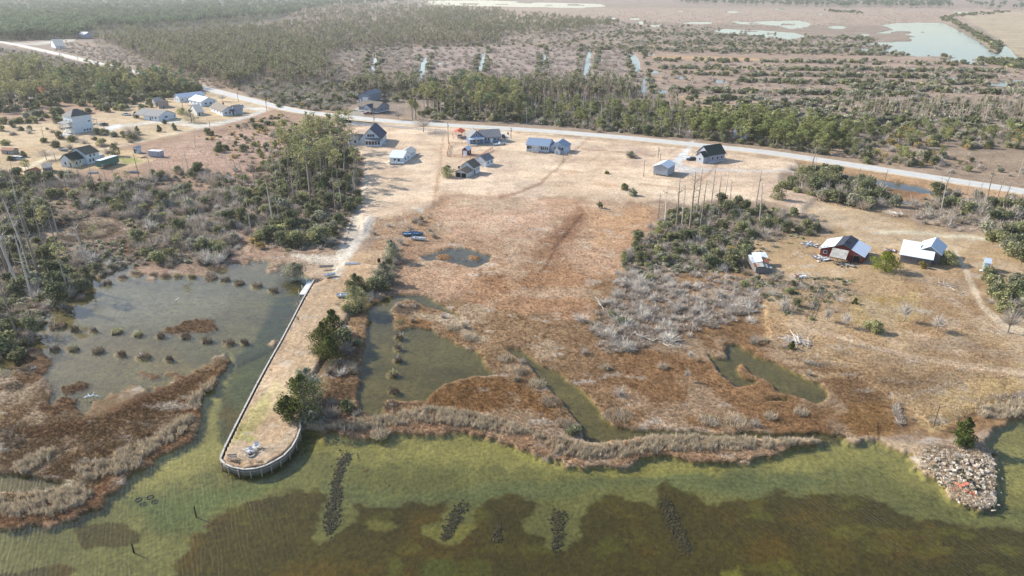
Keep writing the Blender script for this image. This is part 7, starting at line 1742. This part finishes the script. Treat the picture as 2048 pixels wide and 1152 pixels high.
CABLE = mat('cable', (190,186,182), .5, .05)
def wire(a, b, label, sag=.8, r=.035):
    mb = MB(); pts = [a.lerp(b, t) - Vector((0, 0, sag * 4 * t * (1 - t))) for t in np.linspace(0, 1, 9)]; pts = [tuple(p - a) for p in pts]; mb.tube(pts, r, 4); solo('power_line', mb.mesh('power_line', CABLE), label, 'cable', tuple(a), group='power lines along the main road')
for Q in (MP, MP2):
    for i in range(len(Q) - 1): wire(Q[i], Q[i + 1], 'power line strung between roadside poles %s' % ('past the left settlement' if Q is MP else 'past the field houses'))
wire(MP[-1], MP2[0], 'power line crossing from the lane junction to the navy-roofed house')
# ------------------------------------------------------------------ heaps
STONE = [mat('broken_concrete', (198,180,160), .9, .3, 2), mat('grey_rubble', (160,142,124), .9, .3, 2), mat('brick_rubble', (206,118,90), .9, .2, 2), mat('wet_rock', (76,68,42), .7, .3, 2)]
def rock_mesh(seed, m, n=10):
    rs = np.random.default_rng(seed); mb = MB()
    a = np.sort(rs.random(7)) * 6.28; rr = .32 + .2 * rs.random(7); t = .1 + .14 * rs.random()
    lo = [(math.cos(q) * r * 1.1, math.sin(q) * r * .85, -t) for q, r in zip(a, rr)]; hi = [(math.cos(q) * r, math.sin(q) * r * .75, t + rs.normal() * .04) for q, r in zip(a, rr)]
    mb.face(lo[::-1]); mb.face(hi)
    for i in range(7): j = (i + 1) % 7; mb.face([lo[i], lo[j], hi[j], hi[i]])
    return mb.mesh('stone', m)
ROCKS = [[rock_mesh(10 * k + i, STONE[k]) for i in range(5)] for k in range(4)]
RUB = [(1838,915),(1868,895),(1905,905),(1950,900),(1982,905),(1990,940),(1988,985),(1990,1008),(1965,1018),(1930,1010),(1900,985),(1872,955),(1850,940)]
cx, cy = G(1930, 960); o = thing('rubble_pile', 'point of broken concrete and brick rubble at the water edge', 'rubble', (cx, cy, 0))
q = in_px(RUB, 1300); q = np.r_[q[:240], in_px(RUB + [(1826,893),(1880,872)], 50, 7), q[240:], in_px(RUB, 400, 9)]
for i, (x, y) in enumerate(q[:290]):
    X, Y = G(x, y); s = rng.uniform(.4, 1.1); edge = sd_poly(np.array([x]), np.array([y]), RUB)[0]
    k = 3 if rng.random() < .12 else 2 if (abs(x - 1922) < 26 and 972 < y < 1015 and rng.random() < .55) else (3 if edge < 3.5 else (0 if rng.random() < .62 else 1))
    r = part('stone', ROCKS[k][rng.integers(5)], o); r.location = (X - cx, Y - cy, .12 + min(.6, edge * .02)); r.rotation_euler = (rng.normal(0, .3), rng.normal(0, .3), rng.random() * 6.28); r.scale = (s, s, s * rng.uniform(.6, 1.1))
def heap(name, label, pts, meshes, s0, s1, zf):
    n = len(pts); XY = np.array([G(*p) for p in pts]); s = rng.uniform(s0, s1, n)
    return scatter(name, label, meshes, np.c_[XY, zf(n)], rng.random(n) * 6.28, np.c_[s, s, s * .8], lean=.35)
grass('dry_grass', 'dry grass growing between the rubble', in_px(RUB, 900, 3), TUFTS, .4, .9, rtint)
heap('rubble', 'small stones between the large pieces of the rubble point', q[290:], ROCKS[0] + ROCKS[1], .25, .75, lambda n: rng.uniform(.05, .4, n))
for i, (ln, lb) in enumerate([([(697,902,14),(684,920,10),(675,945,7),(668,990,13),(663,1030,14),(658,1060,9)], 'long dark submerged reef nearest the peninsula'), ([(925,1003,13),(905,1040,12),(888,1070,8)], 'short slanting submerged reef second from the peninsula'), ([(1118,1018,13),(1116,1050,11),(1112,1090,7)], 'wedge-shaped submerged reef third from the peninsula'), ([(1330,992,9),(1345,1035,13),(1368,1080,13),(1374,1098,9)], 'long slanting submerged reef farthest right'), ([(996,1045,5),(994,1075,6)], 'faint small submerged reef between the second and third')]):
    P = np.asarray(ln, float); pts = []
    for j in range(len(P) - 1):
        m = int(np.hypot(*(P[j + 1] - P[j])[:2]) * 7); t = rng.random(m)[:, None]; c = P[j] * (1 - t) + P[j + 1] * t; pts.append(c[:, :2] + np.c_[rng.normal(0, .62, m) * c[:, 2], rng.normal(0, 4, m)])
    rt = thing('submerged_reef', lb, 'reef', (*G(P[:, 0].mean(), P[:, 1].mean()), -.6)); hp = heap('rocks', lb, np.concatenate(pts), ROCKS[3], .14, .42, lambda n: rng.uniform(-.62, -.48, n)); hp.parent = rt; hp.location = -rt.location; del hp['label']
# heaps of branches and boards
def stick_heap(name, label, x, y, wpx, n, mats, lo, hi, z=.8, name2='branch', flat=.5):
    X, Y = G(x, y, z); w = wpx / ppm(y); o = thing(name, label, 'heap', (X, Y, z)); 
    for i in range(n):
        a = rng.random() * 6.28; c = Vector((rng.normal(0, w * .22), rng.normal(0, w * .16), .1 + abs(rng.normal(0, .25)))); l = rng.uniform(lo, hi); d = Vector((math.cos(a), math.sin(a), rng.normal(0, .12)))
        mb = MB()
        if name2 == 'branch': mb.tube([c - d * l / 2, c + d * l * .1 + Vector((0, 0, .06)), c + d * l / 2], [.07, .06, .02], 5)
        else: mb.box(tuple(c), (l, rng.uniform(.15, .5), .05), a)
        put(mb, name2, mats[i % len(mats)], o)
stick_heap('brush_heap', 'heap of bleached white branches beside the small cone-shaped cedar', 1593, 684, 52, 60, [SILVER, PALE], 1.5, 4.5)
stick_heap('driftwood_heap', 'scatter of pale logs below the roadside pond', 1790, 428, 28, 26, [SILVER, PALE], 1.5, 5)
stick_heap('lumber_heap', 'heap of broken pale boards left of the red barn', 1618, 490, 30, 34, [M['rust_metal'], M['white_metal'], M['old_board']], 1.0, 3.0, name2='board')
stick_heap('lumber_heap', 'litter of white boards in front of the red barn', 1640, 518, 46, 30, [M['white_metal'], M['old_board']], .8, 2.6, name2='board')
stick_heap('lumber_heap', 'low spread of grey boards below the red barn awning', 1690, 530, 40, 22, [M['old_board'], M['rust_metal'], M['dark_gap']], 1, 3, name2='board')
stick_heap('lumber_heap', 'small scatter of white scraps in the weeds below the ruins', 1598, 555, 26, 16, [M['white_metal'], M['rust'], M['old_board']], .6, 2, name2='board')
stick_heap('lumber_heap', 'low pile of weathered planks left of the grey barn', 1780, 503, 28, 18, [M['old_board'], M['white_metal'], M['rust']], 1, 3, name2='board')
stick_heap('lumber_heap', 'rusty scrap beside the lilac storage box', 288, 316, 14, 16, [M['rust'], M['dark_gap']], .8, 2.2, name2='board')
for x, y, rz, s, lb in [(1922,592,1.9,1.0,'long white fallen log beside the right-hand track'), (1853,464,-.5,.6,'pale fallen trunk on the grass behind the grey barn'), (1370,640,-.4,.9,'white fallen trunk across the middle of the felled wood'), (1270,672,-.9,.9,'slanting white trunk at the near edge of the felled wood'), (1440,585,-.5,1.0,'long white trunk at the far side of the felled wood'), (365,515,.2,.9,'fallen trunk at the lagoon edge'), (385,512,.7,.8,'broken trunk leaning at the lagoon edge'), (275,495,.1,.9,'pale log lying in the brown marsh patch')]:
    X, Y = G(x, y); ob = solo('fallen_log', PR['log'][rng.integers(4)], lb, 'log', (X, Y, .5), rz); ob.scale = (s,) * 3
# small things in the water
for x, y, t, lb in [(391,1028,1013,'thin dark piling standing in the bay below the peninsula'), (266,1099,1088,'short dark stub piling in the bay at lower left'), (1870,600,592,'white marker stake on the pasture')]:
    X, Y = G(x, y); h = height_at(x, y, t); o = thing('piling', lb, 'piling', (X, Y, 0)); mb = MB(); mb.tube([(0, 0, -.6), (.05, 0, h)], [.11, .08], 8); put(mb, 'shaft', M['dark_gap'] if y > 700 else VINYL, o); mb = MB(); mb.tube([(.05, 0, h), (.05, 0, h + .08)], [.1, .03], 8); put(mb, 'cap', M['dark_gap'] if y > 700 else VINYL, o)
for x, y, lb in [(277,999,'dark crab pot ring in the shallows, the left one'), (300,994,'dark crab pot ring in the shallows, the right one')]:
    X, Y = G(x, y); o = thing('crab_pot', lb, 'crab pot', (X, Y, -.1))
    mb = MB(); mb.tube([(math.cos(a) * .45, math.sin(a) * .45, .02) for a in np.linspace(0, 6.283, 15)], .09, 6, cap=False); put(mb, 'ring', M['black_rubber'], o)
    for a in (0, 1.57): mb = MB(); mb.tube([(-.4 * math.cos(a), -.4 * math.sin(a), .03), (.4 * math.cos(a), .4 * math.sin(a), .03)], .03, 4); put(mb, 'bar', M['black_rubber'], o)
FEATH = mat('white_feathers', (244,244,240), .8, .05)
def egret(x, y, rz, label):
    X, Y = G(x, y); o = thing('egret', label, 'bird', (X, Y, .05), rz, 'white egrets on the mudflat')
    mb = MB(); mb.tube([(-.42, 0, .5), (-.25, 0, .56), (0, 0, .62), (.2, 0, .68), (.3, 0, .82), (.27, 0, .98), (.34, 0, 1.05), (.44, 0, 1.04), (.6, 0, 1.02)], [.02, .1, .15, .12, .05, .04, .055, .04, .008], 8); put(mb, 'body', FEATH, o, smooth=True)
    for s in (-.05, .05): mb = MB(); mb.tube([(0, s, .55), (-.04, s, .28), (.02, s, -.05)], .018, 5); put(mb, 'leg', M['dark_gap'], o)
for x, y, r, lb in [(174,800,.3,'white egret leftmost of the four on the mudflat'), (181,798,2.5,'white egret second from the left on the mudflat'), (187,797,1.0,'white egret third from the left on the mudflat'), (195,798,3.4,'white egret rightmost of the four on the mudflat'), (355,604,.4,'white egret alone on the upper lagoon flat')]: egret(x, y, r, lb)
# ------------------------------------------------------------------ winter haze
hm = bpy.data.materials.new('haze_air'); hm.use_nodes = True
hn = hm.node_tree; hn.nodes.clear()
ho = hn.nodes.new('ShaderNodeOutputMaterial'); hv = hn.nodes.new('ShaderNodeVolumePrincipled')
hv.inputs['Color'].default_value = (.95, .96, 1.0, 1); hv.inputs['Density'].default_value = .0001; hv.inputs['Anisotropy'].default_value = .2
hn.links.new(hv.outputs[0], ho.inputs['Volume'])
hb_ = MB(); hb_.box((0, 17000, 42), (80000, 40000, 90)); hme = hb_.mesh('haze', hm)
hob = bpy.data.objects.new('haze', hme); COL.objects.link(hob); hob['kind'] = 'stuff'; hob['label'] = 'pale winter haze over the whole coast'
